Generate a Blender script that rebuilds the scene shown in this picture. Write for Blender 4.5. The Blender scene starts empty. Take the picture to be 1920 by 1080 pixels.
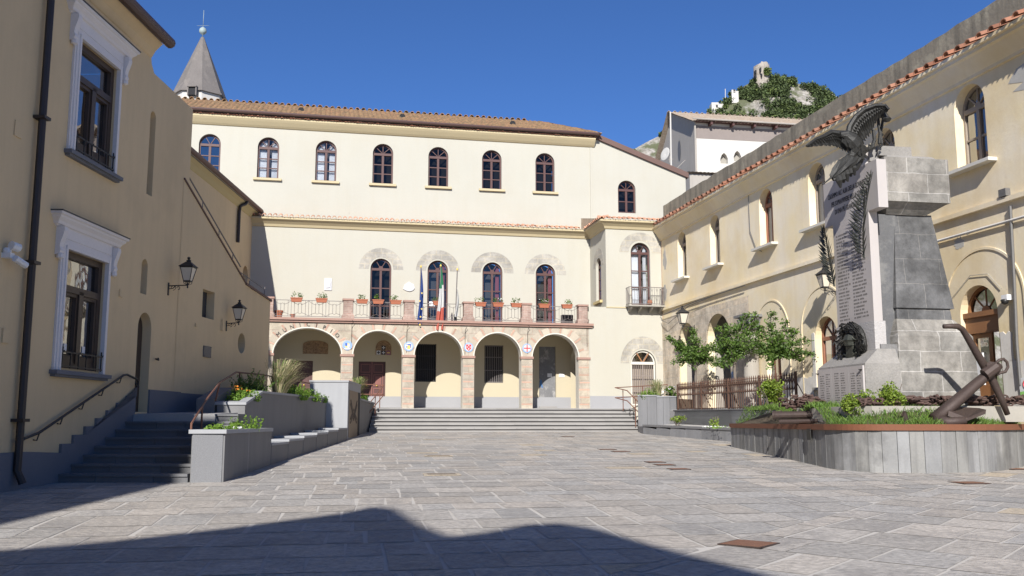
import bpy, bmesh, math, random
from math import sin, cos, tan, pi, radians, sqrt, atan2
from mathutils import Vector, Matrix, noise
from mathutils.geometry import tessellate_polygon
random.seed(7)
SC = bpy.context.scene
COL = SC.collection

# ------------------------------------------------------------------ camera, light, sky
FPX, HY = 1780.0, 791.0
PITCH = math.atan((HY - 540) / FPX)
EYE = Vector((0, 0, 1.5))
cam = bpy.data.cameras.new('camera'); cam.sensor_width = 36; cam.lens = FPX / 1920 * 36
cam.clip_start = .05; cam.clip_end = 6000
co = bpy.data.objects.new('camera', cam); COL.objects.link(co)
co.location = EYE; co.rotation_euler = (pi / 2 + PITCH, 0, 0); SC.camera = co
SUN_EL, SUN_AZ = 31.5, 5.9          # light travels towards azimuth 5.9 deg
LDIR = Vector((sin(radians(SUN_AZ)) * cos(radians(SUN_EL)), cos(radians(SUN_AZ)) * cos(radians(SUN_EL)), -sin(radians(SUN_EL))))
w = bpy.data.worlds.new('World'); SC.world = w; w.use_nodes = True
nt = w.node_tree
sky = nt.nodes.new('ShaderNodeTexSky'); sky.sky_type = 'NISHITA'; sky.sun_disc = False
sky.sun_elevation = radians(SUN_EL); sky.sun_rotation = radians(180 + SUN_AZ)
sky.air_density = 1.0; sky.dust_density = 0.0; sky.ozone_density = 6.0; sky.altitude = 900
sm = nt.nodes.new('ShaderNodeMix'); sm.data_type = 'RGBA'; sm.blend_type = 'MULTIPLY'; sm.inputs[0].default_value = 1; sm.inputs[7].default_value = (.74, .98, 1.34, 1)
nt.links.new(sky.outputs[0], sm.inputs[6]); nt.links.new(sm.outputs[2], nt.nodes['Background'].inputs[0]); nt.nodes['Background'].inputs[1].default_value = .062
sl = bpy.data.lights.new('sun', 'SUN'); sl.energy = 5.0; sl.angle = radians(.5); sl.color = (1, .965, .91)
so = bpy.data.objects.new('sun', sl); COL.objects.link(so); so.rotation_euler = LDIR.to_track_quat('-Z', 'Y').to_euler()
so.location = (-5, -40, 40)
SC.view_settings.view_transform = 'Standard'; SC.view_settings.look = 'None'
SC.view_settings.exposure = .5; SC.view_settings.gamma = 1
SC.render.engine = 'CYCLES'

# ------------------------------------------------------------------ measuring helpers
cp, sp = cos(PITCH), sin(PITCH)
def ray(px, py):
    a, b = (px - 960) / FPX, (540 - py) / FPX
    return Vector((a, cp - b * sp, sp + b * cp))
def aty(px, py, y):                                   # point of a photo pixel at distance y
    r = ray(px, py); return EYE + r * (y / r.y)
def gz(x, y):                                         # the square rises gently towards the town hall
    return .029 * max(-30, min(y, 38.6))
def onground(px, py):
    r = ray(px, py); t = -1.5 / (r.z - .029 * r.y); return EYE + r * t

class Frame:                                          # a vertical wall plane: x along, y into the wall, z up
    def __init__(s, ox, oy, az):
        a = radians(az); s.o = Vector((ox, oy, 0)); s.ang = pi / 2 - a
        s.M = Matrix.Translation(s.o) @ Matrix.Rotation(s.ang, 4, 'Z')
        s.u = Vector((sin(a), cos(a), 0)); s.n = Vector((-s.u.y, s.u.x, 0))
    def st(s, px, py, v=0):
        r = ray(px, py); O = s.o + s.n * v
        t = s.n.dot(O - EYE) / s.n.dot(r); p = EYE + r * t
        return (p - O).dot(s.u), p.z
    def w(s, x, y, z): return s.M @ Vector((x, y, z))
FH = Frame(0, 41, 78.5)            # town hall: arcade front
FR = Frame(6.74, 42.4, 168.2)      # long yellow building on the right
FL = Frame(-7.8, 14.8, 2.1)        # left building
FS = Frame(-7.54, 21.5, 4.5)       # wall with the outside stair
FU = Frame(-11.5, 41.5, -.4)       # wing behind the stair
FM = Frame(8.16, 19.9, 170)        # monument

# ------------------------------------------------------------------ materials
MATS = {}
def mat(name, col, rough=.85, var=.12, scale=1.2, fine=.08, fscale=30, bump=0.0, bscale=60, metal=0.0, island=0.0, hue=None,
        streak=0.0, streak_col=(.1, .09, .07), blotch=0.0, blotch_col=(.3, .28, .24), bl_scale=.5, spec=.5, transl=0.0, bl_lo=.52, bl_hi=.62):
    m = bpy.data.materials.new(name); m.use_nodes = True; t = m.node_tree; N = t.nodes; L = t.links
    b = N['Principled BSDF']; b.inputs['Roughness'].default_value = rough; b.inputs['Metallic'].default_value = metal
    b.inputs['Specular IOR Level'].default_value = spec
    geo = N.new('ShaderNodeNewGeometry'); pos = geo.outputs['Position']
    def nz(sc, det=4, vec=pos, rgh=.6):
        n = N.new('ShaderNodeTexNoise'); n.inputs['Scale'].default_value = sc; n.inputs['Detail'].default_value = det
        n.inputs['Roughness'].default_value = rgh; L.new(vec, n.inputs['Vector']); return n.outputs['Fac']
    def mathn(op, a, bb, c=None):
        n = N.new('ShaderNodeMath'); n.operation = op
        for i, x in enumerate((a, bb, c)):
            if x is None: continue
            if isinstance(x, (int, float)): n.inputs[i].default_value = x
            else: L.new(x, n.inputs[i])
        return n.outputs[0]
    def mix(fac, a, bb, typ='MIX'):
        n = N.new('ShaderNodeMix'); n.data_type = 'RGBA'; n.blend_type = typ
        for i, x in ((0, fac), (6, a), (7, bb)):
            if isinstance(x, (int, float)): n.inputs[i].default_value = x
            elif isinstance(x, tuple): n.inputs[i].default_value = (*x, 1) if len(x) == 3 else x
            else: L.new(x, n.inputs[i])
        return n.outputs[2]
    c = tuple(col)
    v = mathn('MULTIPLY_ADD', nz(scale), 2 * var, 1 - var)
    if fine: v = mathn('MULTIPLY', v, mathn('MULTIPLY_ADD', nz(fscale, 2), 2 * fine, 1 - fine))
    cur = c
    if island:
        rnd = geo.outputs['Random Per Island']
        v = mathn('MULTIPLY', v, mathn('MULTIPLY_ADD', rnd, 2 * island, 1 - island))
        if hue:
            r2 = mathn('FRACT', mathn('MULTIPLY', rnd, 17.31), 0)
            cur = mix(r2, c, tuple(hue))
    elif hue:
        cur = mix(mathn('MULTIPLY_ADD', nz(scale * 2.3), 3, -1), c, tuple(hue))
    vv = N.new('ShaderNodeCombineColor')
    for i in range(3): L.new(v, vv.inputs[i])
    cur = mix(1.0, cur, vv.outputs[0], 'MULTIPLY')
    if blotch:
        f = N.new('ShaderNodeMapRange'); f.inputs[1].default_value = bl_lo; f.inputs[2].default_value = bl_hi
        L.new(nz(bl_scale, 8, pos, .65), f.inputs[0])
        cur = mix(mathn('MULTIPLY', f.outputs[0], blotch), cur, blotch_col)
    if streak:
        mp = N.new('ShaderNodeMapping'); mp.inputs['Scale'].default_value = (2.2, 2.2, .22); L.new(pos, mp.inputs['Vector'])
        f = N.new('ShaderNodeMapRange'); f.inputs[1].default_value = .45; f.inputs[2].default_value = .75
        L.new(nz(1.6, 6, mp.outputs[0]), f.inputs[0])
        cur = mix(mathn('MULTIPLY', f.outputs[0], streak), cur, streak_col)
    L.new(cur, b.inputs['Base Color'])
    if bump:
        bn = N.new('ShaderNodeBump'); bn.inputs['Strength'].default_value = bump; bn.inputs['Distance'].default_value = .02
        L.new(nz(bscale, 5), bn.inputs['Height']); L.new(bn.outputs[0], b.inputs['Normal'])
    if transl:
        tr = N.new('ShaderNodeBsdfTranslucent'); L.new(cur, tr.inputs[0]); ms = N.new('ShaderNodeMixShader'); ms.inputs[0].default_value = transl
        L.new(b.outputs[0], ms.inputs[1]); L.new(tr.outputs[0], ms.inputs[2]); L.new(ms.outputs[0], N['Material Output'].inputs[0])
    MATS[name] = m; return m
def brickmat(name, c1, c2, mortar, bw, rh, ms, coord='xz', rough=.9, bump=.5, var=.2, offs=.5):
    m = mat(name, c1, rough, var); t = m.node_tree; N = t.nodes; L = t.links; b = N['Principled BSDF']
    tc = N.new('ShaderNodeTexCoord'); sx = N.new('ShaderNodeSeparateXYZ'); L.new(tc.outputs['Object'], sx.inputs[0])
    cx = N.new('ShaderNodeCombineXYZ')
    if coord == 'yz': L.new(sx.outputs[1], cx.inputs[0])
    else: L.new(sx.outputs[0], cx.inputs[0])
    L.new(sx.outputs[2], cx.inputs[1])
    wn = N.new('ShaderNodeTexNoise'); wn.inputs['Scale'].default_value = 3.0; L.new(tc.outputs['Object'], wn.inputs['Vector'])
    va = N.new('ShaderNodeVectorMath'); va.operation = 'MULTIPLY_ADD'; L.new(wn.outputs['Color'], va.inputs[0])
    va.inputs[1].default_value = (.05, .05, 0); L.new(cx.outputs[0], va.inputs[2])
    br = N.new('ShaderNodeTexBrick'); L.new(va.outputs[0], br.inputs['Vector']); br.offset = offs
    br.inputs['Color1'].default_value = (*c1, 1); br.inputs['Color2'].default_value = (*c2, 1); br.inputs['Mortar'].default_value = (*mortar, 1)
    br.inputs['Scale'].default_value = 1; br.inputs['Mortar Size'].default_value = ms; br.inputs['Mortar Smooth'].default_value = .1
    br.inputs['Brick Width'].default_value = bw; br.inputs['Row Height'].default_value = rh
    mx = N.new('ShaderNodeMix'); mx.data_type = 'RGBA'; mx.blend_type = 'MULTIPLY'; mx.inputs[0].default_value = 1
    L.new(br.outputs[0], mx.inputs[6])
    nn = N.new('ShaderNodeTexNoise'); nn.inputs['Scale'].default_value = 5; nn.inputs['Detail'].default_value = 12; nn.inputs['Roughness'].default_value = .78; L.new(tc.outputs['Object'], nn.inputs['Vector'])
    mr = N.new('ShaderNodeMapRange'); mr.inputs[1].default_value = .3; mr.inputs[2].default_value = .7; mr.inputs[3].default_value = 1 - var * 1.5;  mr.inputs[4].default_value = 1 + var
    n2 = N.new('ShaderNodeTexNoise'); n2.inputs['Scale'].default_value = 1.3; n2.inputs['Detail'].default_value = 7; L.new(tc.outputs['Object'], n2.inputs['Vector'])
    m2 = N.new('ShaderNodeMapRange'); m2.inputs[1].default_value = .35; m2.inputs[2].default_value = .6; m2.inputs[3].default_value = 1 - var * 1.3; m2.inputs[4].default_value = 1.06; L.new(n2.outputs[0], m2.inputs[0])
    mu = N.new('ShaderNodeMath'); mu.operation = 'MULTIPLY'; L.new(m2.outputs[0], mu.inputs[0]); L.new(mr.outputs[0], mu.inputs[1])
    L.new(nn.outputs[0], mr.inputs[0]); L.new(mu.outputs[0], mx.inputs[7]); L.new(mx.outputs[2], b.inputs['Base Color'])
    bn = N.new('ShaderNodeBump'); bn.inputs['Strength'].default_value = bump; bn.inputs['Distance'].default_value = .02
    ad = N.new('ShaderNodeMath'); ad.operation = 'MULTIPLY_ADD'; ad.inputs[1].default_value = -.7; L.new(br.outputs['Fac'], ad.inputs[0]); L.new(nn.outputs[0], ad.inputs[2])
    L.new(ad.outputs[0], bn.inputs['Height']); L.new(bn.outputs[0], b.inputs['Normal'])
    return m
def glassmat(name, tint, refl, rough=.02):
    m = bpy.data.materials.new(name); m.use_nodes = True; t = m.node_tree; N = t.nodes; L = t.links
    N.remove(N['Principled BSDF'])
    tr = N.new('ShaderNodeBsdfTransparent'); tr.inputs[0].default_value = (*tint, 1)
    gl = N.new('ShaderNodeBsdfGlossy'); gl.inputs['Roughness'].default_value = rough
    geo = N.new('ShaderNodeNewGeometry'); nn = N.new('ShaderNodeTexNoise'); nn.inputs['Scale'].default_value = 1.7; L.new(geo.outputs['Position'], nn.inputs['Vector'])
    bn = N.new('ShaderNodeBump'); bn.inputs['Strength'].default_value = .12; bn.inputs['Distance'].default_value = .05; L.new(nn.outputs[0], bn.inputs['Height']); L.new(bn.outputs[0], gl.inputs['Normal'])
    fr = N.new('ShaderNodeFresnel'); fr.inputs[0].default_value = 1.5
    ad = N.new('ShaderNodeMath'); ad.operation = 'ADD'; ad.inputs[1].default_value = refl; ad.use_clamp = True; L.new(fr.outputs[0], ad.inputs[0])
    ms = N.new('ShaderNodeMixShader'); L.new(ad.outputs[0], ms.inputs[0]); L.new(tr.outputs[0], ms.inputs[1]); L.new(gl.outputs[0], ms.inputs[2])
    L.new(ms.outputs[0], N['Material Output'].inputs[0]); MATS[name] = m; return m

mat('cream_plaster', (.445, .428, .365), .9, .05, .4, .03, 22, bump=.15, bscale=14, streak=.16, streak_col=(.40, .36, .27), blotch=.2, blotch_col=(.42, .385, .30), bl_scale=.3)
mat('cream_cornice', (.50, .42, .26), .9, .05, .8)
mat('portico_shade_plaster', (.465, .41, .295), .9, .04, .8, .02, 25)  # facade plaster tinted warmer, the arcade's deep shade put into its colour
mat('ochre_plaster', (.50, .40, .20), .9, .04, .8)
mat('tan_plaster', (.66, .505, .30), .92, .09, .45, .03, 22, bump=.12, bscale=14, streak=.22, streak_col=(.47, .36, .215), blotch=.35, blotch_col=(.52, .40, .24), bl_scale=.35)
mat('aged_plaster', (.80, .67, .42), .92, .10, .38, .05, 20, bump=.2, bscale=12, hue=(.80, .71, .55), streak=.22, streak_col=(.58, .45, .27), blotch=.75, blotch_col=(.62, .47, .255), bl_scale=.16, bl_lo=.46, bl_hi=.66)
mat('peeled_plaster', (.42, .40, .36), .95, .2, 3)
mat('grey_parapet', (.24, .21, .16), .95, .25, 1.3, .15, 12, bump=.5, bscale=9, streak=.8, streak_col=(.07, .065, .05), blotch=.5, blotch_col=(.42, .38, .28), bl_scale=1.6)
mat('grey_render', (.36, .33, .29), .95, .12, .5, streak=.3, streak_col=(.22, .2, .17))
mat('white_render', (.52, .50, .46), .9, .04, .6, streak=.2, streak_col=(.6, .55, .45))
mat('white_moulding', (.72, .68, .66), .7, .05, 1.5)
mat('white_trim', (.60, .57, .50), .8, .04, 2)
mat('dado_grey', (.30, .30, .31), .85, .08, 1.2, .06, 40)
mat('dado_white', (.66, .63, .58), .9, .1, 1.1, streak=.3, streak_col=(.42, .38, .33), blotch=.6, blotch_col=(.5, .47, .42), bl_scale=1.3)
mat('plinth_stone', (.15, .155, .175), .85, .12, 1.5, .08, 35, bump=.1)
mat('basalt', (.13, .13, .135), .75, .18, 1.6, .1, 30, bump=.12, island=.14)
mat('basalt_smooth', (.165, .163, .165), .75, .1, 1.1, .05, 40, bump=.05, island=.07, streak=.35, streak_col=(.10, .10, .105))
mat('grey_slab', (.32, .325, .335), .8, .1, .9, .06, 45, bump=.05, streak=.3, streak_col=(.22, .22, .23))
mat('granite', (.17, .172, .18), .8, .06, 1.0, .42, 95, bump=.15, bscale=90)
mat('step_stone', (.27, .26, .25), .85, .16, 1.4, .08, 30, island=.12, blotch=.5, blotch_col=(.25, .24, .23), bl_scale=1.1)
mat('step_side', (.06, .06, .065), .8, .15, 2)
mat('cladding_stone', (.25, .25, .25), .85, .25, 2.0, .12, 25, island=.14, hue=(.24, .235, .22), bump=.12, bscale=25, streak=.85, streak_col=(.085, .083, .08), blotch=.6, blotch_col=(.13, .128, .125), bl_scale=1.1)
mat('cladding_dark', (.20, .20, .205), .85, .12, 2.0, .06, 30, island=.16, bump=.1, streak=.4, streak_col=(.12, .12, .12))
mat('paving', (.395, .355, .31), .8, .16, 2.4, .55, 15, bump=1.0, bscale=15, island=.13, hue=(.335, .32, .30), blotch=.45, blotch_col=(.22, .205, .195), bl_scale=1.3)
mat('paving_warm', (.42, .355, .27), .8, .2, 2, .5, 14, bump=.9, bscale=15)
mat('mortar', (.47, .44, .40), .95, .15, 2, .1, 30)
mat('landing_stone', (.34, .33, .32), .8, .12, 1.0, .08, 25)
mat('soil', (.10, .075, .05), .95, .25, 6)
mat('gravel', (.46, .44, .41), .95, .25, 20, .25, 60, bump=.6, bscale=50)
mat('concrete', (.33, .31, .27), .9, .12, 1.3, .08, 25, blotch=.4, blotch_col=(.28, .26, .22))
mat('roof_tile', (.30, .145, .075), .9, .3, 2.5, .45, 9, hue=(.27, .185, .085), bump=.2, blotch=.85, blotch_col=(.13, .095, .05), bl_scale=5.0, bl_lo=.48, bl_hi=.58)
mat('old_tile', (.40, .33, .25), .9, .25, 1.5, .3, 7, hue=(.32, .24, .17))
mat('tile_end', (.52, .25, .155), .85, .2, 3, .15, 15, island=.3, hue=(.55, .33, .22))
mat('tile_red', (.27, .11, .062), .85, .15, 3, .15, 15, island=.28, hue=(.27, .135, .085))
mat('gutter_brown', (.075, .04, .034), .5, .1, 2)
mat('pipe_dark', (.035, .026, .024), .5, .1, 2)
mat('pipe_red', (.27, .12, .10), .6, .12, 2)
mat('fascia', (.13, .075, .06), .7, .1, 2)
mat('wood_maroon', (.085, .036, .031), .55, .1, 3, .06, 30)
mat('wood_maroon_light', (.20, .075, .06), .5, .12, 3, .06, 30)
mat('wood_dark', (.055, .036, .026), .5, .15, 3)
mat('wood_brown', (.26, .12, .05), .55, .2, 4, .12, 40)
mat('wood_grey', (.30, .25, .20), .8, .2, 4, .15, 40)
mat('wood_red', (.28, .12, .07), .7, .2, 4, .1, 40)
mat('wood_panel', (.22, .165, .115), .7, .2, 5, .15, 40)
mat('grille_brown', (.22, .185, .165), .7, .1, 3)
mat('dark_inside', (.018, .018, .02), .9, .1, 2)
mat('dim_room', (.05, .048, .048), .9, .2, .8)
mat('curtain', (.78, .78, .80), .9, .15, 3)
mat('curtain_pink', (.42, .15, .19), .9, .15, 3)
mat('iron', (.022, .021, .022), .55, .1, 5)
mat('iron_grey', (.17, .15, .145), .55, .15, 8)
mat('corten', (.17, .064, .030), .8, .12, 2, .12, 25)
mat('rust_rail', (.17, .075, .048), .7, .15, 5)
mat('rust_fence', (.10, .052, .034), .8, .2, 6, .15, 30)
mat('rust_iron', (.062, .042, .035), .62, .22, 5, .2, 30, bump=.35, bscale=35, metal=.25)
mat('rust_chain', (.085, .05, .040), .8, .25, 9, .2, 40, island=.25)
mat('rust_cover', (.20, .095, .055), .75, .2, 12, .2, 60, bump=.4)
mat('bronze', (.030, .029, .026), .55, .25, 6, .15, 25, metal=.3, bump=.4, bscale=45)
mat('bronze_green', (.055, .058, .047), .5, .25, 8, .15, 30, metal=.5, bump=.4, bscale=45)
mat('marble', (.43, .395, .375), .6, .05, 1.3, .03, 30, streak=.2, streak_col=(.33, .30, .28))
mat('marble_rough', (.42, .40, .385), .9, .12, 8, .2, 40, bump=.9, bscale=28)
mat('lettering', (.06, .055, .052), .8, .1, 5)
mat('name_letters', (.155, .142, .132), .8, .3, 9)
mat('lava_light', (.26, .245, .225), .88, .22, 1.8, .22, 24, bump=.9, bscale=22, blotch=.6, blotch_col=(.20, .19, .175), bl_scale=1.6)
mat('lava_dark', (.11, .11, .112), .85, .25, 1.8, .2, 24, bump=.6, bscale=20, blotch=.7, blotch_col=(.19, .186, .178), bl_scale=1.9)
mat('lava_rough', (.19, .185, .18), .95, .25, 6, .3, 25, bump=1.0, bscale=16)
mat('joint_pale', (.40, .39, .37), .9, .1, 4)
brickmat('arcade_stone', (.455, .395, .305), (.41, .365, .30), (.42, .335, .27), .62, .33, .014, bump=.6)
brickmat('balustrade_brick', (.33, .215, .175), (.37, .265, .22), (.40, .32, .27), .24, .075, .010, bump=.3)
brickmat('rubble_wall', (.70, .58, .43), (.62, .54, .43), (.64, .57, .46), .62, .34, .02, bump=.7, var=.24)
brickmat('faded_arch', (.41, .385, .335), (.375, .355, .315), (.45, .41, .33), .5, .26, .025, bump=.2)
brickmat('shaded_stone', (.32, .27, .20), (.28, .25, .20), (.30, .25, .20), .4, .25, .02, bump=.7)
brickmat('monument_blocks', (.29, .27, .24), (.235, .225, .205), (.43, .41, .38), .95, .43, .012, coord='yz', bump=1.0, var=.30)
brickmat('monument_dark', (.135, .134, .134), (.105, .105, .107), (.24, .23, .215), .85, .56, .006, coord='yz', bump=.7, var=.34)
mat('vouss_stone', (.43, .375, .30), .9, .16, 5, .1, 30, island=.12, bump=.3)
mat('vouss_brick', (.42, .27, .205), .9, .16, 5, .1, 30, island=.18, bump=.2)
mat('brick_band', (.32, .20, .16), .85, .2, 5, .1, 30)
mat('terracotta', (.34, .115, .06), .8, .12, 6)
mat('leaf', (.08, .155, .03), .5, .15, 5, 0, island=.45, hue=(.15, .235, .045), transl=.4)
mat('leaf_bright', (.17, .27, .03), .5, .15, 5, 0, island=.4, hue=(.26, .33, .05), transl=.35)
mat('leaf_dark', (.05, .105, .022), .5, .15, 5, 0, island=.4, hue=(.09, .15, .035), transl=.25)
mat('leaf_feather', (.13, .25, .025), .6, .15, 5, 0, island=.35, hue=(.22, .34, .05), transl=.35)
mat('grass', (.075, .16, .022), .6, .2, 2, 0, island=.45, hue=(.14, .21, .035), transl=.3)
mat('dry_grass', (.55, .48, .30), .8, .2, 5, 0, island=.25, hue=(.44, .40, .22), transl=.3)
mat('flower_orange', (.75, .25, .03), .7, .1, 5)
mat('flower_white', (.85, .85, .83), .7, .05, 5)
mat('bark', (.17, .145, .12), .9, .25, 9, .15, 40, bump=.5)
mat('hill_rock', (.36, .335, .305), .95, .45, .25, .45, 1.1, hue=(.17, .155, .125), blotch=.9, blotch_col=(.075, .085, .035), bl_scale=.12, bl_lo=.47, bl_hi=.56)
mat('hill_leaf', (.040, .062, .018), .8, .2, .05, 0, island=.4, hue=(.085, .115, .035))
mat('hill_leaf_light', (.12, .16, .04), .8, .2, .05, 0, island=.35)
mat('castle_stone', (.34, .30, .255), .95, .3, .9, .35, 3, blotch=.5, blotch_col=(.16, .14, .11), bl_scale=.7)
mat('spire_stone', (.15, .135, .125), .95, .22, 1.2, .18, 14, bump=.4, bscale=12, blotch=.5, blotch_col=(.22, .195, .175), bl_scale=1.5)
mat('lead', (.05, .05, .055), .6, .1, 3)
mat('verdigris', (.28, .34, .33), .6, .25, 3)
mat('lamp_glass', (.62, .56, .46), .35, .08, 6)
mat('plastic_white', (.75, .75, .75), .45, .03, 5)
mat('plastic_black', (.02, .02, .02), .4, .05, 5)
mat('plastic_blue', (.05, .16, .38), .5, .05, 5)
mat('plaque_grey', (.13, .125, .12), .6, .2, 12)
mat('blue_ceramic', (.26, .37, .55), .35, .08, 12)
mat('white_ceramic', (.56, .56, .57), .35, .05, 12)
mat('red_ceramic', (.55, .06, .07), .35, .1, 12)
mat('purple_ceramic', (.22, .06, .16), .35, .1, 12)
mat('gold_ceramic', (.70, .52, .12), .35, .1, 12)
mat('navy_ceramic', (.05, .12, .42), .35, .1, 12)
mat('black_ceramic', (.02, .015, .02), .35, .1, 12)
mat('relief_brown', (.17, .10, .055), .6, .35, 6, .3, 25, hue=(.34, .23, .13), bump=.8, bscale=12)
mat('flag_blue', (.025, .06, .22), .8, .12, 8)
mat('flag_green', (.02, .16, .075), .8, .12, 8)
mat('flag_white', (.50, .50, .49), .8, .06, 8)
mat('flag_red', (.42, .10, .07), .8, .12, 8)
mat('sign_green', (.30, .62, .16), .5, .05, 5)
mat('sign_red', (.70, .05, .05), .5, .05, 5)
mat('blackboard', (.10, .10, .11), .7, .3, 4)
mat('old_iron_door', (.16, .16, .165), .6, .3, 3, .2, 20, blotch=.8, blotch_col=(.35, .34, .33), bl_scale=2.2)
mat('lattice', (.10, .09, .085), .6, .2, 5)
glassmat('glass_dark', (.40, .40, .40), .0); glassmat('glass_clear', (.85, .88, .90), .04); glassmat('glass_mirror', (.25, .25, .25), .28)
def M_(*names): return [MATS[n] for n in names]

# ------------------------------------------------------------------ mesh helpers
class MB:
    def __init__(s): s.v = []; s.f = []; s.m = []
    def add(s, vs, fs, mi=0):
        o = len(s.v); s.v += [Vector(q) for q in vs]
        for f in fs: s.f.append([o + i for i in f]); s.m.append(mi)
    def quad(s, a, b, c, d, mi=0): s.add([a, b, c, d], [(0, 1, 2, 3)], mi)
    def box(s, x0, x1, y0, y1, z0, z1, mi=0):
        s.add([(x0, y0, z0), (x1, y0, z0), (x1, y1, z0), (x0, y1, z0), (x0, y0, z1), (x1, y0, z1), (x1, y1, z1), (x0, y1, z1)],
              [(3, 2, 1, 0), (4, 5, 6, 7), (0, 1, 5, 4), (1, 2, 6, 5), (2, 3, 7, 6), (3, 0, 4, 7)], mi)
    def hexa(s, lo, hi, mi=0):                         # eight corners: bottom ring, top ring
        n = len(lo); s.add(list(lo) + list(hi), [tuple(range(n))[::-1], tuple(range(n, 2 * n))] + [(i, (i + 1) % n, n + (i + 1) % n, n + i) for i in range(n)], mi)
    def prism(s, poly, c0, c1, axis='y', mi=0):        # polygon (a,b) swept along axis
        def P(a, b, c): return {'y': (a, c, b), 'x': (c, a, b), 'z': (a, b, c)}[axis]
        n = len(poly); s.add([P(a, b, c0) for a, b in poly] + [P(a, b, c1) for a, b in poly],
              [tuple(range(n)), tuple(range(n, 2 * n))[::-1]] + [(i, n + i, n + (i + 1) % n, (i + 1) % n) for i in range(n)], mi)
    def tube(s, pts, r, n=6, closed=False, mi=0, flat=1.0):
        pts = [Vector(p) for p in pts]; k = len(pts); rs = r if isinstance(r, (list, tuple)) else [r] * k
        vs = []; up0 = None
        for i, p in enumerate(pts):
            if closed: t = pts[(i + 1) % k] - pts[i - 1]
            else: t = pts[min(i + 1, k - 1)] - pts[max(i - 1, 0)]
            if t.length < 1e-9: t = Vector((0, 0, 1))
            t.normalize()
            if up0 is None: up0 = Vector((0, 0, 1)) if abs(t.z) < .9 else Vector((0, 1, 0))
            a = t.cross(up0)
            if a.length < 1e-4: a = t.cross(Vector((1, 0, 0)))
            a.normalize(); b = a.cross(t); up0 = b
            for j in range(n):
                q = 2 * pi * j / n; vs.append(p + a * cos(q) * rs[i] + b * sin(q) * rs[i] * flat)
        fs = []
        for i in range(k if closed else k - 1):
            i2 = (i + 1) % k
            for j in range(n): fs.append((i * n + j, i * n + (j + 1) % n, i2 * n + (j + 1) % n, i2 * n + j))
        if not closed: fs += [tuple(range(n))[::-1], tuple((k - 1) * n + j for j in range(n))]
        s.add(vs, fs, mi)
    def lathe(s, prof, c=(0, 0, 0), n=12, mi=0):
        c = Vector(c); vs = []; k = len(prof)
        for r, z in prof:
            for j in range(n): vs.append(c + Vector((r * cos(2 * pi * j / n), r * sin(2 * pi * j / n), z)))
        fs = [(i * n + j, i * n + (j + 1) % n, (i + 1) * n + (j + 1) % n, (i + 1) * n + j) for i in range(k - 1) for j in range(n)]
        fs += [tuple(range(n))[::-1], tuple((k - 1) * n + j for j in range(n))]
        s.add(vs, fs, mi)
    def disc(s, c, r, ax, th, n=20, mi=0):             # disc facing -y in a wall frame
        x, y, z = c; s.prism([(x + r * cos(2 * pi * i / n), z + r * sin(2 * pi * i / n)) for i in range(n)], y - th, y, 'y', mi)
    def wall(s, outline, holes, y, depth=0, mi=0, rmi=None, sill=True):
        polys = [[Vector((a, b, 0)) for a, b in outline]] + [[Vector((a, b, 0)) for a, b in h] for h in holes]
        flat = [q for p in polys for q in p]
        o = len(s.v); s.v += [Vector((q.x, y, q.y)) for q in flat]
        for t in tessellate_polygon(polys):
            a, b, c = [flat[i] for i in t]
            if (b - a).cross(c - a).z < 0: t = (t[0], t[2], t[1])
            s.f.append([o + i for i in t]); s.m.append(mi)
        if depth:
            for h in holes:
                n = len(h)
                for i in range(n):
                    (a, b), (c, d) = h[i], h[(i + 1) % n]
                    s.quad((a, y, b), (c, y, d), (c, y + depth, d), (a, y + depth, b), mi if rmi is None else rmi)
    def ring(s, outer, inner, y0, y1, mi=0):           # a flat band between two outlines, with thickness
        n = len(outer)
        for i in range(n):
            j = (i + 1) % n; (a, b), (c, d), (e, f), (g, h) = outer[i], outer[j], inner[i], inner[j]
            s.quad((a, y0, b), (c, y0, d), (g, y0, h), (e, y0, f), mi)
            s.quad((e, y0, f), (g, y0, h), (g, y1, h), (e, y1, f), mi)
            s.quad((a, y0, b), (a, y1, b), (c, y1, d), (c, y0, d), mi)
    def tf(s, M):
        s.v = [M @ q for q in s.v]; return s
    def build(s, name, mats, parent=None, world=False, origin=None, smooth=False):
        me = bpy.data.meshes.new(name); vs = s.v
        if world and parent is not None:
            inv = parent.matrix_basis.inverted(); vs = [inv @ q for q in vs]
        elif origin is not None:
            O = Vector(origin); vs = [q - O for q in vs]
        me.from_pydata([tuple(q) for q in vs], [], s.f)
        for m in mats: me.materials.append(MATS[m])
        me.polygons.foreach_set('material_index', s.m)
        if smooth: me.polygons.foreach_set('use_smooth', [True] * len(s.f))
        me.update(); o = bpy.data.objects.new(name, me); COL.objects.link(o)
        if parent is not None: o.parent = parent
        elif origin is not None: o.location = origin
        return o
def tag(o, label, cat, group=None):
    o['label'] = label; o['category'] = cat
    if group: o['group'] = group
    return o
def thing(name, label, cat, loc=(0, 0, 0), rz=0, group=None):
    o = bpy.data.objects.new(name, None); COL.objects.link(o); o.location = loc; o.rotation_euler = (0, 0, rz)
    o.empty_display_size = .2; return tag(o, label, cat, group)
def fthing(fr, name, label, cat, group=None, at=(0, 0, 0)):
    return thing(name, label, cat, fr.w(*at), fr.ang, group)
def structure(o): o['kind'] = 'structure'; return o
def dup(root, loc, rz=None, label=None):
    r = root.copy(); COL.objects.link(r); r.location = loc
    if rz is not None: r.rotation_euler = (0, 0, rz)
    if label: r['label'] = label
    for ch in list(root.children):
        c = ch.copy(); COL.objects.link(c); c.parent = r
        for g_ in ch.children:
            d = g_.copy(); COL.objects.link(d); d.parent = c
    return r
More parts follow.
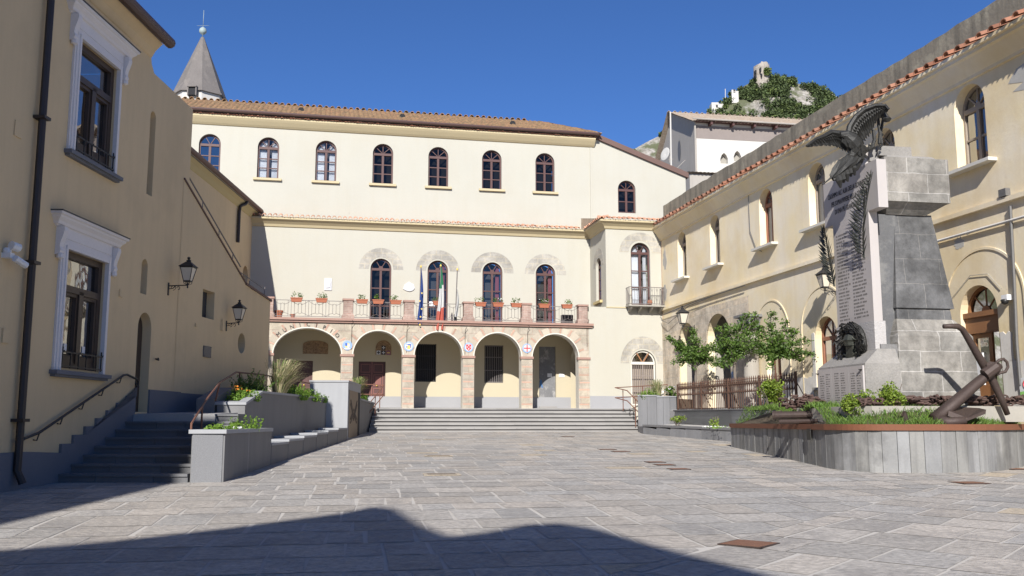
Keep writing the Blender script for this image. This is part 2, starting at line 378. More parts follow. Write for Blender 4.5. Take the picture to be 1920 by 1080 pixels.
def arch(x0, x1, z0, zs, rz=None, n=16):
    r = (x1 - x0) / 2; rz = r if rz is None else rz; c = (x0 + x1) / 2
    return [(x0, z0), (x1, z0)] + [(c + r * cos(pi * i / n), zs + rz * sin(pi * i / n)) for i in range(n + 1)]
def rect(x0, x1, z0, z1): return [(x0, z0), (x1, z0), (x1, z1), (x0, z1)]
def text_mesh(s, size, ext=.004, align='LEFT'):
    cu = bpy.data.curves.new('lettering', 'FONT'); cu.body = s; cu.size = size; cu.extrude = ext; cu.align_x = align; cu.resolution_u = 2
    o = bpy.data.objects.new('lettering', cu); COL.objects.link(o)
    dg = bpy.context.evaluated_depsgraph_get(); me = bpy.data.meshes.new_from_object(o.evaluated_get(dg))
    vs = [q.co.copy() for q in me.vertices]; fs = [tuple(p.vertices) for p in me.polygons]
    bpy.data.objects.remove(o); bpy.data.curves.remove(cu); bpy.data.meshes.remove(me)
    return vs, fs

def arched_window(root, x0, x1, z0, zs, y, m='wood_maroon', rows=3, fw=.07, spokes=2, mull=True, glass='glass_dark', back='dim_room', curtain=None,
                  name='window', low_panel=0, depth=.5, hub=True, rect_only=False, spread=None):
    c = (x0 + x1) / 2; r = (x1 - x0) / 2; b = MB()
    outer = rect(x0, x1, z0, zs) if rect_only else arch(x0, x1, z0, zs)
    inner = rect(x0 + fw, x1 - fw, z0 + fw, zs - fw) if rect_only else arch(x0 + fw, x1 - fw, z0 + fw, zs, r - fw)
    b.ring(outer, inner, y, y + .07)
    ih = zs - fw if rect_only else zs
    if not rect_only:
        b.box(x0 + fw, x1 - fw, y - .02, y + .06, zs - .07, zs + .04)
        ih = zs - .07
        for k in range(spokes):
            a = pi * (k + 1) / (spokes + 1) if spread is None else pi / 2 + (k - (spokes - 1) / 2) * spread
            dx, dz = cos(a), sin(a); L = (r - fw)
            px, pz = -dz * .016, dx * .016
            p = [(c + dx * .05 + px, zs + .04 + dz * .02 + pz), (c + dx * .05 - px, zs + .04 + dz * .02 - pz), (c + dx * L - px, zs + dz * L - pz), (c + dx * L + px, zs + dz * L + pz)]
            b.prism(p, y + .012, y + .055)
        if hub: b.prism([(c + .1 * cos(pi * i / 6), zs + .04 + .1 * sin(pi * i / 6)) for i in range(7)], y + .005, y + .058)
    if mull: b.box(c - .05, c + .05, y - .01, y + .058, z0 + fw, ih)
    cols = ((x0 + fw, c - .05), (c + .05, x1 - fw)) if mull else ((x0 + fw, x1 - fw),)
    for k in range(1, rows):
        zz = z0 + fw + (ih - z0 - fw) * k / rows
        for a, d in cols: b.box(a, d, y + .008, y + .056, zz - .022, zz + .022)
    if low_panel:
        for a, d in cols: b.box(a, d, y + .015, y + .05, z0 + fw, z0 + low_panel)
    f = b.build(name, [m], root)
    g = MB(); g.wall(inner, [], y + .045); g.build('pane', [glass], f)
    k = MB(); k.wall(outer, [], y + depth); k.build('room_back', [back], f)
    if curtain:
        q = MB(); n = 14
        for a0, a1 in curtain[1]:
            for i in range(n):
                t0, t1 = a0 + (a1 - a0) * i / n, a0 + (a1 - a0) * (i + 1) / n
                X0, X1 = x0 + (x1 - x0) * t0, x0 + (x1 - x0) * t1
                top = lambda X: zs + (0 if rect_only else sqrt(max(0, r * r - (X - c) ** 2)) * .96)
                yy = y + .12 + .05 * (i % 2); y2 = y + .12 + .05 * ((i + 1) % 2)
                q.quad((X0, yy, z0 + fw), (X1, y2, z0 + fw), (X1, y2, top(X1)), (X0, yy, top(X0)))
        q.build('curtain', [curtain[0]], f)
    return f
def sill(root, x0, x1, y0, y1, z0, z1, m):
    b = MB(); b.box(x0, x1, y0, y1, z0, z1); return b.build('window_sill', [m], root)
def tile_row(b, p0, p1, inward, r=.095, pitch=.235, length=.5, rise=.1, mi=0):
    """a row of half-round tiles whose open ends face the square"""
    p0, p1, inward = Vector(p0), Vector(p1), Vector(inward).normalized(); d = p1 - p0; n = int(d.length / pitch); t = d.normalized()
    for i in range(n):
        c = p0 + t * (pitch * (i + .5)) + inward * random.uniform(-.02, .02); rr = r * random.uniform(.92, 1.06); vs = []
        c.z += random.uniform(-.008, .008)
        for k, (e, s_) in enumerate(((0, 1), (1, .85))):
            q = c + inward * length * e + Vector((0, 0, rise * e))
            for rad in (rr * s_, rr * s_ - .022):
                for j in range(7): vs.append(q + t * cos(pi * j / 6) * rad + Vector((0, 0, 1)) * sin(pi * j / 6) * rad)
        fs = []
        for j in range(6): fs += [(j, j + 1, 14 + j + 1, 14 + j), (7 + j, 21 + j, 21 + j + 1, 7 + j + 1), (j, 7 + j, 7 + j + 1, j + 1)]
        b.add(vs, fs, mi)
def profile_sweep(b, prof, path, mi=0):
    """cornice profile (out, z) swept along path of (point, outward) in plan"""
    rows = [[Vector((p[0] + o[0] * a, p[1] + o[1] * a, z)) for a, z in prof] for p, o in path]
    for r0, r1 in zip(rows, rows[1:]):
        for i in range(len(prof) - 1): b.quad(r0[i], r1[i], r1[i + 1], r0[i + 1], mi)
    for r in (rows[0], rows[-1]): b.add(r, [tuple(range(len(r)))], mi)

# ------------------------------------------------------------------ ground, paving, steps
b = MB(); ys = [-1500, -30, 38.6, 1500]
for i in range(3):
    b.quad((-1500, ys[i], gz(0, ys[i])), (1500, ys[i], gz(0, ys[i])), (1500, ys[i + 1], gz(0, ys[i + 1])), (-1500, ys[i + 1], gz(0, ys[i + 1])))
structure(b.build('ground', ['mortar']))
def clip(poly, a, bb, c):                              # keep a*x+b*y<=c
    out = []
    for i in range(len(poly)):
        p, q = poly[i], poly[(i + 1) % len(poly)]; dp, dq = a * p[0] + bb * p[1] - c, a * q[0] + bb * q[1] - c
        if dp <= 0: out.append(p)
        if dp * dq < 0: t = dp / (dp - dq); out.append((p[0] + (q[0] - p[0]) * t, p[1] + (q[1] - p[1]) * t))
    return out
b = MB()
S0 = Vector((2.14, 9.81)); sd = Vector((7.48 - 2.14, 16.44 - 9.81)).normalized(); sn = Vector((sd.y, -sd.x))    # the seam between two beds of paving
def lay(azdeg, side):
    a = radians(azdeg); U = Vector((sin(a), cos(a))); V = Vector((-U.y, U.x)); v = -40.0
    while v < 45:
        h = random.choice((.58, .68, .78, .88, 1.0)); u = -30 + random.random()
        while u < 34:
            L = random.uniform(.36, .86)
            g = .017; j = lambda: random.uniform(-.022, .022)
            P = [(u + g + j(), v + g + j()), (u + L / 2, v + g + j()), (u + L - g + j(), v + g + j()), (u + L - g + j(), v + h - g + j()), (u + L / 2, v + h - g + j()), (u + g + j(), v + h - g + j())]
            P = [(U.x * p + V.x * q, U.y * p + V.y * q) for p, q in P]
            u += L
            if max(p[1] for p in P) < 2 or min(p[1] for p in P) > 38.3 or max(p[0] for p in P) < -9 or min(p[0] for p in P) > 14: continue
            P = clip(P, sn.x * side, sn.y * side, (sn.dot(S0)) * side - .012)
            if len(P) < 3: continue
            ar = abs(sum(P[i][0] * P[(i + 1) % len(P)][1] - P[(i + 1) % len(P)][0] * P[i][1] for i in range(len(P)))) / 2
            if ar < .02: continue
            dz = random.uniform(.0035, .005)
            b.add([(x, y, gz(x, y) + dz) for x, y in P], [tuple(range(len(P)))], 1 if random.random() < .012 else 0)
        v += h
lay(81, 1); lay(39 + 90, -1)
structure(b.build('paving', ['paving', 'paving_warm']))

# upper landing before the town hall, ramp on the left, walkway along the yellow building
SA = radians(84.4); SU = Vector((sin(SA), cos(SA))); SV = Vector((-SU.y, SU.x)); SO = Vector((0, 38.05))
def sw(a, v, z): p = SO + SU * a + SV * v; return Vector((p.x, p.y, z))
b = MB()
ZL = 2.085
b.hexa([sw(-6.6, 1.75, .9), sw(5.2, 1.75, .9), FH.w(7.0, 3, .9), FH.w(-11.2, 3, .9), (-11.6, 36.2, .9), (-6.6, 36.2, .9)],
       [sw(-6.6, 1.75, 2.045), sw(5.2, 1.75, 2.045), FH.w(7.0, 3, ZL + .06), FH.w(-11.2, 3, ZL + .06), (-11.6, 36.2, ZL), (-6.6, 36.2, ZL)])
structure(b.build('landing', ['landing_stone']))
b = MB(); b.hexa([(-8.2, 19.2, .2), (-5.95, 19.2, .2), (-6.6, 36.2, .5), (-11.6, 36.2, .5)], [(-8.2, 19.2, 1.655), (-5.95, 19.2, 1.655), (-6.6, 36.2, ZL - .005), (-11.6, 36.2, ZL - .005)])
structure(b.build('ramp_path', ['landing_stone']))
b = MB(); wy = lambda y: 6.2 + .1825 * (36.5 - y)
b.hexa([(wy(16) + 3.2, 16, .3), (14, 16, .3), (9, 42, .6), (5.4, 39.6, .6), (6.2, 36.5, .6), (wy(27), 27, .5), (wy(26) + 2.1, 25.5, .5)],
       [(wy(16) + 3.2, 16, 1.86), (14, 16, 1.86), (9, 42, 2.06), (5.4, 39.6, 2.04), (6.2, 36.5, 1.93), (wy(27), 27, 1.86), (wy(26) + 2.1, 25.5, 1.86)])
structure(b.build('side_walkway', ['landing_stone']))

def stair_block(name, label, n, prof, sidepts, m, nose=.035, th=.05):
    pass
t = thing('stone_steps', 'broad flight of pale grey steps below the arcade', 'steps', sw(0, 0, gz(0, 38)), 0)
NS, RIS, TRD = 6, .158, .345
for k in range(NS):
    z0 = 1.10 + RIS * k; v0 = k * TRD; x0, x1 = -5.62 + k * .02, 5.28 - k * .0
    r_ = MB(); r_.hexa([sw(x0, v0, z0 - .6), sw(x1, v0, z0 - .6), sw(x1, 2.0, z0 - .6), sw(x0, 2.0, z0 - .6)], [sw(x0, v0, z0 + RIS - .044), sw(x1, v0, z0 + RIS - .044), sw(x1, 2.0, z0 + RIS - .044), sw(x0, 2.0, z0 + RIS - .044)])
    ro = r_.build('riser', ['step_stone'], t, True)
    r_ = MB(); a = x0
    while a < x1 - .01:
        e = min(x1, a + random.uniform(1.1, 1.7)); e = x1 if x1 - e < .5 else e
        z1 = z0 + RIS - (.0 if k < NS - 1 else -.0)
        r_.hexa([sw(a + .003, v0 - .085, z1 - .042), sw(e - .003, v0 - .085, z1 - .042), sw(e - .003, v0 + TRD + .02, z1 - .042), sw(a + .003, v0 + TRD + .02, z1 - .042)],
                [sw(a + .003, v0 - .085, z1), sw(e - .003, v0 - .085, z1), sw(e - .003, v0 + TRD + .02, z1), sw(a + .003, v0 + TRD + .02, z1)]); a = e
    r_.build('tread', ['step_stone'], t, True)

# dark stair at the left
t = thing('dark_stone_steps', 'dark basalt stair in the shade along the left wall', 'steps', (-6.6, 16.4, .47), 0)
for k in range(8):
    y0 = 16.4 + .41 * k; z1 = .478 + .1475 * (k + 1)
    xl = -7.72 + .0366 * (y0 - 16.4); xr = -5.50 - (.0 if y0 < 20.4 else .4)
    s_ = MB(); a = xl
    while a < xr - .01:
        e = min(xr, a + random.uniform(.55, 1.0)); e = xr if xr - e < .3 else e
        s_.hexa([(a + .003, y0, z1 - .1475), (e - .003, y0, z1 - .1475), (e - .003, y0 + .5, z1 - .1475), (a + .003, y0 + .5, z1 - .1475)],
                [(a + .003, y0, z1 - .045), (e - .003, y0, z1 - .045), (e - .003, y0 + .5, z1 - .045), (a + .003, y0 + .5, z1 - .045)])
        s_.hexa([(a + .002, y0 - .03, z1 - .045), (e - .002, y0 - .03, z1 - .045), (e - .002, y0 + .46, z1 - .045), (a + .002, y0 + .46, z1 - .045)],
                [(a + .002, y0 - .03, z1), (e - .002, y0 - .03, z1), (e - .002, y0 + .46, z1), (a + .002, y0 + .46, z1)])
        a = e
    s_.build('step', ['basalt'], t, True)
    s_ = MB(); s_.box(xl, xr, y0 + .01, 19.9, .1, z1 - .15); s_.build('step_core', ['basalt'], t, True)

# ------------------------------------------------------------------ town hall
TH = fthing(FH, 'town_hall', 'cream town hall with brick and stone arcade and upper row of arched windows', 'building')
def P(name, mb, mats, parent=None, smooth=False): return mb.build(name, mats, TH if parent is None else parent, smooth=smooth)
D = 2.5; UW = 2.75
FWC = [-5.53, -2.95, -.41, 2.11]                        # French windows on the terrace
UWC = [-13.2, -10.66, -8.1, -5.52, -2.95, -.41, 2.17]   # small arched windows of the top floor
# wall behind arcade and terrace
holes = [rect(-9.58, -8.42, 2.14, 4.16), rect(-6.43, -5.24, 2.14, 4.16), rect(-3.91, -2.98, 3.28, 4.98), rect(-.77, .10, 3.26, 4.97), rect(1.78, 2.58, 2.2, 4.95)]
holes += [arch(c - .47, c + .47, 5.80, 8.35) for c in FWC]
m_ = MB(); m_.wall(rect(-12.0, 4.28, 5.65, 10.3), holes[5:], D, .22); P('wall', m_, ['cream_plaster'])
m_ = MB(); m_.wall(rect(-12.0, 4.28, 1.6, 5.65), holes[:5], D, .22); P('portico_wall', m_, ['portico_shade_plaster'])
m_ = MB(); m_.box(-10.2, 3.5, D - .012, D, 2.0, 2.62); P('dado', m_, ['dado_grey'])
holes = [arch(c - .47, c + .47, 12.34, 13.78) for c in UWC] + [arch(5.79, 6.69, 11.5, 12.66)]
m_ = MB(); m_.wall([(-16, 10), (9.28, 10), (9.28, 13.5), (4.62, 15.1), (-16, 15.1)], holes, UW, .2)
m_.quad((9.28, UW, 10), (9.28, 14, 10), (9.28, 14, 13.5), (9.28, UW, 13.5)); P('upper_wall', m_, ['cream_plaster'])
m_ = MB(); m_.box(4.40, 4.50, UW - .05, UW, 11.0, 14.64); P('wall_joint', m_, ['cream_plaster']); m_ = MB(); m_.box(-7.02, -6.98, UW - .012, UW, 10.9, 11.75); P('wall_joint', m_, ['cream_plaster'])
for i, c in enumerate(UWC):
    cu = ('curtain', [(.08, .42), (.66, .92)]) if i in (1, 2) else None
    arched_window(TH, c - .47, c + .47, 12.34, 13.78, UW + .12, rows=3, spokes=3 if i else 2, glass='glass_clear' if i in (1, 2) else ('glass_mirror' if i == 0 else 'glass_dark'), curtain=cu, hub=False)
    sill(TH, c - .62, c + .62, UW - .12, UW, 12.24, 12.34, 'cream_cornice')
arched_window(TH, 5.79, 6.69, 11.5, 12.66, UW + .12, rows=2, spokes=3, hub=False)
for c in FWC:
    i = FWC.index(c)
    cu = ('curtain_pink', [(.68, .86)]) if i in (1, 2, 3) else None
    arched_window(TH, c - .47, c + .47, 5.80, 8.35, D + .12, rows=3, spokes=2, glass='glass_clear' if cu else 'glass_dark', curtain=cu, low_panel=.0, spread=1.05)
    # faded stone arch let into the plaster
    o_ = [(c + 1.0 * cos(pi * k / 24), 8.33 + .97 * sin(pi * k / 24)) for k in range(25)]; n_ = [(c + .55 * cos(pi * k / 24), 8.33 + .55 * sin(pi * k / 24)) for k in range(25)]
    m_ = MB()
    for k in range(24): m_.prism([n_[k], o_[k], o_[k + 1], n_[k + 1]], D - .006, D + .05)
    P('stone_arch', m_, ['faded_arch'])
    if i == 1:
        m_ = MB(); m_.box(c - .36, c - .10, D + .10, D + .11, 6.72, 6.93); P('notice', m_, ['plastic_white'])
# upper cornice, gutter, roof
m_ = MB(); cov = [(0, 14.66), (.05, 14.68), (.12, 14.75), (.24, 14.90), (.30, 14.99), (.30, 15.06), (0, 15.06)]
profile_sweep(m_, cov, [((-16, UW), (0, -1)), ((4.62, UW), (0, -1))]); P('cornice', m_, ['cream_cornice'])
m_ = MB()
tile_row(m_, (-15.5, UW - .36, 15.07), (4.7, UW - .36, 15.07), (0, 1, 0), r=.055, pitch=.13, length=.3, rise=0); P('eaves_tiles', m_, ['tile_red'])
m_ = MB(); m_.tube([(-15.8, UW - .42, 15.24), (4.75, UW - .42, 15.22)], .08, 8); m_.box(-15.8, 4.7, UW - .36, UW + .2, 15.145, 15.19); P('gutter', m_, ['gutter_brown'])
RS = .45; RV = 5.55; RZ = 15.25
def rz_(s, v): return RZ + (v - (UW - .45)) * RS
m_ = MB(); ns, nv = 560, 13; base = len(m_.v)
s0, s1 = -16.5, 4.9
for j in range(nv + 1):
    v = UW - .45 + (RV - UW + .45) * j / nv
    smax = s1 - max(0, (v - (UW - .45))) * .72
    for i in range(ns + 1):
        s = s0 + (s1 - s0) * i / ns; q = min(s, smax)
        wv = abs(sin(s * pi / .22)) * .045 + random.uniform(-.012, .012)
        m_.v.append(Vector((q, v, rz_(q, v) + wv + (.03 if j % 1 == 0 else 0) * ((j * 7) % 3) / 3)))
for j in range(nv):
    for i in range(ns): a = j * (ns + 1) + i; m_.f.append([a, a + 1, a + ns + 2, a + ns + 1]); m_.m.append(0)
m_.quad((s1, UW - .45, RZ), (s1 - .72 * 4, RV, rz_(0, RV)), (s1 - .72 * 4, RV + 4, RZ), (s1, RV + 4, RZ))
m_.quad((s0, RV, rz_(0, RV)), (s1 - .72 * 4, RV, rz_(0, RV)), (s1 - .72 * 4, RV + 5, RZ - .4), (s0, RV + 5, RZ - .4))
roof = P('roof', m_, ['roof_tile'])
m_ = MB(); tile_row(m_, (-16.4, RV - .05, rz_(0, RV) + .02), (2.0, RV - .05, rz_(0, RV) + .02), (0, 1, 0), r=.11, pitch=.3, length=.25, rise=0); m_.build('ridge_tiles', ['roof_tile'], roof)
for s in (-9.3, -4.6, .75):
    v = UW + .75; m_ = MB(); z = rz_(s, v); m_.prism([(s - .14, z - .05), (s + .14, z - .05), (s + .13, z + .12), (s + .07, z + .2), (s - .07, z + .2), (s - .13, z + .12)], v - .02, v + .3)
    m_.build('roof_vent', ['dark_inside'], roof)
m_ = MB(); m_.hexa([(4.55, UW - .12, 15.14), (9.4, UW - .12, 13.38), (9.4, UW + 1.5, 13.38), (4.55, UW + 1.5, 15.14)], [(4.55, UW - .12, 15.40), (9.4, UW - .12, 13.64), (9.4, UW + 1.5, 13.64), (4.55, UW + 1.5, 15.40)]); P('roof_edge', m_, ['fascia'])
m_ = MB(); m_.quad((4.55, UW, 15.38), (9.4, UW, 13.62), (9.4, 12, 13.62), (4.55, 12, 15.38)); m_.quad((-16, UW, 10), (-16, 12, 10), (-16, 12, 15.3), (-16, UW, 15.3)); P('back_roof', m_, ['fascia'])
# ledge of tiles between the floors, turning round the bay
BX = 4.28
cov = [(0, 10.08), (.05, 10.10), (.10, 10.2), (.26, 10.34), (.34, 10.38), (.34, 10.46), (0, 10.46)]
m_ = MB()
profile_sweep(m_, cov, [((-11.4, D), (0, -1)), ((BX, D), (-1, -1)), ((BX, 0), (-1, -1)), ((7.02, 0), (0, -1))]); P('ledge_cornice', m_, ['cream_cornice'])
m_ = MB()
tile_row(m_, (-11.3, D - .42, 10.48), (BX - .42, D - .42, 10.48), (0, 1, 0), rise=.16)
tile_row(m_, (BX - .42, D - .42, 10.48), (BX - .42, -.42, 10.48), (1, 0, 0), rise=.16)
tile_row(m_, (BX - .40, -.42, 10.48), (7.0, -.42, 10.48), (0, 1, 0), rise=.16)
P('ledge_tiles', m_, ['tile_end'])
m_ = MB(); m_.quad((-11.3, D - .34, 10.47), (BX, D - .34, 10.47), (BX, UW + .05, 10.62), (-11.3, UW + .05, 10.62))
m_.quad((BX - .35, -.34, 10.47), (7.05, -.34, 10.47), (7.05, UW + .05, 11.15), (BX - .35, UW + .05, 11.15)); m_.add([(BX - .35, -.34, 10.46), (BX - .35, UW + .05, 10.46), (BX - .35, UW + .05, 11.15)], [(0, 1, 2)]); P('ledge_roof', m_, ['old_tile'])
# bay and ground-floor wall on the right
holes = [arch(5.36, 6.53, 2.2, 4.07), arch(5.45, 6.36, 6.66, 9.06)]
m_ = MB(); m_.wall([(3.46, 1.6), (7.02, 1.6), (7.02, 10.3), (BX, 10.3), (BX, 6.55), (3.46, 6.55)], holes, 0, .25)
m_.quad((3.46, 0, 6.55), (BX, 0, 6.55), (BX, .3, 6.55), (3.46, .3, 6.55)); m_.quad((3.46, .3, 6.55), (BX, .3, 6.55), (BX, .3, 5.7), (3.46, .3, 5.7)); P('bay_wall', m_, ['cream_plaster'])
m_ = MB(); hz = arch(.95, 1.75, 6.95, 8.55)
m_.wall(rect(0, D, 5.6, 10.3), [hz], 0, .2); m_.tf(Matrix.Translation((BX, D, 0)) @ Matrix.Rotation(-pi / 2, 4, 'Z')); P('bay_side_wall', m_, ['cream_plaster'])
sub = bpy.data.objects.new('bay_side_window', None); COL.objects.link(sub); sub.parent = TH; sub.location = (BX, D, 0); sub.rotation_euler = (0, 0, -pi / 2)
wf = arched_window(sub, .95, 1.75, 6.95, 8.55, .12, rows=3, spokes=3, hub=False, name='window_frame', glass='glass_clear', back='curtain')
for ch in list(wf.children): ch.parent = sub
s_ = MB(); s_.box(.8, 1.9, -.12, 0, 6.83, 6.95); s_.build('window_sill', ['ochre_plaster'], sub)
s_ = MB()
for k in range(20):
    a0, a1 = pi * k / 20, pi * (k + 1) / 20
    s_.prism([(1.35 + .45 * cos(a0), 8.55 + .45 * sin(a0)), (1.35 + .8 * cos(a0), 8.55 + .85 * sin(a0)), (1.35 + .8 * cos(a1), 8.55 + .85 * sin(a1)), (1.35 + .45 * cos(a1), 8.55 + .45 * sin(a1))], -.006, .05)
s_.build('stone_arch', ['faded_arch'], sub)
arched_window(TH, 5.45, 6.36, 6.66, 9.06, .13, rows=3, spokes=2, glass='glass_clear', curtain=('curtain', [(.08, .46), (.7, .86)]), spread=1.05)
for c, z, r1, r2, rz1 in ((5.905, 9.06, .98, .55, .92), (5.945, 4.07, 1.05, .66, 1.2)):
    m_ = MB()
    for k in range(24):
        a0, a1 = pi * k / 24, pi * (k + 1) / 24
        m_.prism([(c + r2 * cos(a0), z + r2 * sin(a0)), (c + r1 * cos(a0), z + rz1 * sin(a0)), (c + r1 * cos(a1), z + rz1 * sin(a1)), (c + r2 * cos(a1), z + r2 * sin(a1))], -.007, .05)
    P('stone_arch', m_, ['faded_arch'])
# barred door at the right end
m_ = MB(); m_.wall(arch(5.36, 6.53, 2.2, 4.07), [], .34); P('doorway', m_, ['wood_grey'])
g_ = MB(); g_.ring(arch(5.38, 6.51, 2.22, 4.07), arch(5.44, 6.45, 2.28, 4.07, .5), .08, .14); g_.box(5.40, 6.50, .06, .16, 4.02, 4.14)
dr = P('fanlight', g_, ['white_trim'])
g_ = MB(); g_.wall([(5.945 + .5 * cos(pi * k / 12), 4.12 + .45 * sin(pi * k / 12)) for k in range(13)], [], .12); g_.build('pane', ['glass_mirror'], dr)
g_ = MB()
for sgn in (-1, 1): g_.prism([(5.945 + sgn * .03 - .03, 4.14), (5.945 + sgn * .03 + .03, 4.14), (5.945 + sgn * .28 + .035, 4.53), (5.945 + sgn * .28 - .035, 4.53)], .07, .13)
g_.build('fan_bar', ['wood_brown'], dr)
g_ = MB()
for k in range(13): g_.box(5.40 + k * .0865, 5.43 + k * .0865, .10, .13, 2.24, 4.02)
for z in (2.3, 2.9, 3.5): g_.box(5.38, 6.51, .095, .135, z, z + .035)
g_.box(5.91, 5.97, .09, .14, 2.24, 4.02); P('door_grille', g_, ['grille_brown'])
for a, e in ((3.48, 5.34), (6.55, 7.0)): m_ = MB(); m_.box(a, e, -.014, 0, 2.0, 2.62); P('dado', m_, ['dado_grey'])
m_ = MB(); m_.box(BX - .01, 5.24, -.03, 0, 6.52, 6.57); P('string_course', m_, ['cream_cornice'])
# little balcony
m_ = MB(); m_.box(5.16, 6.86, -.52, 0, 6.56, 6.62)
for s in (5.3, 5.75, 6.27, 6.72): m_.prism([(-.5, 6.56), (0, 6.56), (0, 6.30), (-.1, 6.36), (-.4, 6.47)], s - .04, s + .04, 'x')
bal = P('balcony_slab', m_, ['concrete'])
g_ = MB()
for z in (6.68, 7.42): g_.tube([(5.2, 0, z), (5.2, -.48, z), (6.82, -.48, z), (6.82, 0, z)], .016, 5)
for k in range(15):
    s = 5.2 + 1.62 * k / 14; bow = .05
    g_.tube([(s, -.48, 6.68), (s, -.48 - bow, 6.85), (s, -.48 - bow * .6, 7.1), (s, -.48, 7.42)], .009, 4)
    if k % 2: g_.tube([(s - .05, -.49, 7.36), (s, -.51, 7.2), (s + .05, -.49, 7.36)], .008, 4)
for s in (5.2, 6.82):
    for k in range(5): g_.tube([(s, -.48 * k / 5, 6.68), (s, -.48 * k / 5, 7.42)], .009, 4)
g_.build('balcony_railing', ['iron_grey'], bal)
b_ = MB(); b_.lathe([(.02, -.13), (.09, -.09), (.13, 0), (.09, .09), (.02, .13)], (0, 0, 0), 12)
o = b_.build('ball', ['tile_red'], None, smooth=True); o.location = FH.w(6.2, -.3, 6.76); tag(o, 'small orange ball lying on the little bay balcony', 'ball')
# rain pipe in the corner
m_ = MB(); m_.tube([(6.72, -.3, 10.35), (6.90, -.12, 10.0), (6.93, -.07, 9.6), (6.93, -.07, 2.1)], .055, 8); P('rain_pipe', m_, ['pipe_red'])

# ---- arcade
PE = [-6.77, -4.21, -1.65, .91, 3.47]                   # right edges of the piers, .5 wide
ARC = [(-10.02, -7.26, 4.27, 1.09)] + [(PE[i] , PE[i + 1] - .5, 4.27, None) for i in range(4)]
holes = [arch(a, c, 1.7, z, rz, 28) for a, c, z, rz in ARC]
m_ = MB(); m_.wall(rect(-10.6, 3.47, 1.69, 5.60), holes, 0, .5, 0, 1)
m_.wall(rect(-10.6, 3.47, 1.69, 5.60), holes, .5, 0, 1); P('arcade', m_, ['arcade_stone', 'white_trim'])
m_ = MB()
for a, c, z, rz in ARC:                                 # wedge stones, every other one brick
    cx, r = (a + c) / 2, (c - a) / 2; rz = r if rz is None else rz; n = 22 if r > 1.2 else 17
    for k in range(n):
        wd = random.uniform(.28, .40) if k % 2 == 0 else random.uniform(.34, .40)
        mi = 0 if k % 2 == 0 else 1; da = .14 if mi else .0
        t0, t1 = pi * (k + .06 + (.28 if mi else -.22)) / n, pi * (k + .94 - (.28 if mi else -.22)) / n
        t0, t1 = max(.02, t0), min(pi - .02, t1)
        pr = lambda tt, e: (cx + (r + e) * cos(tt), min(z + (rz + e) * sin(tt), 5.58))
        q = [pr(t0, .045), pr(t0, wd), pr(t1, wd), pr(t1, .045)]
        lim = lambda p: (min(max(p[0], cx - r - .245), cx + r + .245), p[1])
        m_.prism([lim(p) for p in q], -.007, .02, 'y', mi)
P('voussoirs', m_, ['vouss_stone', 'vouss_brick'])
m_ = MB()
for a, c, z, rz in ARC:
    cx, r = (a + c) / 2, (c - a) / 2; rz = r if rz is None else rz
    o_ = [(cx + (r + .045) * cos(pi * k / 28), z + (rz + .045) * sin(pi * k / 28)) for k in range(29)]; n_ = [(cx + r * cos(pi * k / 28), z + rz * sin(pi * k / 28)) for k in range(29)]
    for k in range(28): m_.prism([n_[k], o_[k], o_[k + 1], n_[k + 1]], -.012, .02)
P('arch_trim', m_, ['white_trim'])
for a, e in [(e - .54, e + .04) for e in PE] + [(-10.7, -9.98)]: m_ = MB(); m_.box(a, e, -.05, .2, 4.20, 4.30); P('pier_capital', m_, ['brick_band'])
for e in PE:
    m_ = MB()
    for z in (2.22, 2.53, 2.86, 3.17, 3.5, 3.83): m_.box(e - .5 + random.uniform(0, .05), e - random.uniform(0, .05), -.004, .1, z, z + .055)
    P('brick_bands', m_, ['vouss_brick'])
m_ = MB(); m_.box(-10.65, 3.6, -.09, D, 5.602, 5.68); m_.box(-10.65, 3.64, -.16, D, 5.682, 5.78); P('terrace_slab', m_, ['brick_band'])
m_ = MB(); m_.quad((-10.6, .5, 5.5), (3.47, .5, 5.5), (3.47, D, 5.5), (-10.6, D, 5.5)); P('portico_ceiling', m_, ['ochre_plaster'])
m_ = MB(); m_.wall(rect(.5, D, 1.6, 5.5), [arch(.75, 2.1, 2.1, 4.1)], 0, .3); m_.tf(Matrix.Translation((3.47, 0, 0)) @ Matrix.Rotation(pi / 2, 4, 'Z')); P('portico_end_wall', m_, ['portico_shade_plaster'])
m_ = MB(); m_.wall(rect(.0, D, 1.6, 5.6), [arch(.72, 2.15, 2.1, 4.1)], 0, .45, 0, 1); m_.tf(Matrix.Translation((-10.15, 0, 0)) @ Matrix.Rotation(pi / 2, 4, 'Z')); P('portico_side_arch', m_, ['shaded_stone', 'portico_shade_plaster'])
def lattice(x, y0, y1, z0, zs, name):
    g_ = MB(); r = (y1 - y0) / 2; c = (y0 + y1) / 2
    n = 9
    for k in range(n + 1):
        y = y0 + (y1 - y0) * k / n; h = zs + sqrt(max(0, r * r - (y - c) ** 2)); g_.tube([(x, y, z0), (x, y, h)], .012, 4)
    z = z0
    while z < zs + r - .05:
        hw = r if z < zs else sqrt(max(0, r * r - (z - zs) ** 2)); g_.tube([(x, c - hw, z), (x, c + hw, z)], .012, 4)
        for k in range(n):
            y = y0 + (y1 - y0) * (k + .5) / n
            if abs(y - c) < hw: g_.tube([(x + .01, y + .055 * cos(q * pi / 4), z + .08 + .055 * sin(q * pi / 4)) for q in range(8)], .009, 4, True)
        z += .16
    return P(name, g_, ['lattice'])
lattice(3.56, .76, 2.09, 2.12, 4.1, 'gate'); lattice(-10.35, .73, 2.14, 2.12, 4.1, 'gate')
m_ = MB(); m_.box(3.80, 3.9, .4, 2.4, 2, 5.4); P('room_back', m_, ['dim_room'])
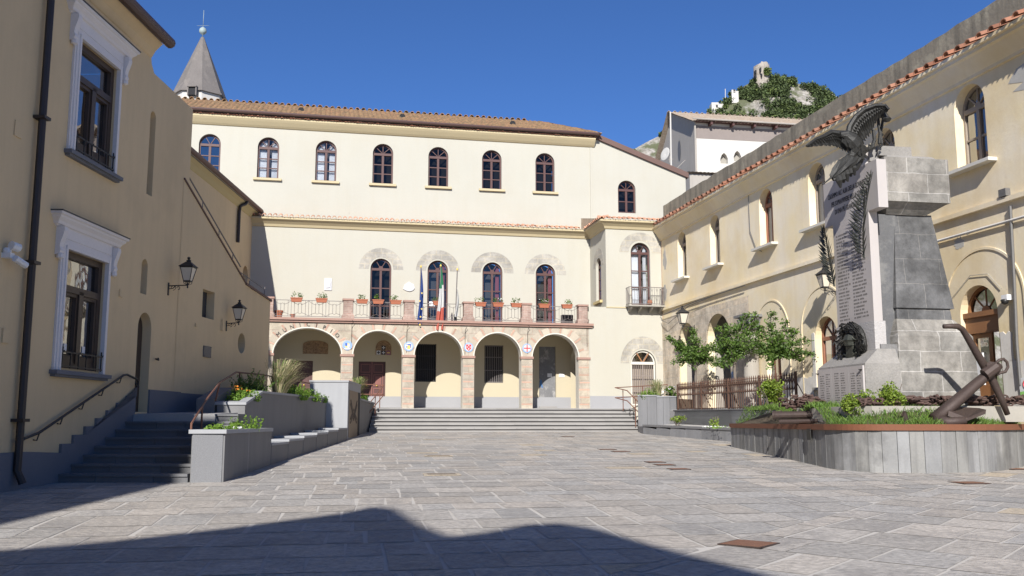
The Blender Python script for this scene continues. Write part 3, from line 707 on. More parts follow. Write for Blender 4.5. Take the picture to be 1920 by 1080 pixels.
# doors and windows under the arcade
def panel_door(x0, x1, z0, z1, y, mats, lock=True):
    d = MB(); d.box(x0, x1, y, y + .06, z0, z1); o = P('door', d, [mats[0]])
    c = (x0 + x1) / 2; q = MB(); H = z1 - z0
    for a, e in ((x0 + .06, c - .03), (c + .03, x1 - .06)):
        for f0, f1 in ((.05, .25), (.29, .42), (.46, .72), (.76, .95)):
            q.ring(rect(a + .04, e - .04, z0 + H * f0, z0 + H * f1), rect(a + .075, e - .075, z0 + H * f0 + .035, z0 + H * f1 - .035), y - .022, y)
        if H > 1: q.box(a + .12, e - .12, y - .015, y, z0 + H * .5, z0 + H * .68)
    q.box(c - .025, c + .025, y - .03, y, z0, z1); q.build('panel', [mats[1]], o)
    k = MB()
    for sg in (-1, 1): k.lathe([(.012, 0), (.03, .02), (.03, .05), (.012, .06)], (c + sg * .22, y - .05, z0 + H * .46), 8)
    k.build('handle', ['gold_ceramic'], o)
panel_door(-9.58, -8.42, 2.14, 4.16, D + .14, ('wood_maroon', 'wood_maroon')); panel_door(-6.43, -5.24, 2.14, 4.16, D + .14, ('wood_maroon', 'wood_maroon_light'))
for x0, x1, z0, z1 in ((-3.91, -2.98, 3.28, 4.98), (-.77, .10, 3.26, 4.97)):
    m_ = MB(); m_.wall(rect(x0, x1, z0, z1), [], D + .2); wn = P('barred_window', m_, ['dark_inside'])
    g_ = MB(); k = x0 + .04
    while k < x1: g_.box(k, k + .022, D + .03, D + .05, z0, z1); k += .085
    for z in (z0 + .02, z0 + .55, z0 + 1.15, z1 - .05): g_.box(x0, x1, D + .045, D + .06, z, z + .03)
    g_.build('bars', ['iron_grey' if x0 > -2 else 'iron'], wn)
m_ = MB(); m_.box(1.78, 2.58, D + .12, D + .17, 2.2, 4.95); od = P('iron_door', m_, ['old_iron_door'])
m_ = MB(); m_.box(2.20, 2.42, D + .11, D + .12, 3.55, 3.72); m_.build('notice', ['plastic_white'], od)
m_ = MB(); m_.prism([(1.80, 3.05), (1.86, 3.42), (1.92, 3.42), (1.98, 3.05), (1.93, 3.05), (1.91, 3.16), (1.87, 3.16), (1.85, 3.05)], D + .11, D + .12); m_.build('blue_letter', ['plastic_blue'], od)
m_ = MB(); m_.box(1.76, 2.60, D - .1, D + .1, 2.08, 2.2); m_.build('threshold', ['step_stone'], od)
m_ = MB(); m_.box(2.72, 2.98, D - .02, D, 3.55, 3.70); P('name_plate', m_, ['plastic_white'])
m_ = MB(); o_ = [(-8.87, 4.46), (-7.78, 4.46), (-7.78, 4.86)] + [(-8.325 + .545 * cos(pi * k / 10), 4.86 + .18 * sin(pi * k / 10)) for k in range(1, 10)] + [(-8.87, 4.86)]
m_.prism(o_, D - .03, D + .02); rl = P('relief_panel', m_, ['relief_brown'])
m_ = MB()
for k in range(26):
    x = random.uniform(-8.78, -7.88); z = random.uniform(4.5, 4.75); a = random.uniform(.1, .28)
    m_.prism([(x - a * .5, z), (x + a * .5, z - .02), (x + a * .2, z + .07)], D - random.uniform(.04, .06), D - .02)
m_.build('relief', ['relief_brown'], rl)
o_ = [(-5.70, 4.46), (-5.0, 4.46), (-5.0, 4.78)] + [(-5.35 + .35 * cos(pi * k / 12), 4.78 + .33 * sin(pi * k / 12)) for k in range(1, 12)] + [(-5.70, 4.78)]
m_ = MB(); m_.prism(o_, D - .025, D + .02); tp = P('tile_panel', m_, ['relief_brown'])
m_ = MB()
for x, z, mi in ((-5.35, 4.78, 0), (-5.57, 4.56, 1), (-5.35, 4.56, 0), (-5.13, 4.56, 2)):
    m_.box(x - .09, x + .09, D - .035, D - .02, z - .09, z + .09, mi)
    if mi < 2:
        cm = 3 if mi == 0 else 0
        m_.box(x - .07, x + .07, D - .042, D - .03, z - .018, z + .018, cm); m_.box(x - .018, x + .018, D - .044, D - .03, z - .07, z + .07, cm)
    else: m_.box(x - .06, x + .06, D - .042, D - .03, z - .03, z + .03, 4)
m_.build('emblem_tiles', ['black_ceramic', 'white_ceramic', 'purple_ceramic', 'white_ceramic', 'gold_ceramic'], tp)
# round ceramic arms on the piers
for i, e in enumerate(PE[:4]):
    c, z = e - .25, 4.66; m_ = MB(); m_.disc((c, 0, z), .205, 0, .03, 24); rd = P('ceramic_roundel', m_, ['blue_ceramic'])
    q = MB(); q.disc((c, -.03, z), .155 if i else .10, 0, .008, 24, 0 if i else 1)
    if i == 0: q.prism([(c - .09, z - .02), (c, z - .02), (c, z + .1), (c - .09, z + .1)], -.045, -.03, 'y', 3); q.prism([(c + .0, z - .1), (c + .09, z - .1), (c + .09, z + .04), (c, z + .04)], -.046, -.03, 'y', 2); q.box(c - .12, c + .12, -.044, -.03, z - .17, z - .11, 2)
    if i == 1: q.box(c - .1, c + .1, -.045, -.03, z - .06, z + .1, 3); q.box(c - .06, c + .06, -.05, -.03, z - .1, z + .04, 4); q.box(c - .1, c - .03, -.052, -.03, z + .02, z + .07, 2)
    if i == 2:
        q.prism([(c - .11, z + .12), (c + .11, z + .12), (c + .11, z - .05), (c, z - .15), (c - .11, z - .05)], -.046, -.03, 'y', 5)
        q.box(c - .02, c + .02, -.052, -.03, z - .1, z + .1, 2); q.box(c - .09, c + .09, -.053, -.03, z - .01, z + .03, 2); q.disc((c, -.05, z + .01), .045, 0, .006, 12, 5)
    if i == 3: q.box(c - .022, c + .022, -.046, -.03, z - .15, z + .15, 5); q.box(c - .15, c + .15, -.047, -.03, z - .022, z + .022, 5)
    q.build('emblem', ['white_ceramic', 'gold_ceramic', 'white_ceramic', 'navy_ceramic', 'gold_ceramic', 'red_ceramic'], rd)
m_ = MB(); m_.box(-8.02, -7.70, D - .04, D, 7.3, 7.84); wp = P('wall_plaque', m_, ['white_ceramic'])
m_ = MB(); m_.prism([(-7.95, 7.4), (-7.77, 7.42), (-7.74, 7.7), (-7.86, 7.8), (-7.97, 7.66)], D - .07, D - .03); m_.build('relief', ['white_ceramic'], wp)
m_ = MB(); m_.prism([(-4.52, 7.45), (-4.38, 7.38), (-4.22, 7.35), (-4.08, 7.40), (-4.0, 7.5), (-4.05, 7.68), (-4.16, 7.72), (-4.26, 7.80), (-4.36, 7.72), (-4.46, 7.66)], D - .05, D); P('scroll_plaque', m_, ['white_ceramic'])
# MUNICIPIO round the first arch
m_ = MB(); word = 'MUNICIPIO'; a, c, z, rz = ARC[0]; cx = (a + c) / 2
for i, ch in enumerate(word):
    th = pi / 2 + radians(50) - radians(100) * i / 8
    px, pz = cx + (1.38 + .11) * cos(th), z + (rz + .075) * sin(th)
    tx, tz = -(1.38) * sin(th), rz * cos(th); rot = atan2(-tz, -tx)
    vs, fs = text_mesh(ch, .235, .006, 'CENTER')
    T = Matrix.Translation((px, -.03, pz)) @ Matrix.Rotation(-rot, 4, 'Y') @ Matrix.Rotation(pi / 2, 4, 'X')
    m_.add([T @ q for q in vs], fs)
P('lettering', m_, ['lettering'])
# terrace balustrade
piers = [-10.28] + [e - .25 for e in PE]
for c in piers:
    m_ = MB(); m_.box(c - .26, c + .26, .0, .46, 5.785, 5.92); m_.hexa([(c - .25, .01, 5.92), (c + .25, .01, 5.92), (c + .25, .45, 5.92), (c - .25, .45, 5.92)], [(c - .2, .04, 6.02), (c + .2, .04, 6.02), (c + .2, .42, 6.02), (c - .2, .42, 6.02)])
    m_.box(c - .2, c + .2, .04, .42, 6.02, 6.56); pr = P('terrace_pier', m_, ['balustrade_brick'])
    m_ = MB(); m_.box(c - .24, c + .24, 0, .46, 6.56, 6.64); m_.build('coping', ['brick_band'], pr)
for i in range(5):
    x0, x1 = piers[i] + .21, piers[i + 1] - .21; g_ = MB(); y = .22
    for z in (5.87, 6.54): g_.box(x0, x1, y - .018, y + .018, z - .012, z + .012)
    n = max(1, round((x1 - x0) / .66)); wd = (x1 - x0) / n
    for k in range(n):
        a = x0 + k * wd; c = a + wd / 2
        for x in (a + .0, a + .13, c - .07, c + .07, a + wd - .13): g_.tube([(x, y, 5.87 if abs(x - c) > .1 else 6.0), (x, y, 6.54 if abs(x - c) > .1 else 6.42)], .008, 4)
        g_.tube([(a + .0, y, 6.53), (a + .13, y, 6.42), (c - .07, y, 6.36), (c, y, 6.42), (c + .07, y, 6.36), (a + wd - .13, y, 6.42), (a + wd, y, 6.53)], .008, 4)
        g_.tube([(a + .0, y, 5.88), (a + .13, y, 5.97), (c - .07, y, 6.02), (c, y, 5.96), (c + .07, y, 6.02), (a + wd - .13, y, 5.97), (a + wd, y, 5.88)], .008, 4)
    P('railing', g_, ['iron_grey'])
m_ = MB(); m_.box(2.45, 2.95, .75, 1.05, 5.8, 6.25); ac = P('ventilation_unit', m_, ['plaque_grey'])
m_ = MB()
for k in range(9): m_.box(2.48, 2.92, .73, .75, 5.84 + k * .043, 5.86 + k * .043)
m_.build('louvre', ['iron'], ac)
for px, py in ((660, 602), (763, 608), (872, 612), (989, 612), (1100, 600)):
    m_ = MB(); s, z = FH.st(px, py); m_.tube([(s, -.16, z + .03), (s + .05, -.2, z - .03), (s, -.14, z - .14), (s, -.03, z - .3), (s, -.02, z - 1.2)], .010, 4); P('cable', m_, ['iron'])

# flower boxes on the terrace railing
def leaves(mb, c, rad, n, size, flat=1.0, mi=0, down=0.0, shell=.35):
    for _ in range(n):
        while True:
            d = Vector((random.uniform(-1, 1), random.uniform(-1, 1), random.uniform(-1, 1)))
            if .02 < d.length < 1 and d.length > shell * random.random(): break
        p = Vector(c) + Vector((d.x * rad[0], d.y * rad[1], d.z * rad[2])); leaf(mb, p, size * random.uniform(.65, 1.3), mi)
def leaf(mb, p, s, mi=0):
    a = Vector((random.gauss(0, 1), random.gauss(0, 1), random.gauss(0, .7))).normalized(); n = Vector((random.gauss(0, .8), random.gauss(0, .8), random.gauss(0, .8) + .7))
    q = a.cross(n)
    if q.length < .05: q = a.cross(Vector((1, 0, 0)))
    q.normalize(); n = q.cross(a)
    mb.add([p - a * s * .5, p + q * s * .28 + n * s * .06, p + a * s * .5, p - q * s * .28 + n * s * .06], [(0, 1, 2), (0, 2, 3)], mi)
boxes = [(556, 563, 'above first arch, nearer to the lettering left end', 0), (603, 563, 'above first arch, right of the white wall relief', 0), (679, 563, 'just right of second terrace pier', 1), (709, 565, 'in front of leftmost French window', 1), (742, 566, 'under the cloud-shaped plaque', 0),
         (822, 568, 'half hidden behind the tricolour flag', 1), (901, 571, 'in front of third French window left half', 0), (934, 571, 'in front of third French window right half', 2), (968, 571, 'just left of fifth terrace pier', 0), (1020, 572, 'full of white flowers before rightmost French window', 3), (1063, 573, 'above the ventilation unit', 0)]
for px, py, wl, k in boxes:
    s, z = FH.st(px, py, .1); z = 6.45
    t = fthing(FH, 'flower_box', 'terracotta flower box on terrace railing ' + wl, 'planter', 'terracotta flower boxes on the terrace railing', (s, .1, z))
    q = MB(); q.hexa([(-.2, -.07, 0), (.2, -.07, 0), (.2, .07, 0), (-.2, .07, 0)], [(-.24, -.09, .17), (.24, -.09, .17), (.24, .09, .17), (-.24, .09, .17)]); q.box(-.25, .25, -.1, .1, .14, .18); q.build('trough', ['terracotta'], t)
    q = MB()
    for _ in range(3):
        a = random.uniform(-.17, .17); leaves(q, (a, 0, .28), (.12, .09, random.uniform(.1, .2)), 26, .075)
    if k == 3 or k == 2:
        for _ in range(14 if k == 3 else 4): leaf(q, Vector((random.uniform(-.2, .2), random.uniform(-.1, .05), random.uniform(.25, .4))), .08, 1)
    q.build('plant', ['leaf', 'flower_white'], t)
for (px, py, r, lbl) in ((523, 591, .17, 'wide terracotta pot at the shaded left end of the terrace'), (549, 595, .1, 'small terracotta pot standing low behind the terrace railing')):
    s, z = FH.st(px, py, .8); q = MB(); q.lathe([(r * .7, 0), (r, r * 1.6), (r * 1.1, r * 1.6), (r * 1.1, r * 2), (r * .9, r * 2), (r * .85, r * 1.4)], (0, 0, 0), 12)
    o = q.build('flower_pot', ['terracotta'], None); o.location = FH.w(s, .6, 5.79); tag(o, lbl, 'pot', 'terracotta pots on the terrace floor')

# flags
def flag(px, ptop, cols, lbl, wid, folds, fl0, fl1):
    s, zt = FH.st(px, ptop, -.25); s0 = s
    t = fthing(FH, 'flagpole', lbl, 'flag', 'flags on the terrace', (s0, .1, 5.8))
    q = MB(); q.tube([(0, .05, 0), (0, -.42, zt - 5.8)], .022, 6, mi=0); q.lathe([(.01, 0), (.04, .03), (.04, .07), (.01, .12)], (0, -.42, zt - 5.8), 8, 1)
    q.box(-.06, .06, -.0, .12, -.02, .28, 2); q.build('pole', ['iron_grey', 'gold_ceramic', 'plastic_black'], t)
    f = MB(); nz_, nx = 18, 12; H0, H1 = fl0 - 5.8, fl1 - 5.8
    for j in range(nz_ + 1):
        tt = j / nz_; z = H0 + (H1 - H0) * tt; wj = wid * (.12 + .88 * min(1, tt * 1.15) ** .8)
        for i in range(nx + 1):
            u = i / nx - .5; f.v.append(Vector((u * wj + .05 * sin(tt * 4) + (tt * .03), -.42 + .0 + .075 * sin(i / nx * 9 + tt * 2.2) * (.35 + tt) + .02 * sin(tt * 9) + (1 - (H0 + (H1 - H0) * tt) / (zt - 5.8)) * .25, z + .02 * sin(i * 1.3))))
    for j in range(nz_):
        for i in range(nx):
            a = j * (nx + 1) + i; f.f.append([a, a + 1, a + nx + 2, a + nx + 1]); f.m.append(min(len(cols) - 1, int((j + .35 * (i / nx - .5)) / nz_ * len(cols))) if len(cols) > 1 else 0)
    f.build('flag_cloth', cols, t, smooth=True)
    return t, s0, zt
t, s0, zt = flag(789, 503, ['flag_blue'], 'furled blue flag with gold stars on leftmost terrace pole', .19, 3, 8.05, 5.62)
q = MB()
for k in range(5):
    z = (2.0 - k * .33); x = (.05, -.03, .06, .02, .0)[k]; q.prism([(x + .05 * (1 if i % 2 == 0 else .42) * sin(i * pi / 5), z - .9 + .05 * (1 if i % 2 == 0 else .42) * cos(i * pi / 5)) for i in range(10)], -.46 + .05 * k, -.44 + .05 * k)
q.build('stars', ['gold_ceramic'], t)
flag(826, 501, ['flag_green', 'flag_white', 'flag_red'], 'Italian tricolour hanging limp from the middle terrace pole', .30, 3, 8.25, 5.38)
flag(857, 508, ['flag_white'], 'furled white flag on rightmost terrace pole', .12, 3, 7.2, 5.95)

# ------------------------------------------------------------------ long yellow building on the right
RB = fthing(FR, 'yellow_building', 'long weathered yellow building along the right side behind the monument', 'building')
def PR(name, mb, mats, parent=None): return mb.build(name, mats, RB if parent is None else parent)
S1 = 27.0
RW = [(2.52, .95, 'wood_grey', 2), (5.93, .92, 'wood_grey', 1), (10.26, 1.0, 'wood_red', 3), (13.69, 1.02, 'wood_grey', 3), (17.30, 1.04, 'wood_grey', 3), (20.82, 1.08, 'wood_grey', 3), (24.4, 1.08, 'wood_grey', 3)]
holes = [arch(c - w / 2, c + w / 2, 7.56, 9.56 - w / 2) for c, w, _, _ in RW]
holes += [arch(20.02, 21.30, 1.87, 4.05), arch(13.2, 14.47, 2.56, 4.06), rect(9.9, 10.92, 1.9, 4.08), arch(1.9, 3.72, 1.9, 4.72, .9), arch(4.85, 7.05, 1.9, 4.70, .95)]
m_ = MB(); m_.wall(rect(-.2, S1, 1.2, 10.35), holes, 0, .34); m_.quad((S1, 0, 1), (S1, 9, 1), (S1, 9, 10.4), (S1, 0, 10.4)); PR('wall', m_, ['aged_plaster'])
for i, (c, w, m, sp_) in enumerate(RW):
    cu = ('curtain', [(.05, .95)]) if i < 4 else ('curtain', [(.05, .3), (.7, .95)])
    arched_window(RB, c - w / 2, c + w / 2, 7.56, 9.56 - w / 2, .24, m=m, rows=1 if i < 4 else 2, spokes=3, glass='glass_mirror' if i > 3 else ('glass_clear' if i else 'glass_dark'), curtain=cu if i else None, hub=True, depth=.8)
    sill(RB, c - w / 2 - .28, c + w / 2 + .28, -.24, .1, 7.46, 7.54, 'white_trim')
m_ = MB(); k = RW[0]; m_.box(2.06, 2.98, .30, .33, 7.6, 9.0); PR('shutter', m_, ['wood_grey'])
m_ = MB(); m_.box(-.2, S1, -.10, 0, 6.42, 6.53); PR('string_course', m_, ['aged_plaster'])
m_ = MB(); cov = [(0, 9.62), (.06, 9.63), (.07, 9.70), (.13, 9.78), (.30, 10.02), (.36, 10.06), (.36, 10.14), (.42, 10.16), (.42, 10.24), (0, 10.24)]
profile_sweep(m_, cov, [((-.2, 0), (0, -1)), ((S1, 0), (0, -1))]); PR('cornice', m_, ['aged_plaster'])
m_ = MB(); tile_row(m_, (-.1, -.50, 10.27), (S1, -.50, 10.27), (0, 1, 0), r=.115, pitch=.39, rise=.2); PR('eaves_tiles', m_, ['tile_red'])
m_ = MB(); m_.quad((-.2, -.42, 10.25), (S1, -.42, 10.25), (S1, .45, 10.6), (-.2, .45, 10.6)); PR('tile_bed', m_, ['old_tile'])
m_ = MB(); n = 60; top = [(-.6 + (S1 + .6) * i / n, 11.42 + random.uniform(-.02, .03)) for i in range(n + 1)]
m_.prism([(-.6, 10.2), (S1, 10.2)] + top[::-1], .4, .75); PR('parapet', m_, ['grey_parapet'])
m_ = MB(); m_.quad((-.6, .75, 10.9), (S1, .75, 10.9), (S1, 9, 10.9), (-.6, 9, 10.9)); m_.quad((-.6, .4, 8), (-.6, 9, 8), (-.6, 9, 11.4), (-.6, .4, 11.4)); PR('flat_roof', m_, ['grey_render'])
for x0, x1, zs, rzz in ((9.12, 11.55, 4.4, None), (12.42, 15.05, 4.4, 1.22), (19.55, 22.15, 4.3, 1.2)):   # shallow blind arches
    r = (x1 - x0) / 2; c = (x0 + x1) / 2; rz = r * .98 if rzz is None else rzz; m_ = MB()
    o_ = [(x1, 1.9)] + [(c + r * cos(pi * k / 24), zs + rz * sin(pi * k / 24)) for k in range(25)] + [(x0, 1.9)]
    n_ = [(x1 + .055, 1.9)] + [(c + (r + .055) * cos(pi * k / 24), zs + (rz + .055) * sin(pi * k / 24)) for k in range(25)] + [(x0 - .055, 1.9)]
    for k in range(len(o_) - 1): m_.prism([o_[k], n_[k], n_[k + 1], o_[k + 1]], -.022, .01)
    PR('blind_arch', m_, ['aged_plaster'])
hs = [arch(1.9, 3.72, 1.9, 4.72, .9), arch(4.85, 7.05, 1.9, 4.70, .95)]
m_ = MB(); m_.wall(rect(-.15, 8.72, 1.85, 6.0), hs, -.02, .06); PR('bare_stone_wall', m_, ['rubble_wall'])
for (x0, x1, d0, d1, zt) in ((1.9, 3.72, 2.75, 3.35, 3.55), (4.85, 7.05, 5.75, 6.3, 3.9)):
    m_ = MB(); m_.wall(rect(x0 - .1, x1 + .1, 1.7, 5.8), [], 2.6); m_.quad((x1 + .0, .34, 1.8), (x1 + .0, 2.6, 1.8), (x1 + .0, 2.6, 5.8), (x1 + .0, .34, 5.8)); m_.quad((x0, .34, 1.8), (x0, 2.6, 1.8), (x0, 2.6, 5.8), (x0, .34, 5.8)); m_.quad((x0, .34, 5.7), (x1, .34, 5.7), (x1, 2.6, 5.7), (x0, 2.6, 5.7)); PR('recess', m_, ['grey_render'])
    m_ = MB(); m_.box(d0, d1, 2.45, 2.55, 1.9, zt); PR('door', m_, ['wood_maroon'])
m_ = MB(); m_.box(7.15, 7.5, -.05, -.02, 3.0, 3.35); PR('blue_notice', m_, ['plastic_blue'])
for a, e, z0, z1 in ((8.75, 9.88, 1.8, 2.95), (10.94, 13.0, 1.8, 2.9), (14.5, 19.98, 1.8, 2.9), (21.34, S1, 1.8, 2.85), (13.002, 13.18, 2.5, 4.25), (21.34, 21.7, 2.852, 3.5)):
    m_ = MB(); n = max(4, int((e - a) / .12)); m_.prism([(a, z0), (e, z0)] + [(e + (a - e) * k / n, z1 + random.uniform(-.05, .04)) for k in range(n + 1)], -.015, 0); PR('white_dado', m_, ['dado_white'])
def ragged(x, z, rx, rz):
    n = 26; return [(x + rx * cos(2 * pi * k / n) * random.uniform(.55, 1.15), z + rz * sin(2 * pi * k / n) * random.uniform(.6, 1.1)) for k in range(n)]
for pa in ((23.2, 9.1, .9, .5), (20.15, 5.8, .2, .17), (20.5, 6.0, .1, .06), (.5, 8.7, .22, .6), (.42, 7.2, .25, .42), (13.0, 2.75, .16, .4)):
    m_ = MB(); m_.prism(ragged(*pa), -.005, .02); PR('bare_patch', m_, ['peeled_plaster'])
# shop-like openings
fr_ = arched_window(RB, 13.2, 14.47, 2.56, 4.06, .22, m='wood_red', rows=1, spokes=3, fw=.09, glass='glass_mirror', depth=.8, hub=False, spread=.75)
arched_window(RB, 9.9, 10.92, 1.95, 4.08, .2, m='wood_red', rows=1, fw=.1, glass='glass_mirror', depth=.8, rect_only=True)
sill(RB, 13.05, 14.6, -.1, .1, 2.46, 2.55, 'concrete')
# half open door with fanlight behind the anchor
m_ = MB(); x0, x1, zs = 20.02, 21.30, 4.05; c = (x0 + x1) / 2; r = (x1 - x0) / 2
m_.ring(arch(x0, x1, 1.87, zs), arch(x0 + .07, x1 - .07, 1.88, zs, r - .07), .2, .32); m_.box(x0 - .02, x1 + .02, .12, .34, 3.58, 3.98); m_.box(x0 - .05, x1 + .05, .06, .34, 3.96, 4.08)
df = PR('door_frame', m_, ['wood_brown'])
m_ = MB(); m_.wall([(c + (r - .06) * cos(pi * k / 14), 4.07 + (r - .06) * sin(pi * k / 14)) for k in range(15)], [], .26); m_.build('fanlight', ['glass_dark'], df)
m_ = MB()
for k in range(3):
    a = pi * (k + 1) / 4; m_.tube([(c + .1 * cos(a), .24, 4.08 + .1 * sin(a)), (c + .56 * cos(a), .24, 4.07 + .56 * sin(a))], .022, 5)
m_.prism([(c + .15 * cos(pi * i / 8), 4.07 + .15 * sin(pi * i / 8)) for i in range(9)], .2, .26); m_.build('fan_bar', ['wood_brown'], df)
m_ = MB(); m_.ring(rect(x0 + .07, c + .12, 1.9, 3.57), rect(x0 + .2, c + .0, 2.75, 3.47), .22, .28); m_.box(x0 + .07, c + .12, .23, .27, 1.9, 2.75); lf = PR('door_leaf', m_, ['wood_brown'])
m_ = MB(); m_.wall(rect(x0 + .2, c, 2.75, 3.47), [], .25); m_.build('pane', ['glass_mirror'], lf)
m_ = MB(); m_.wall(rect(x0 - .1, x1 + .1, 1.8, 4.8), [], 1.4); m_.quad((x0, .3, 1.88), (x1, .3, 1.88), (x1, 1.4, 1.88), (x0, 1.4, 1.88)); PR('room_back', m_, ['dark_inside'])
m_ = MB(); m_.box(x1 - .2, x1 - .13, .3, 1.0, 1.9, 3.55); PR('inner_leaf', m_, ['wood_dark'])
m_ = MB(); m_.box(20.28, 20.72, -.02, .02, 2.35, 3.1); bx = PR('white_board', m_, ['plastic_white'])
m_ = MB(); m_.tube([(22.0, -.05, 6.3), (21.95, -.05, 4.6), (21.9, -.06, 3.2), (21.9, -.05, 2.3)], .035, 6); PR('drain_hose', m_, ['plaque_grey'])
m_ = MB(); m_.tube([(9.0, -.03, 10.0), (9.05, -.03, 8.3), (9.5, -.03, 7.55), (9.9, -.03, 7.4)], .012, 4)
PR('cable', m_, ['plaque_grey']); m_ = MB(); m_.tube([(.2, -.12, 6.0), (1.2, -.18, 5.75), (3.5, -.14, 6.25), (6.4, -.12, 6.38)], .014, 4); PR('cable', m_, ['plaque_grey']); m_ = MB(); m_.tube([(.1, -.1, 6.2), (4, -.13, 6.35), (8.7, -.12, 6.38)], .02, 4); PR('cable', m_, ['plaque_grey']); m_ = MB(); m_.tube([(19.6, -.03, 4.1), (19.8, -.03, 4.5), (20.5, -.03, 4.95), (21.1, -.03, 4.9), (21.5, -.03, 4.5)], .009, 4)
PR('cable', m_, ['concrete']); m_ = MB(); m_.tube([(14.9, -.05, 5.5), (14.95, -.05, 3.9)], .05, 6); PR('cable', m_, ['plaque_grey'])
m_ = MB(); m_.tube([(15.2, -.06, 6.0), (S1, -.06, 5.95)], .035, 6); PR('conduit', m_, ['dado_white'])
m_ = MB(); m_.box(21.75, 21.98, -.13, 0, 6.55, 6.72); PR('junction_box', m_, ['plaque_grey'])
# antique column against the wall
t = fthing(FR, 'antique_column', 'old stone column with carved capital embedded beside the bare stone wall', 'column', at=(9.3, -.28, 1.86))
q = MB(); q.lathe([(.36, 0), (.36, .15), (.30, .2), (.28, .5), (.255, 2.75), (.25, 2.8)], (0, 0, 0), 18); q.build('shaft', ['grey_render'], t, smooth=True)
q = MB(); q.lathe([(.25, 2.8), (.29, 2.84), (.27, 2.9), (.33, 3.1), (.42, 3.25), (.45, 3.27)], (0, 0, 0), 18)
for k in range(12): a = 2 * pi * k / 12; q.tube([(.27 * cos(a), .27 * sin(a), 2.85), (.36 * cos(a), .36 * sin(a), 3.05), (.44 * cos(a), .44 * sin(a), 3.2)], [.05, .05, .02], 5)
q.box(-.42, .42, -.42, .42, 3.27, 3.36); q.build('capital', ['lava_rough'], t)

# ------------------------------------------------------------------ left building with white window surrounds
LB = fthing(FL, 'left_building', 'tall tan plastered building in shade at the left edge with white window surrounds', 'building')
def PL(name, mb, mats, parent=None): return mb.build(name, mats, LB if parent is None else parent)
B0 = -12.0; OV = .28
curve = [(4.42, 9.4), (4.42, 9.2), (4.46, 9.02), (4.52, 8.9)]
outline = [(B0, .0), (6.86, .5), (6.86, 8.82), (4.62, 8.86)] + curve[::-1][1:] + [(4.42, 9.48), (B0, 9.48)]
holes = [rect(1.38, 2.92, 2.42, 4.47), rect(1.38, 2.92, 6.24, 8.29), arch(4.50, 5.16, 1.70, 3.42), arch(4.52, 4.82, 4.12, 4.70), arch(4.55, 4.83, 6.22, 7.9)]
m_ = MB(); m_.wall(outline, holes, 0, .32)
m_.quad((6.86, 0, .5), (6.86, 7, .5), (6.86, 7, 8.82), (6.86, 0, 8.82)); m_.quad((4.6, 0, 8.84), (6.86, 0, 8.82), (6.86, 7, 8.82), (4.6, 7, 8.84)); m_.quad((4.42, 0, 8.8), (4.42, 7, 8.8), (4.42, 7, 9.5), (4.42, 0, 9.5))
m_.quad((B0, 0, 0), (B0, 9, 0), (B0, 9, 9.5), (B0, 0, 9.5)); PL('wall', m_, ['tan_plaster'])
m_ = MB(); m_.hexa([(B0, -OV, 9.46), (4.5, -OV, 9.46), (4.5, 4, 11.0), (B0, 4, 11.0)], [(B0, -OV, 9.53), (4.5, -OV, 9.53), (4.5, 4, 11.1), (B0, 4, 11.1)]); m_.quad((B0, 4, 11.1), (4.5, 4, 11.1), (4.5, 9, 9.5), (B0, 9, 9.5)); PL('roof', m_, ['old_tile'])
m_ = MB(); m_.tube([(B0, -OV - .06, 9.52), (4.56, -OV - .06, 9.50)], .115, 10); PL('gutter', m_, ['gutter_brown'])
m_ = MB(); profile_sweep(m_, [(0, 9.12), (.03, 9.14), (.1, 9.27), (.25, 9.42), (0, 9.46)], [((B0, 0), (0, -1)), ((4.40, 0), (0, -1))]); PL('cornice', m_, ['tan_plaster'])
m_ = MB(); m_.tube([(.2, -.3, 9.5), (.2, -.13, 9.1), (.2, -.11, 8.8), (.2, -.11, .75), (.22, -.2, .55)], .062, 8)
for z in (1.5, 4, 6.4, 8.6): m_.box(.1, .3, -.2, 0, z, z + .05)
PL('rain_pipe', m_, ['pipe_dark'])
m_ = MB(); m_.wall(arch(4.50, 5.16, 1.7, 3.42), [], .19); PL('door', m_, ['wood_dark'])
m_ = MB(); m_.tube([(5.42, -.02, 2.83), (5.38, -.1, 2.8), (5.30, -.12, 2.83)], .02, 5); PL('door_pull', m_, ['iron'])
m_ = MB()
for a, e, z0, z1 in ((4.52, 4.82, 4.12, 4.70), (4.55, 4.83, 6.22, 7.9)): m_.wall(arch(a, e, z0, z1), [], .3)
PL('slit_back', m_, ['dim_room'])
m_ = MB(); pts = [(B0, 0)]; pts = [(-5, .1), (.55, .3)]
poly = [(B0, -.2), (4.48, .6), (4.48, 2.18)]
for k in range(7, -1, -1):
    y = 1.62 + .41 * k; ztop = .478 + .1475 * (k + 1) + .50
    poly += [(y + .02, ztop + (.03 if k == 7 else 0)), (y + .02, ztop - .1475)]
poly += [(.45, 1.03), (B0, 1.0)]
m_.prism(poly, -.05, .02); m_.prism([(5.17, .6), (6.86, .6), (6.86, 2.17), (5.17, 2.17)], -.04, .02); PL('plinth', m_, ['plinth_stone'])
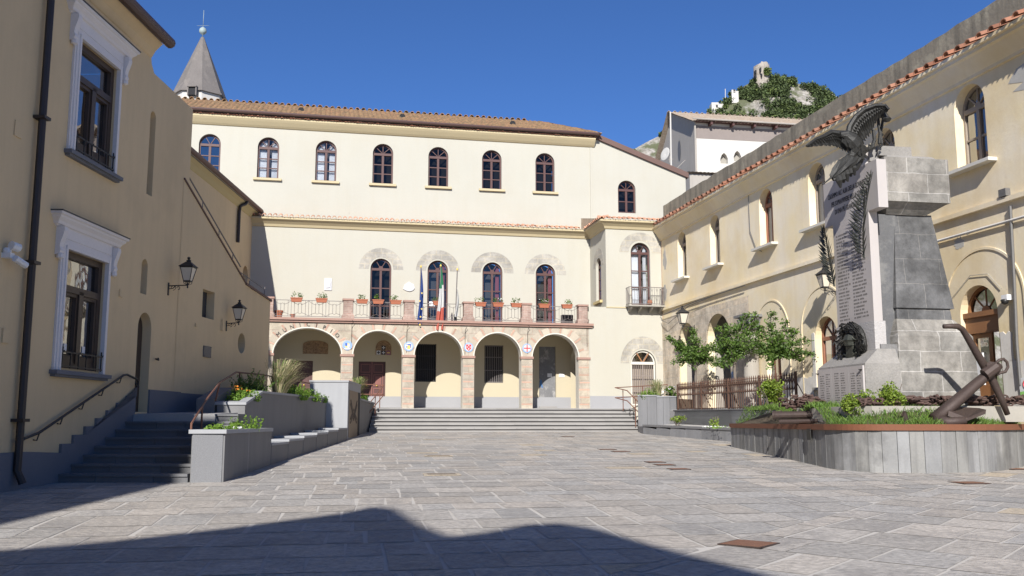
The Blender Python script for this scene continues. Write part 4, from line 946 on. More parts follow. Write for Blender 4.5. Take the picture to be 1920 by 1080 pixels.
for dz in (0, 3.82):
    f = MB(); x0, x1, z0, z1 = 1.38, 2.92, 2.42 + dz, 4.47 + dz; zt = z0 + (z1 - z0) * .68; c = (x0 + x1) / 2
    f.ring(rect(x0, x1, z0, z1), rect(x0 + .13, x1 - .13, z0 + .12, z1 - .11), .05, .17); f.box(x0 + .1, x1 - .1, .03, .15, zt - .06, zt + .06)
    f.box(c - .075, c + .075, .03, .15, z0 + .1, zt)
    for a, e in ((x0 + .13, c - .06), (c + .06, x1 - .13)): f.ring(rect(a, e, z0 + .1, zt - .05), rect(a + .07, e - .07, z0 + .24, zt - .12), .06, .13)
    wf = PL('window', f, ['wood_dark']); g_ = MB(); g_.wall(rect(x0 + .1, x1 - .1, z0 + .1, z1 - .1), [], .12); g_.build('pane', ['glass_mirror'], wf)
    g_ = MB(); g_.wall(rect(x0 - .05, x1 + .05, z0 - .05, z1 + .05), [], .9); g_.build('room_back', ['dim_room'], wf)
    if dz == 0:
        g_ = MB()
        for a in (c - .36, c + .3): g_.box(a, a + .1, .108, .115, z0 + .32, z0 + .44)
        g_.build('sticker', ['plastic_white'], wf)
    g_ = MB()
    for z in (z0 + .02, z0 + .26): g_.box(x0 + .02, x1 - .02, -.07, -.05, z, z + .025)
    for k in range(6):
        x = x0 + .06 + (x1 - x0 - .12) * k / 5; g_.box(x - .01, x + .01, -.07, -.05, z0, z0 + (.36 if k in (0, 5) else .27)); g_.tube([(x, -.06, z0 + .27), (x + .03, -.08, z0 + .3), (x + .04, -.06, z0 + .26)], .008, 4)
    g_.build('window_guard', ['iron'], wf)
    t_ = MB()
    for k, (wd, pr) in enumerate(((.17, .04), (.12, .06), (.05, .08))):
        t_.box(x0 - wd, x0 - (.05 if k == 1 else 0 if k == 2 else .12), -pr, .02, z0 - .05, z1 + wd); t_.box(x1 + (.05 if k == 1 else 0 if k == 2 else .12), x1 + wd, -pr, .02, z0 - .05, z1 + wd)
        t_.box(x0 - wd, x1 + wd, -pr + .003, .02, z1 + (.12, .05, 0)[k], z1 + wd)
    t_.box(x0 - .16, x1 + .16, -.045, .02, z1 + .172, z1 + .345)
    cov = [(0, z1 + .33), (.04, z1 + .34), (.05, z1 + .36), (.08, z1 + .37), (.10, z1 + .42), (.15, z1 + .47), (.16, z1 + .50), (.195, z1 + .52), (.2, z1 + .56), (0, z1 + .56)]
    profile_sweep(t_, cov, [((x0 - .33, .02), (-1, 0)), ((x0 - .33, 0), (-1, -1)), ((x1 + .33, 0), (1, -1)), ((x1 + .33, .02), (1, 0))])
    for a in (x0 - .31, x1 + .18):
        cs = [(0, z1 + .33), (-.14, z1 + .33), (-.15, z1 + .27), (-.13, z1 + .19), (-.09, z1 + .07), (-.08, z1 - .01), (-.10, z1 - .07), (-.08, z1 - .13), (0, z1 - .15)]
        t_.prism(cs, a, a + .13, 'x'); t_.lathe([(.0, -.06), (.06, -.03), (.06, .03), (.0, .06)], (a + .065, -.06, z1 - .17), 8)
    PL('window_surround', t_, ['white_moulding'])
    t_ = MB(); t_.box(x0 - .54, x1 + .54, -.215, .0, z1 + .56, z1 + .58); PL('lead_cap', t_, ['lead'])
    t_ = MB(); t_.box(x0 - .24, x1 + .24, -.14, .1, z0 - .12, z0 - .05); t_.box(x0 - .20, x1 + .20, -.09, .05, z0 - .16, z0 - .12); PL('window_sill', t_, ['plinth_stone'])
for q_ in ((3.55, 3.68, -.03, 0, 3.92, 4.06), (-.32, -.14, -.03, 0, 2.7, 2.92), (-.4, -.2, -.02, 0, 5.95, 6.2)): m_ = MB(); m_.box(*q_); PL('wall_box', m_, ['tan_plaster'])
# security camera
t = fthing(FL, 'security_camera', 'white bullet security camera on the shaded wall left of the downpipe', 'camera', at=(-.42, 0, 4.05))
q = MB(); q.lathe([(.05, -.04), (.07, 0), (.05, .05)], (0, -.05, .05), 10); q.box(-.06, .06, -.14, 0, -.06, .02); q.build('bracket', ['plastic_white'], t)
q = MB(); q.tube([(-.02, -.12, .14), (.12, -.16, .12)], .07, 8); q.tube([(.0, -.18, -.06), (.22, -.24, -.14)], .055, 8); q.build('housing', ['plastic_white'], t)
q = MB(); q.tube([(.121, -.16, .12), (.13, -.162, .119)], .045, 8); q.tube([(.221, -.24, -.14), (.23, -.243, -.143)], .04, 8); q.build('lens', ['plastic_black'], t)
t = fthing(FR, 'security_camera', 'small white dome security camera to the right of the brown door', 'camera', at=(21.72, 0, 4.2))
q = MB(); q.box(-.08, .10, -.16, 0, .0, .12); q.build('bracket', ['plastic_white'], t)
q = MB(); q.lathe([(.02, -.1), (.07, -.07), (.09, 0), (.07, .02)], (0, -.14, 0), 12); q.build('dome', ['plastic_black'], t, smooth=True)
# wall handrail by the dark stair
t = fthing(FL, 'handrail', 'dark iron handrail with scrolled ends on the left wall above the dark stair', 'handrail', at=(.3, 0, 1.1))
pth = [FL.w(s, -.1, z) for s, z in ((.27, 1.02), (.22, 1.10), (.27, 1.20), (.36, 1.24), (.8, 1.33), (3.75, 2.40), (3.9, 2.42), (4.35, 2.35), (4.42, 2.30), (4.42, 2.22), (4.36, 2.20), (4.32, 2.26))]
q = MB(); q.tube(pth, .022, 6); q.build('rail', ['iron'], t, True)
for k in range(5):
    s = .8 + .72 * k; z = 1.33 + (s - .8) * .363; q = MB(); q.tube([FL.w(s, 0, z - .12), FL.w(s, -.06, z - .13), FL.w(s, -.1, z)], .012, 5); q.build('bracket', ['iron'], t, True)

# ------------------------------------------------------------------ wall with outside stair, wing behind it
SB = fthing(FS, 'stair_building', 'tan wall with sloping stair parapet between the left building and the town hall', 'building')
def PS(name, mb, mats, parent=None): return mb.build(name, mats, SB if parent is None else parent)
holes = [rect(1.17, 1.90, 4.00, 4.68), [(3.87 + .27 * cos(2 * pi * k / 24), 3.58 + .27 * sin(2 * pi * k / 24)) for k in range(24)]]
m_ = MB(); m_.wall([(-.2, .8), (6.06, 1.2), (6.06, 5.02), (4.4, 5.13), (3.97, 5.24), (-.2, 7.06)], holes, 0, .38)
m_.quad((6.06, 0, 1.2), (6.06, 6, 1.2), (6.06, 6, 5.02), (6.06, 0, 5.02)); PS('wall', m_, ['tan_plaster'])
m_ = MB(); m_.hexa([(-.2, .3, 6.7), (3.97, .3, 5.0), (3.97, 4, 5.0), (-.2, 4, 6.7)], [(-.2, .3, 6.9), (3.97, .3, 5.12), (3.97, 4, 5.12), (-.2, 4, 6.9)]); m_.box(3.97, 6.06, .3, 6, 4.6, 4.9); PS('stair_flight', m_, ['concrete'])
m_ = MB(); m_.hexa([(-.2, -.03, 7.03), (3.97, -.03, 5.21), (3.97, .3, 5.21), (-.2, .3, 7.03)], [(-.2, -.03, 7.07), (3.97, -.03, 5.25), (3.97, .3, 5.25), (-.2, .3, 7.07)]); m_.hexa([(3.98, -.04, 5.18), (6.1, -.04, 4.98), (6.1, .3, 4.98), (3.98, .3, 5.18)], [(3.98, -.04, 5.24), (6.1, -.04, 5.04), (6.1, .3, 5.04), (3.98, .3, 5.24)]); PS('coping', m_, ['fascia'])
m_ = MB(); m_.tube([(-.1, .12, 7.42), (2, .12, 6.50), (3.9, .12, 5.66)], .018, 5)
for s in (1.2, 2.3, 3.3): m_.tube([(s, .12, 6.5 - (s - 1.2) * .436), (s, .12, 6.85 - (s - 1.2) * .436)], .012, 4)
for z in (0, .22): m_.tube([(4.0, .15, 5.52 - z * .9), (5.98, .15, 5.33 - z * .9)], .014, 4)
for s in (4.7, 5.95): m_.tube([(s, .15, 5.1), (s, .15, 5.4)], .014, 4)
PS('stair_railing', m_, ['iron_grey'])
m_ = MB(); m_.wall(rect(1.1, 2.0, 3.9, 4.8), [], .20); m_.wall(rect(3.5, 4.3, 3.2, 4.0), [], .22); PS('niche_back', m_, ['dim_room'])
m_ = MB(); m_.box(-.05, 6.08, -.03, .0, 1.2, 2.15); PS('plinth', m_, ['plinth_stone'])
m_ = MB(); m_.box(1.33, 1.77, -.03, 0, 3.05, 3.32); pq = PS('metal_plaque', m_, ['plaque_grey'])
m_ = MB()
for s in (1.36, 1.74):
    for z in (3.07, 3.30): m_.lathe([(.0, -.01), (.018, 0), (.0, .01)], (s, -.035, z), 6)
m_.build('screw', ['iron'], pq)
for q_ in ((2.36, 2.46, -.06, 0, 3.78, 4.06), (.78, .86, -.04, 0, 3.72, 3.80)): m_ = MB(); m_.box(*q_); PS('wall_box', m_, ['tan_plaster'])
UB = fthing(FU, 'rear_wing', 'tan wing with sloping dark gutter rising behind the stair wall', 'building')
def PU(name, mb, mats, parent=None): return mb.build(name, mats, UB if parent is None else parent)
m_ = MB(); rh = [(-1.05 + .42 * cos(2 * pi * k / 20), 7.75 + .42 * sin(2 * pi * k / 20)) for k in range(20)]
m_.wall(rect(-14, .9, 1, 10.75), [rh], 0, .3); m_.quad((-14, 0, 1), (-14, 7, 1), (-14, 7, 10.8), (-14, 0, 10.8)); PU('wall', m_, ['tan_plaster'])
m_ = MB(); m_.wall(rect(-1.6, -.5, 7.2, 8.3), [], .29); PU('round_grille', m_, ['grille_brown'])
m_ = MB(); m_.hexa([(-14, -.28, 10.72), (.25, -.28, 10.72), (.25, 6, 11.5), (-14, 6, 11.5)], [(-14, -.28, 10.80), (.25, -.28, 10.80), (.25, 6, 11.6), (-14, 6, 11.6)]); PU('roof', m_, ['grey_render'])
m_ = MB(); m_.tube([(-14, -.3, 10.84), (.35, -.3, 10.82)], .10, 8); PU('gutter', m_, ['fascia'])
m_ = MB(); profile_sweep(m_, [(0, 10.4), (.03, 10.42), (.12, 10.58), (.24, 10.7), (0, 10.72)], [((-14, 0), (0, -1)), ((.3, 0), (0, -1))]); PU('cornice', m_, ['ochre_plaster'])
m_ = MB(); m_.tube([(-2.2, -.3, 10.8), (-2.35, -.25, 10.6), (-2.6, -.1, 10.45), (-2.65, -.08, 10.2), (-2.65, -.08, 8.9)], .07, 8); PU('rain_pipe', m_, ['pipe_dark'])

# ------------------------------------------------------------------ street lanterns on the walls
def lantern(fr, s, z, lbl, sc=1.0, arm=.62):
    t = fthing(fr, 'wall_lantern', lbl, 'street lamp', 'iron lanterns on wall brackets', (s, 0, z)); t.scale = (sc, sc, sc)
    q = MB(); q.tube([(0, 0, 0), (0, -arm, .02)], .018, 6); q.tube([(0, 0, -.22), (0, -.02, -.1), (0, -.15, -.08), (0, -.25, 0)], .014, 5)
    for c, r in ((-.17, .07), (-.33, .05)): q.tube([(0, c + r * cos(k * .6), -.07 + r * sin(k * .6)) for k in range(9)], .011, 5)
    q.box(-.035, .035, -.03, .0, -.3, .1); q.lathe([(.01, -.08), (.03, -.05), (.02, 0), (.035, .05), (.02, .1)], (0, -arm, 0), 8); q.build('bracket', ['iron'], t)
    q = MB(); y = -arm; lo, hi = .10, .19
    for z0, r0, z1, r1 in ((.12, lo, .16, lo + .01), (.56, hi, .60, hi + .03)):
        q.hexa([(-r0, y - r0, z0), (r0, y - r0, z0), (r0, y + r0, z0), (-r0, y + r0, z0)], [(-r1, y - r1, z1), (r1, y - r1, z1), (r1, y + r1, z1), (-r1, y + r1, z1)])
    for a in (-1, 1):
        for b_ in (-1, 1): q.tube([(a * lo, y + b_ * lo, .14), (a * hi, y + b_ * hi, .57)], .012, 4); q.tube([(a * lo, y + b_ * lo, .14), (a * .09, y + b_ * .09, .07), (0, y, .02)], .01, 4)
    r = hi + .05; q.hexa([(-r, y - r, .60), (r, y - r, .60), (r, y + r, .60), (-r, y + r, .60)], [(-.07, y - .07, .76), (.07, y - .07, .76), (.07, y + .07, .76), (-.07, y + .07, .76)])
    q.lathe([(.07, .76), (.08, .80), (.03, .84), (.06, .89), (.0, .93)], (0, y, 0), 8); q.build('lamp_head', ['iron'], t)
    q = MB(); q.hexa([(-lo + .01, y - lo + .01, .15), (lo - .01, y - lo + .01, .15), (lo - .01, y + lo - .01, .15), (-lo + .01, y + lo - .01, .15)], [(-hi + .01, y - hi + .01, .56), (hi - .01, y - hi + .01, .56), (hi - .01, y + hi - .01, .56), (-hi + .01, y + hi - .01, .56)]); q.build('lamp_glass', ['lamp_glass'], t)
    return t
lantern(FL, 5.93, 4.47, 'larger black lantern on the left building wall, nearer to the camera', .70, .62)
lantern(FS, 2.73, 4.0, 'smaller black lantern on the stair wall above the round niche', .66, .5)
lantern(FR, 3.7, 5.35, 'lantern on the bare stone wall, poking out above the leftmost tree', .95, .55)
lantern(FR, 14.62, 5.35, 'lantern on the yellow wall just left of the monument slab', .85, .5)

# ------------------------------------------------------------------ left planters, benches, pillar
def wbox(mb, lo, hi, mi=0): mb.hexa(lo, hi, mi)
t = thing('stone_planter', 'granite fronted box planter at the foot of the dark stair', 'planter', (-5.2, 17, .47))
A, B_, C_, E_ = (-5.47, 16.42), (-4.92, 16.48), (-5.12, 20.45), (-5.62, 20.45)
q = MB(); q.hexa([(x, y, .3) for x, y in (A, B_, C_, E_)], [(x, y, 1.30) for x, y in (A, B_, C_, E_)]); q.build('body', ['basalt_smooth'], t, True)
q = MB(); q.hexa([(A[0] + .02, A[1] - .025, .3), (B_[0] - .03, B_[1] - .022, .3), (B_[0] - .03, B_[1] - .001, .3), (A[0] + .02, A[1] - .001, .3)], [(A[0] + .02, A[1] - .025, 1.298), (B_[0] - .03, B_[1] - .022, 1.298), (B_[0] - .03, B_[1] - .001, 1.298), (A[0] + .02, A[1] - .001, 1.298)]); q.build('front_panel', ['granite'], t, True)
q = MB(); cc = [(A[0] - .04, A[1] - .06), (B_[0] + .035, B_[1] - .055), (C_[0] + .035, C_[1]), (E_[0] - .03, E_[1])]; inn = [(A[0] + .1, A[1] + .3), (B_[0] - .1, B_[1] + .3), (C_[0] - .1, C_[1] - .1), (E_[0] + .1, E_[1] - .1)]
for i in range(4):
    j = (i + 1) % 4; q.hexa([(*cc[i], 1.301), (*cc[j], 1.301), (*inn[j], 1.301), (*inn[i], 1.301)], [(*cc[i], 1.37), (*cc[j], 1.37), (*inn[j], 1.37), (*inn[i], 1.37)])
q.build('rim', ['grey_slab'], t, True)
q = MB(); q.hexa([(*p, 1.302) for p in inn], [(*p, 1.34) for p in inn]); q.build('soil', ['gravel'], t, True)
q = MB()
for y in (18.3,): q.hexa([(-5.018, y, .45), (-5.012, y, .45), (-5.012, y + .015, .45), (-5.018, y + .015, .45)], [(-5.018, y, 1.3), (-5.010, y, 1.3), (-5.010, y + .015, 1.3), (-5.018, y + .015, 1.3)])
q.build('joint', ['joint_pale'], t, True)
# bench blocks
yb = [20.47, 22.2, 24.0, 25.8, 27.6, 29.45, 31.42]
wl = ['nearest dark stone bench block, next to the box planter', 'second bench block from the box planter', 'third bench block from the box planter', 'third bench block from the tall pillar', 'second bench block from the tall pillar', 'farthest bench block, touching the tall pillar']
ex = lambda y: -5.12 - .0245 * (y - 20.45)
for i in range(6):
    y0, y1 = yb[i] + .02, yb[i + 1] - .035; z = gz(0, y0) + .455
    t = thing('bench_block', wl[i], 'bench', (-5.5, (y0 + y1) / 2, gz(0, y0)), 0, 'stepped stone bench blocks')
    q = MB(); q.hexa([(-5.95, y0, .4), (ex(y0), y0, .4), (ex(y1), y1, .4), (-6.2, y1, .4)], [(-5.95, y0, z - .05), (ex(y0), y0, z - .05), (ex(y1), y1, z - .05), (-6.2, y1, z - .05)]); q.build('body', ['basalt_smooth'], t, True)
    q = MB(); q.hexa([(-5.95, y0 - .02, z - .049), (ex(y0) + .02, y0 - .02, z - .049), (ex(y1) + .02, y1 - .02, z - .049), (-6.2, y1 - .02, z - .049)], [(-5.95, y0 - .02, z), (ex(y0) + .02, y0 - .02, z), (ex(y1) + .02, y1 - .02, z), (-6.2, y1 - .02, z)]); q.build('seat_slab', ['grey_slab'], t, True)
# long raised planter
t = thing('raised_planter', 'long dark stone planter wall behind the bench blocks, sloped front corner', 'planter', (-6.2, 26, .7))
px_ = lambda y: -5.86 - .0235 * (y - 21)
def slab(mb, yz0, yz1, dx0, dx1):
    (y0, a0, b0), (y1, a1, b1) = yz0, yz1
    mb.hexa([(px_(y0) + dx0, y0, a0), (px_(y0) + dx1, y0, a0), (px_(y1) + dx1, y1, a1), (px_(y1) + dx0, y1, a1)], [(px_(y0) + dx0, y0, b0), (px_(y0) + dx1, y0, b0), (px_(y1) + dx1, y1, b1), (px_(y1) + dx0, y1, b1)])
q = MB(); slab(q, (21.0, .4, 1.87), (22.5, .4, 2.17), -.14, 0); slab(q, (22.5, .4, 2.17), (31.55, .5, 2.23), -.14, 0)
slab(q, (21.0, .4, 1.87), (21.14, .4, 1.90), -.62, -.14); q.build('wall', ['basalt_smooth'], t, True)
q = MB(); slab(q, (20.97, 1.871, 1.925), (22.5, 2.171, 2.225), -.17, .03); slab(q, (22.5, 2.171, 2.225), (31.55, 2.231, 2.285), -.17, .03); slab(q, (20.97, 1.871, 1.925), (21.2, 1.91, 1.96), -.66, -.17); q.build('rim', ['grey_slab'], t, True)
q = MB(); slab(q, (21.15, 1.0, 1.80), (22.5, 1.0, 2.08), -1.1, -.14); slab(q, (22.5, 1.0, 2.08), (31.5, 1.0, 2.14), -1.15, -.14); q.build('soil', ['soil'], t, True)
q = MB(); q.hexa([(-6.90, 20.9, 1.0), (-6.50, 20.9, 1.0), (-6.56, 22.5, 1.0), (-6.98, 22.5, 1.0)], [(-6.90, 20.9, 2.0), (-6.52, 20.9, 2.0), (-6.60, 22.5, 2.3), (-6.98, 22.5, 2.3)])
q.hexa([(-6.98, 22.5, 1.0), (-6.85, 22.5, 1.0), (-7.2, 35, 1.0), (-7.35, 35, 1.0)], [(-6.98, 22.5, 2.25), (-6.85, 22.5, 2.25), (-7.2, 35, 2.3), (-7.35, 35, 2.3)]); q.build('rear_wall', ['basalt_smooth'], t, True)
# tall pillar with wooden panel
t = thing('stone_pillar', 'tall grey stone block with a carved wooden panel on its side, by the steps', 'pillar', (-6, 33, .9))
q = MB(); P4 = [(-6.66, 31.45), (-5.40, 31.45), (-5.60, 35.3), (-6.9, 35.3)]
q.hexa([(x, y, .5) for x, y in P4], [(x, y, 2.80) for x, y in P4]); q.build('body', ['grey_slab'], t, True)
q = MB(); P5 = [(-6.68, 31.42), (-5.38, 31.42), (-5.58, 35.32), (-6.92, 35.32)]; q.hexa([(x, y, 2.801) for x, y in P5], [(x, y, 2.86) for x, y in P5]); q.build('cap', ['grey_slab'], t, True)
fx = lambda y: -5.40 - .2 * (y - 31.45) / 3.85
q = MB()
for y0, y1, z0, z1, d in ((31.75, 34.4, .98, 2.55, .012),): q.hexa([(fx(y0), y0, z0), (fx(y0) + d, y0, z0), (fx(y1) + d, y1, z0), (fx(y1), y1, z0)], [(fx(y0), y0, z1), (fx(y0) + d, y0, z1), (fx(y1) + d, y1, z1), (fx(y1), y1, z1)])
pn = q.build('wood_panel', ['wood_panel'], t, True)
q = MB()
for k in range(4):
    for sg in (-1, 1):
        zc = 1.55 + k * .13; a = (fx(33.0) + .02, 33.05 - .95 * sg, zc + (.55 if k < 2 else -.35)); q.tube([(fx(a[1]) + .02, a[1], a[2]), (fx(33.05) + .02, 33.05, zc)], .02, 4)
q.build('carving', ['wood_dark'], pn, False).matrix_parent_inverse = Matrix.Translation((6, -33, -.9))
q = MB(); q.hexa([(fx(34.45), 34.45, .98), (fx(34.45) + .013, 34.45, .98), (fx(35.1) + .013, 35.1, .98), (fx(35.1), 35.1, .98)], [(fx(34.45), 34.45, 2.55), (fx(34.45) + .013, 34.45, 2.55), (fx(35.1) + .013, 35.1, 2.55), (fx(35.1), 35.1, 2.55)]); q.build('slot', ['dark_inside'], t, True)
t = thing('side_planter', 'dark stone planter between the tall pillar and the steps', 'planter', (-6, 37, 1))
q = MB(); P4 = [(-7.0, 35.34), (-5.62, 35.34), (-5.68, 39.4), (-7.1, 39.4)]; q.hexa([(x, y, .7) for x, y in P4], [(-7.0, 35.34, 2.30), (-5.62, 35.34, 2.30), (-5.68, 39.4, 2.22), (-7.1, 39.4, 2.22)]); q.build('body', ['basalt_smooth'], t, True)
q = MB(); q.hexa([(-7.02, 35.34, 2.301), (-5.58, 35.34, 2.301), (-5.64, 39.42, 2.221), (-7.12, 39.42, 2.221)], [(-7.02, 35.34, 2.36), (-5.58, 35.34, 2.36), (-5.64, 39.42, 2.28), (-7.12, 39.42, 2.28)]); q.build('rim', ['grey_slab'], t, True)

# ------------------------------------------------------------------ plants
def shrub(name, lbl, cat, pos, rad, n, size, m, group=None, clumps=5, stems=True, extra=None):
    t = thing(name, lbl, cat, pos, 0, group)
    if stems:
        q = MB()
        for k in range(6):
            a = random.uniform(0, 6.28); q.tube([(0, 0, -.05), (.3 * rad[0] * cos(a), .3 * rad[1] * sin(a), rad[2] * .7), (.7 * rad[0] * cos(a), .7 * rad[1] * sin(a), rad[2] * random.uniform(1.1, 1.7))], [.015, .011, .005], 4)
        q.build('stem', ['bark'], t)
    q = MB()
    for k in range(clumps):
        a = random.uniform(0, 6.28); rr = random.uniform(.15, .75)
        c = (rad[0] * rr * cos(a), rad[1] * rr * sin(a), rad[2] * random.uniform(.5, 1.5)); s_ = random.uniform(.32, .6)
        leaves(q, c, (rad[0] * s_, rad[1] * s_, rad[2] * s_), n // clumps, size)
    if extra:
        for _ in range(extra[1]): leaf(q, Vector((random.uniform(-1, 1) * rad[0] * .8, random.uniform(-1, 1) * rad[1] * .8, rad[2] * random.uniform(1.0, 1.9))), size * .9, 1)
    q.build('foliage', [m] + ([extra[0]] if extra else []), t); return t
def feather(name, lbl, pos, rx, ry, h, n, group=None, m='leaf_feather', extra=None):
    """low bush of upright feathery sprigs"""
    t = thing(name, lbl, 'plant', pos, 0, group); q = MB()
    for _ in range(n):
        a = random.uniform(0, 6.28); r = sqrt(random.random()); b0 = Vector((rx * r * cos(a), ry * r * sin(a), 0)); hh = h * random.uniform(.45, 1.0) * (1 - .35 * r)
        d = Vector((random.gauss(0, .28) + .3 * cos(a) * r, random.gauss(0, .28) + .3 * sin(a) * r, 1)).normalized(); k = 0.0
        while k < hh:
            for _ in range(2): leaf(q, b0 + d * k + Vector((random.gauss(0, .02), random.gauss(0, .02), 0)), .085 * (1 - .4 * k / hh))
            k += .032
    if extra:
        for _ in range(extra[1]): a = random.uniform(0, 6.28); leaf(q, Vector((rx * .8 * cos(a) * random.random(), ry * .8 * sin(a), h * random.uniform(.6, .95))), .075, 1)
    q.build('foliage', [m] + ([extra[0]] if extra else []), t); return t
def tuft(lbl, pos, r, h, n, wind=.3, ms=('grass', 'dry_grass'), dry=.5):
    t = thing('grass_tuft', lbl, 'grass', pos); q = MB()
    for _ in range(n):
        a = random.uniform(0, 6.28); d = Vector((cos(a), sin(a), 0)); L = h * random.uniform(.55, 1.1); lean = random.uniform(.2, .9) * r
        p0 = d * random.random() * r * .25; side = Vector((-d.y, d.x, 0)) * .006; mi = 1 if random.random() < dry else 0
        p1 = p0 + d * lean * .35 + Vector((wind * .15, 0, L * .6)); p2 = p0 + d * lean * .9 + Vector((wind * .5, 0, L * .95)); p3 = p0 + d * lean * 1.3 + Vector((wind * .9, 0, L * (.9 if mi else .8)))
        q.add([p0 - side, p0 + side, p1 + side, p1 - side, p2 + side * .8, p2 - side * .8, p3], [(0, 1, 2, 3), (3, 2, 4, 5), (5, 4, 6)], mi)
    q.build('blades', list(ms), t); return t
feather('low_shrub', 'feathery green bush in the granite fronted box planter, near its front', (-5.22, 17.25, 1.33), .22, .5, .22, 60, 'plants of the box planter')
feather('low_shrub', 'sparser tall-sprigged bush in the box planter, at its back', (-5.22, 18.9, 1.33), .2, .6, .42, 22, 'plants of the box planter')
shrub('ground_flower', 'patch of white flowers in the box planter', 'plant', (-5.1, 18.1, 1.33), (.12, .3, .06), 60, .05, 'flower_white', clumps=3, stems=False)
feather('low_shrub', 'bright feathery bush at the sloped near end of the long planter with yellow flowers', (-6.2, 22.0, 1.98), .36, .55, .40, 75, None, 'leaf_feather', ('flower_orange', 16))
feather('low_shrub', 'tall dark upright bush in the long planter left of the pale grass', (-6.55, 24.0, 2.12), .34, .6, .85, 70, None, 'leaf')
tuft('tall tuft of pale feather grass in the middle of the long planter', (-6.22, 25.4, 2.13), .62, 1.0, 420, .35, dry=.85)
feather('low_shrub', 'feathery green bush in the long planter right of the pale grass', (-6.27, 27.2, 2.13), .42, .8, .60, 110)
feather('low_shrub', 'low sprawling green bush near the pillar end of the long planter', (-6.35, 29.4, 2.13), .42, .8, .5, 100)
feather('low_shrub', 'last green bush of the long planter, spilling against the pillar', (-6.3, 30.9, 2.13), .3, .5, .36, 60)
tuft('feathery pale grass tuft in the planter right of the tall pillar', (-5.95, 36.4, 2.34), .42, .85, 260, .2, dry=.45)
feather('low_shrub', 'green shrub round the grass in the planter right of the pillar', (-5.95, 36.9, 2.33), .35, .7, .38, 60)

# ------------------------------------------------------------------ right side: low walls, fence
t = thing('corner_planter', 'grey slab clad planter beside the right end of the steps', 'planter', (5.6, 37.5, 1.2))
q = MB(); pts = [(4.98, 37.9), (5.65, 37.35), (6.32, 36.75)]
for i in range(2):
    (x0, y0), (x1, y1) = pts[i], pts[i + 1]; zt = (2.50, 2.44)[i]; n = 2 if i == 0 else 3
    for k in range(n):
        a, e = k / n + .01, (k + 1) / n - .01; X0, Y0, X1, Y1 = x0 + (x1 - x0) * a, y0 + (y1 - y0) * a, x0 + (x1 - x0) * e, y0 + (y1 - y0) * e
        q.hexa([(X0, Y0, .9), (X1, Y1, .9), (X1 + .1, Y1 + .13, .9), (X0 + .1, Y0 + .13, .9)], [(X0, Y0, zt), (X1, Y1, zt), (X1 + .1, Y1 + .13, zt), (X0 + .1, Y0 + .13, zt)])
q.build('cladding', ['cladding_dark'], t, True)
q = MB()
for i in range(2):
    (x0, y0), (x1, y1) = pts[i], pts[i + 1]; zt = (2.50, 2.44)[i]; q.hexa([(x0, y0 - .03, zt + .001), (x1, y1 - .03, zt + .001), (x1 + .15, y1 + .2, zt + .001), (x0 + .15, y0 + .2, zt + .001)], [(x0, y0 - .03, zt + .06), (x1, y1 - .03, zt + .04), (x1 + .15, y1 + .2, zt + .04), (x0 + .15, y0 + .2, zt + .06)])
q.build('rim', ['grey_slab'], t, True)
q = MB(); q.hexa([(5.1, 38.05, 1.0), (6.42, 36.9, 1.0), (7.2, 38.0, 1.0), (5.6, 39.6, 1.0)], [(5.1, 38.05, 2.38), (6.42, 36.9, 2.38), (7.2, 38.0, 2.38), (5.6, 39.6, 2.38)]); q.build('soil', ['soil'], t, True)
feather('low_shrub', 'green shrub at the left of the corner planter by the steps', (5.45, 38.0, 2.38), .36, .4, .55, 70)
tuft('pale grass tuft in the corner planter between two green shrubs', (5.8, 37.95, 2.40), .4, .75, 230, -.1, dry=.6)
shrub('low_shrub', 'broad leaved shrub with white flowers at the right of the corner planter', 'plant', (6.2, 37.4, 2.38), (.42, .36, .26), 260, .12, 'leaf', extra=('flower_white', 14))
t = thing('low_wall', 'low grey stone kerb wall between the steps and the rust rimmed planter', 'wall', (5.9, 33, .9))
q = MB(); n = 6; a0, a1 = Vector((4.92, 36.0)), Vector((6.98, 29.9)); dn = Vector((.26, .09)).normalized()
for k in range(n):
    p, e = a0 + (a1 - a0) * (k / n + .001), a0 + (a1 - a0) * ((k + 1) / n - .001); d = dn * .3
    q.hexa([(p.x, p.y, .6), (e.x, e.y, .6), (e.x + d.x, e.y + d.y, .6), (p.x + d.x, p.y + d.y, .6)], [(p.x, p.y, 1.33), (e.x, e.y, 1.23), (e.x + d.x, e.y + d.y, 1.23), (p.x + d.x, p.y + d.y, 1.33)])
q.hexa([(4.92, 36.0, .6), (5.22, 36.1, .6), (6.3, 36.8, .6), (4.97, 37.8, .6)], [(4.92, 36.0, 1.33), (5.22, 36.1, 1.33), (6.3, 36.8, 1.33), (4.97, 37.8, 1.33)])
q.build('body', ['cladding_dark'], t, True)
q = MB(); d = dn * .36; e_ = dn * -.03
q.hexa([(a0.x + e_.x, a0.y, 1.331), (a1.x + e_.x, a1.y, 1.231), (a1.x + d.x, a1.y + d.y, 1.231), (a0.x + d.x, a0.y + d.y, 1.331)], [(a0.x + e_.x, a0.y, 1.40), (a1.x + e_.x, a1.y, 1.30), (a1.x + d.x, a1.y + d.y, 1.30), (a0.x + d.x, a0.y + d.y, 1.40)]); q.build('coping', ['basalt_smooth'], t, True)
q = MB(); q.hexa([(5.2, 36.1, .8), (7.25, 29.9, .8), (8.2, 27.1, .8), (6.25, 36.6, .8)], [(5.2, 36.1, 1.36), (7.25, 29.9, 1.28), (8.2, 27.1, 1.30), (6.25, 36.6, 1.42)]); structure(q.build('flower_bed', ['gravel'], origin=(6.5, 32, 1.3)))
t = thing('retaining_wall', 'plain grey retaining wall below the rusty spear fence', 'wall', (7, 32, 1))
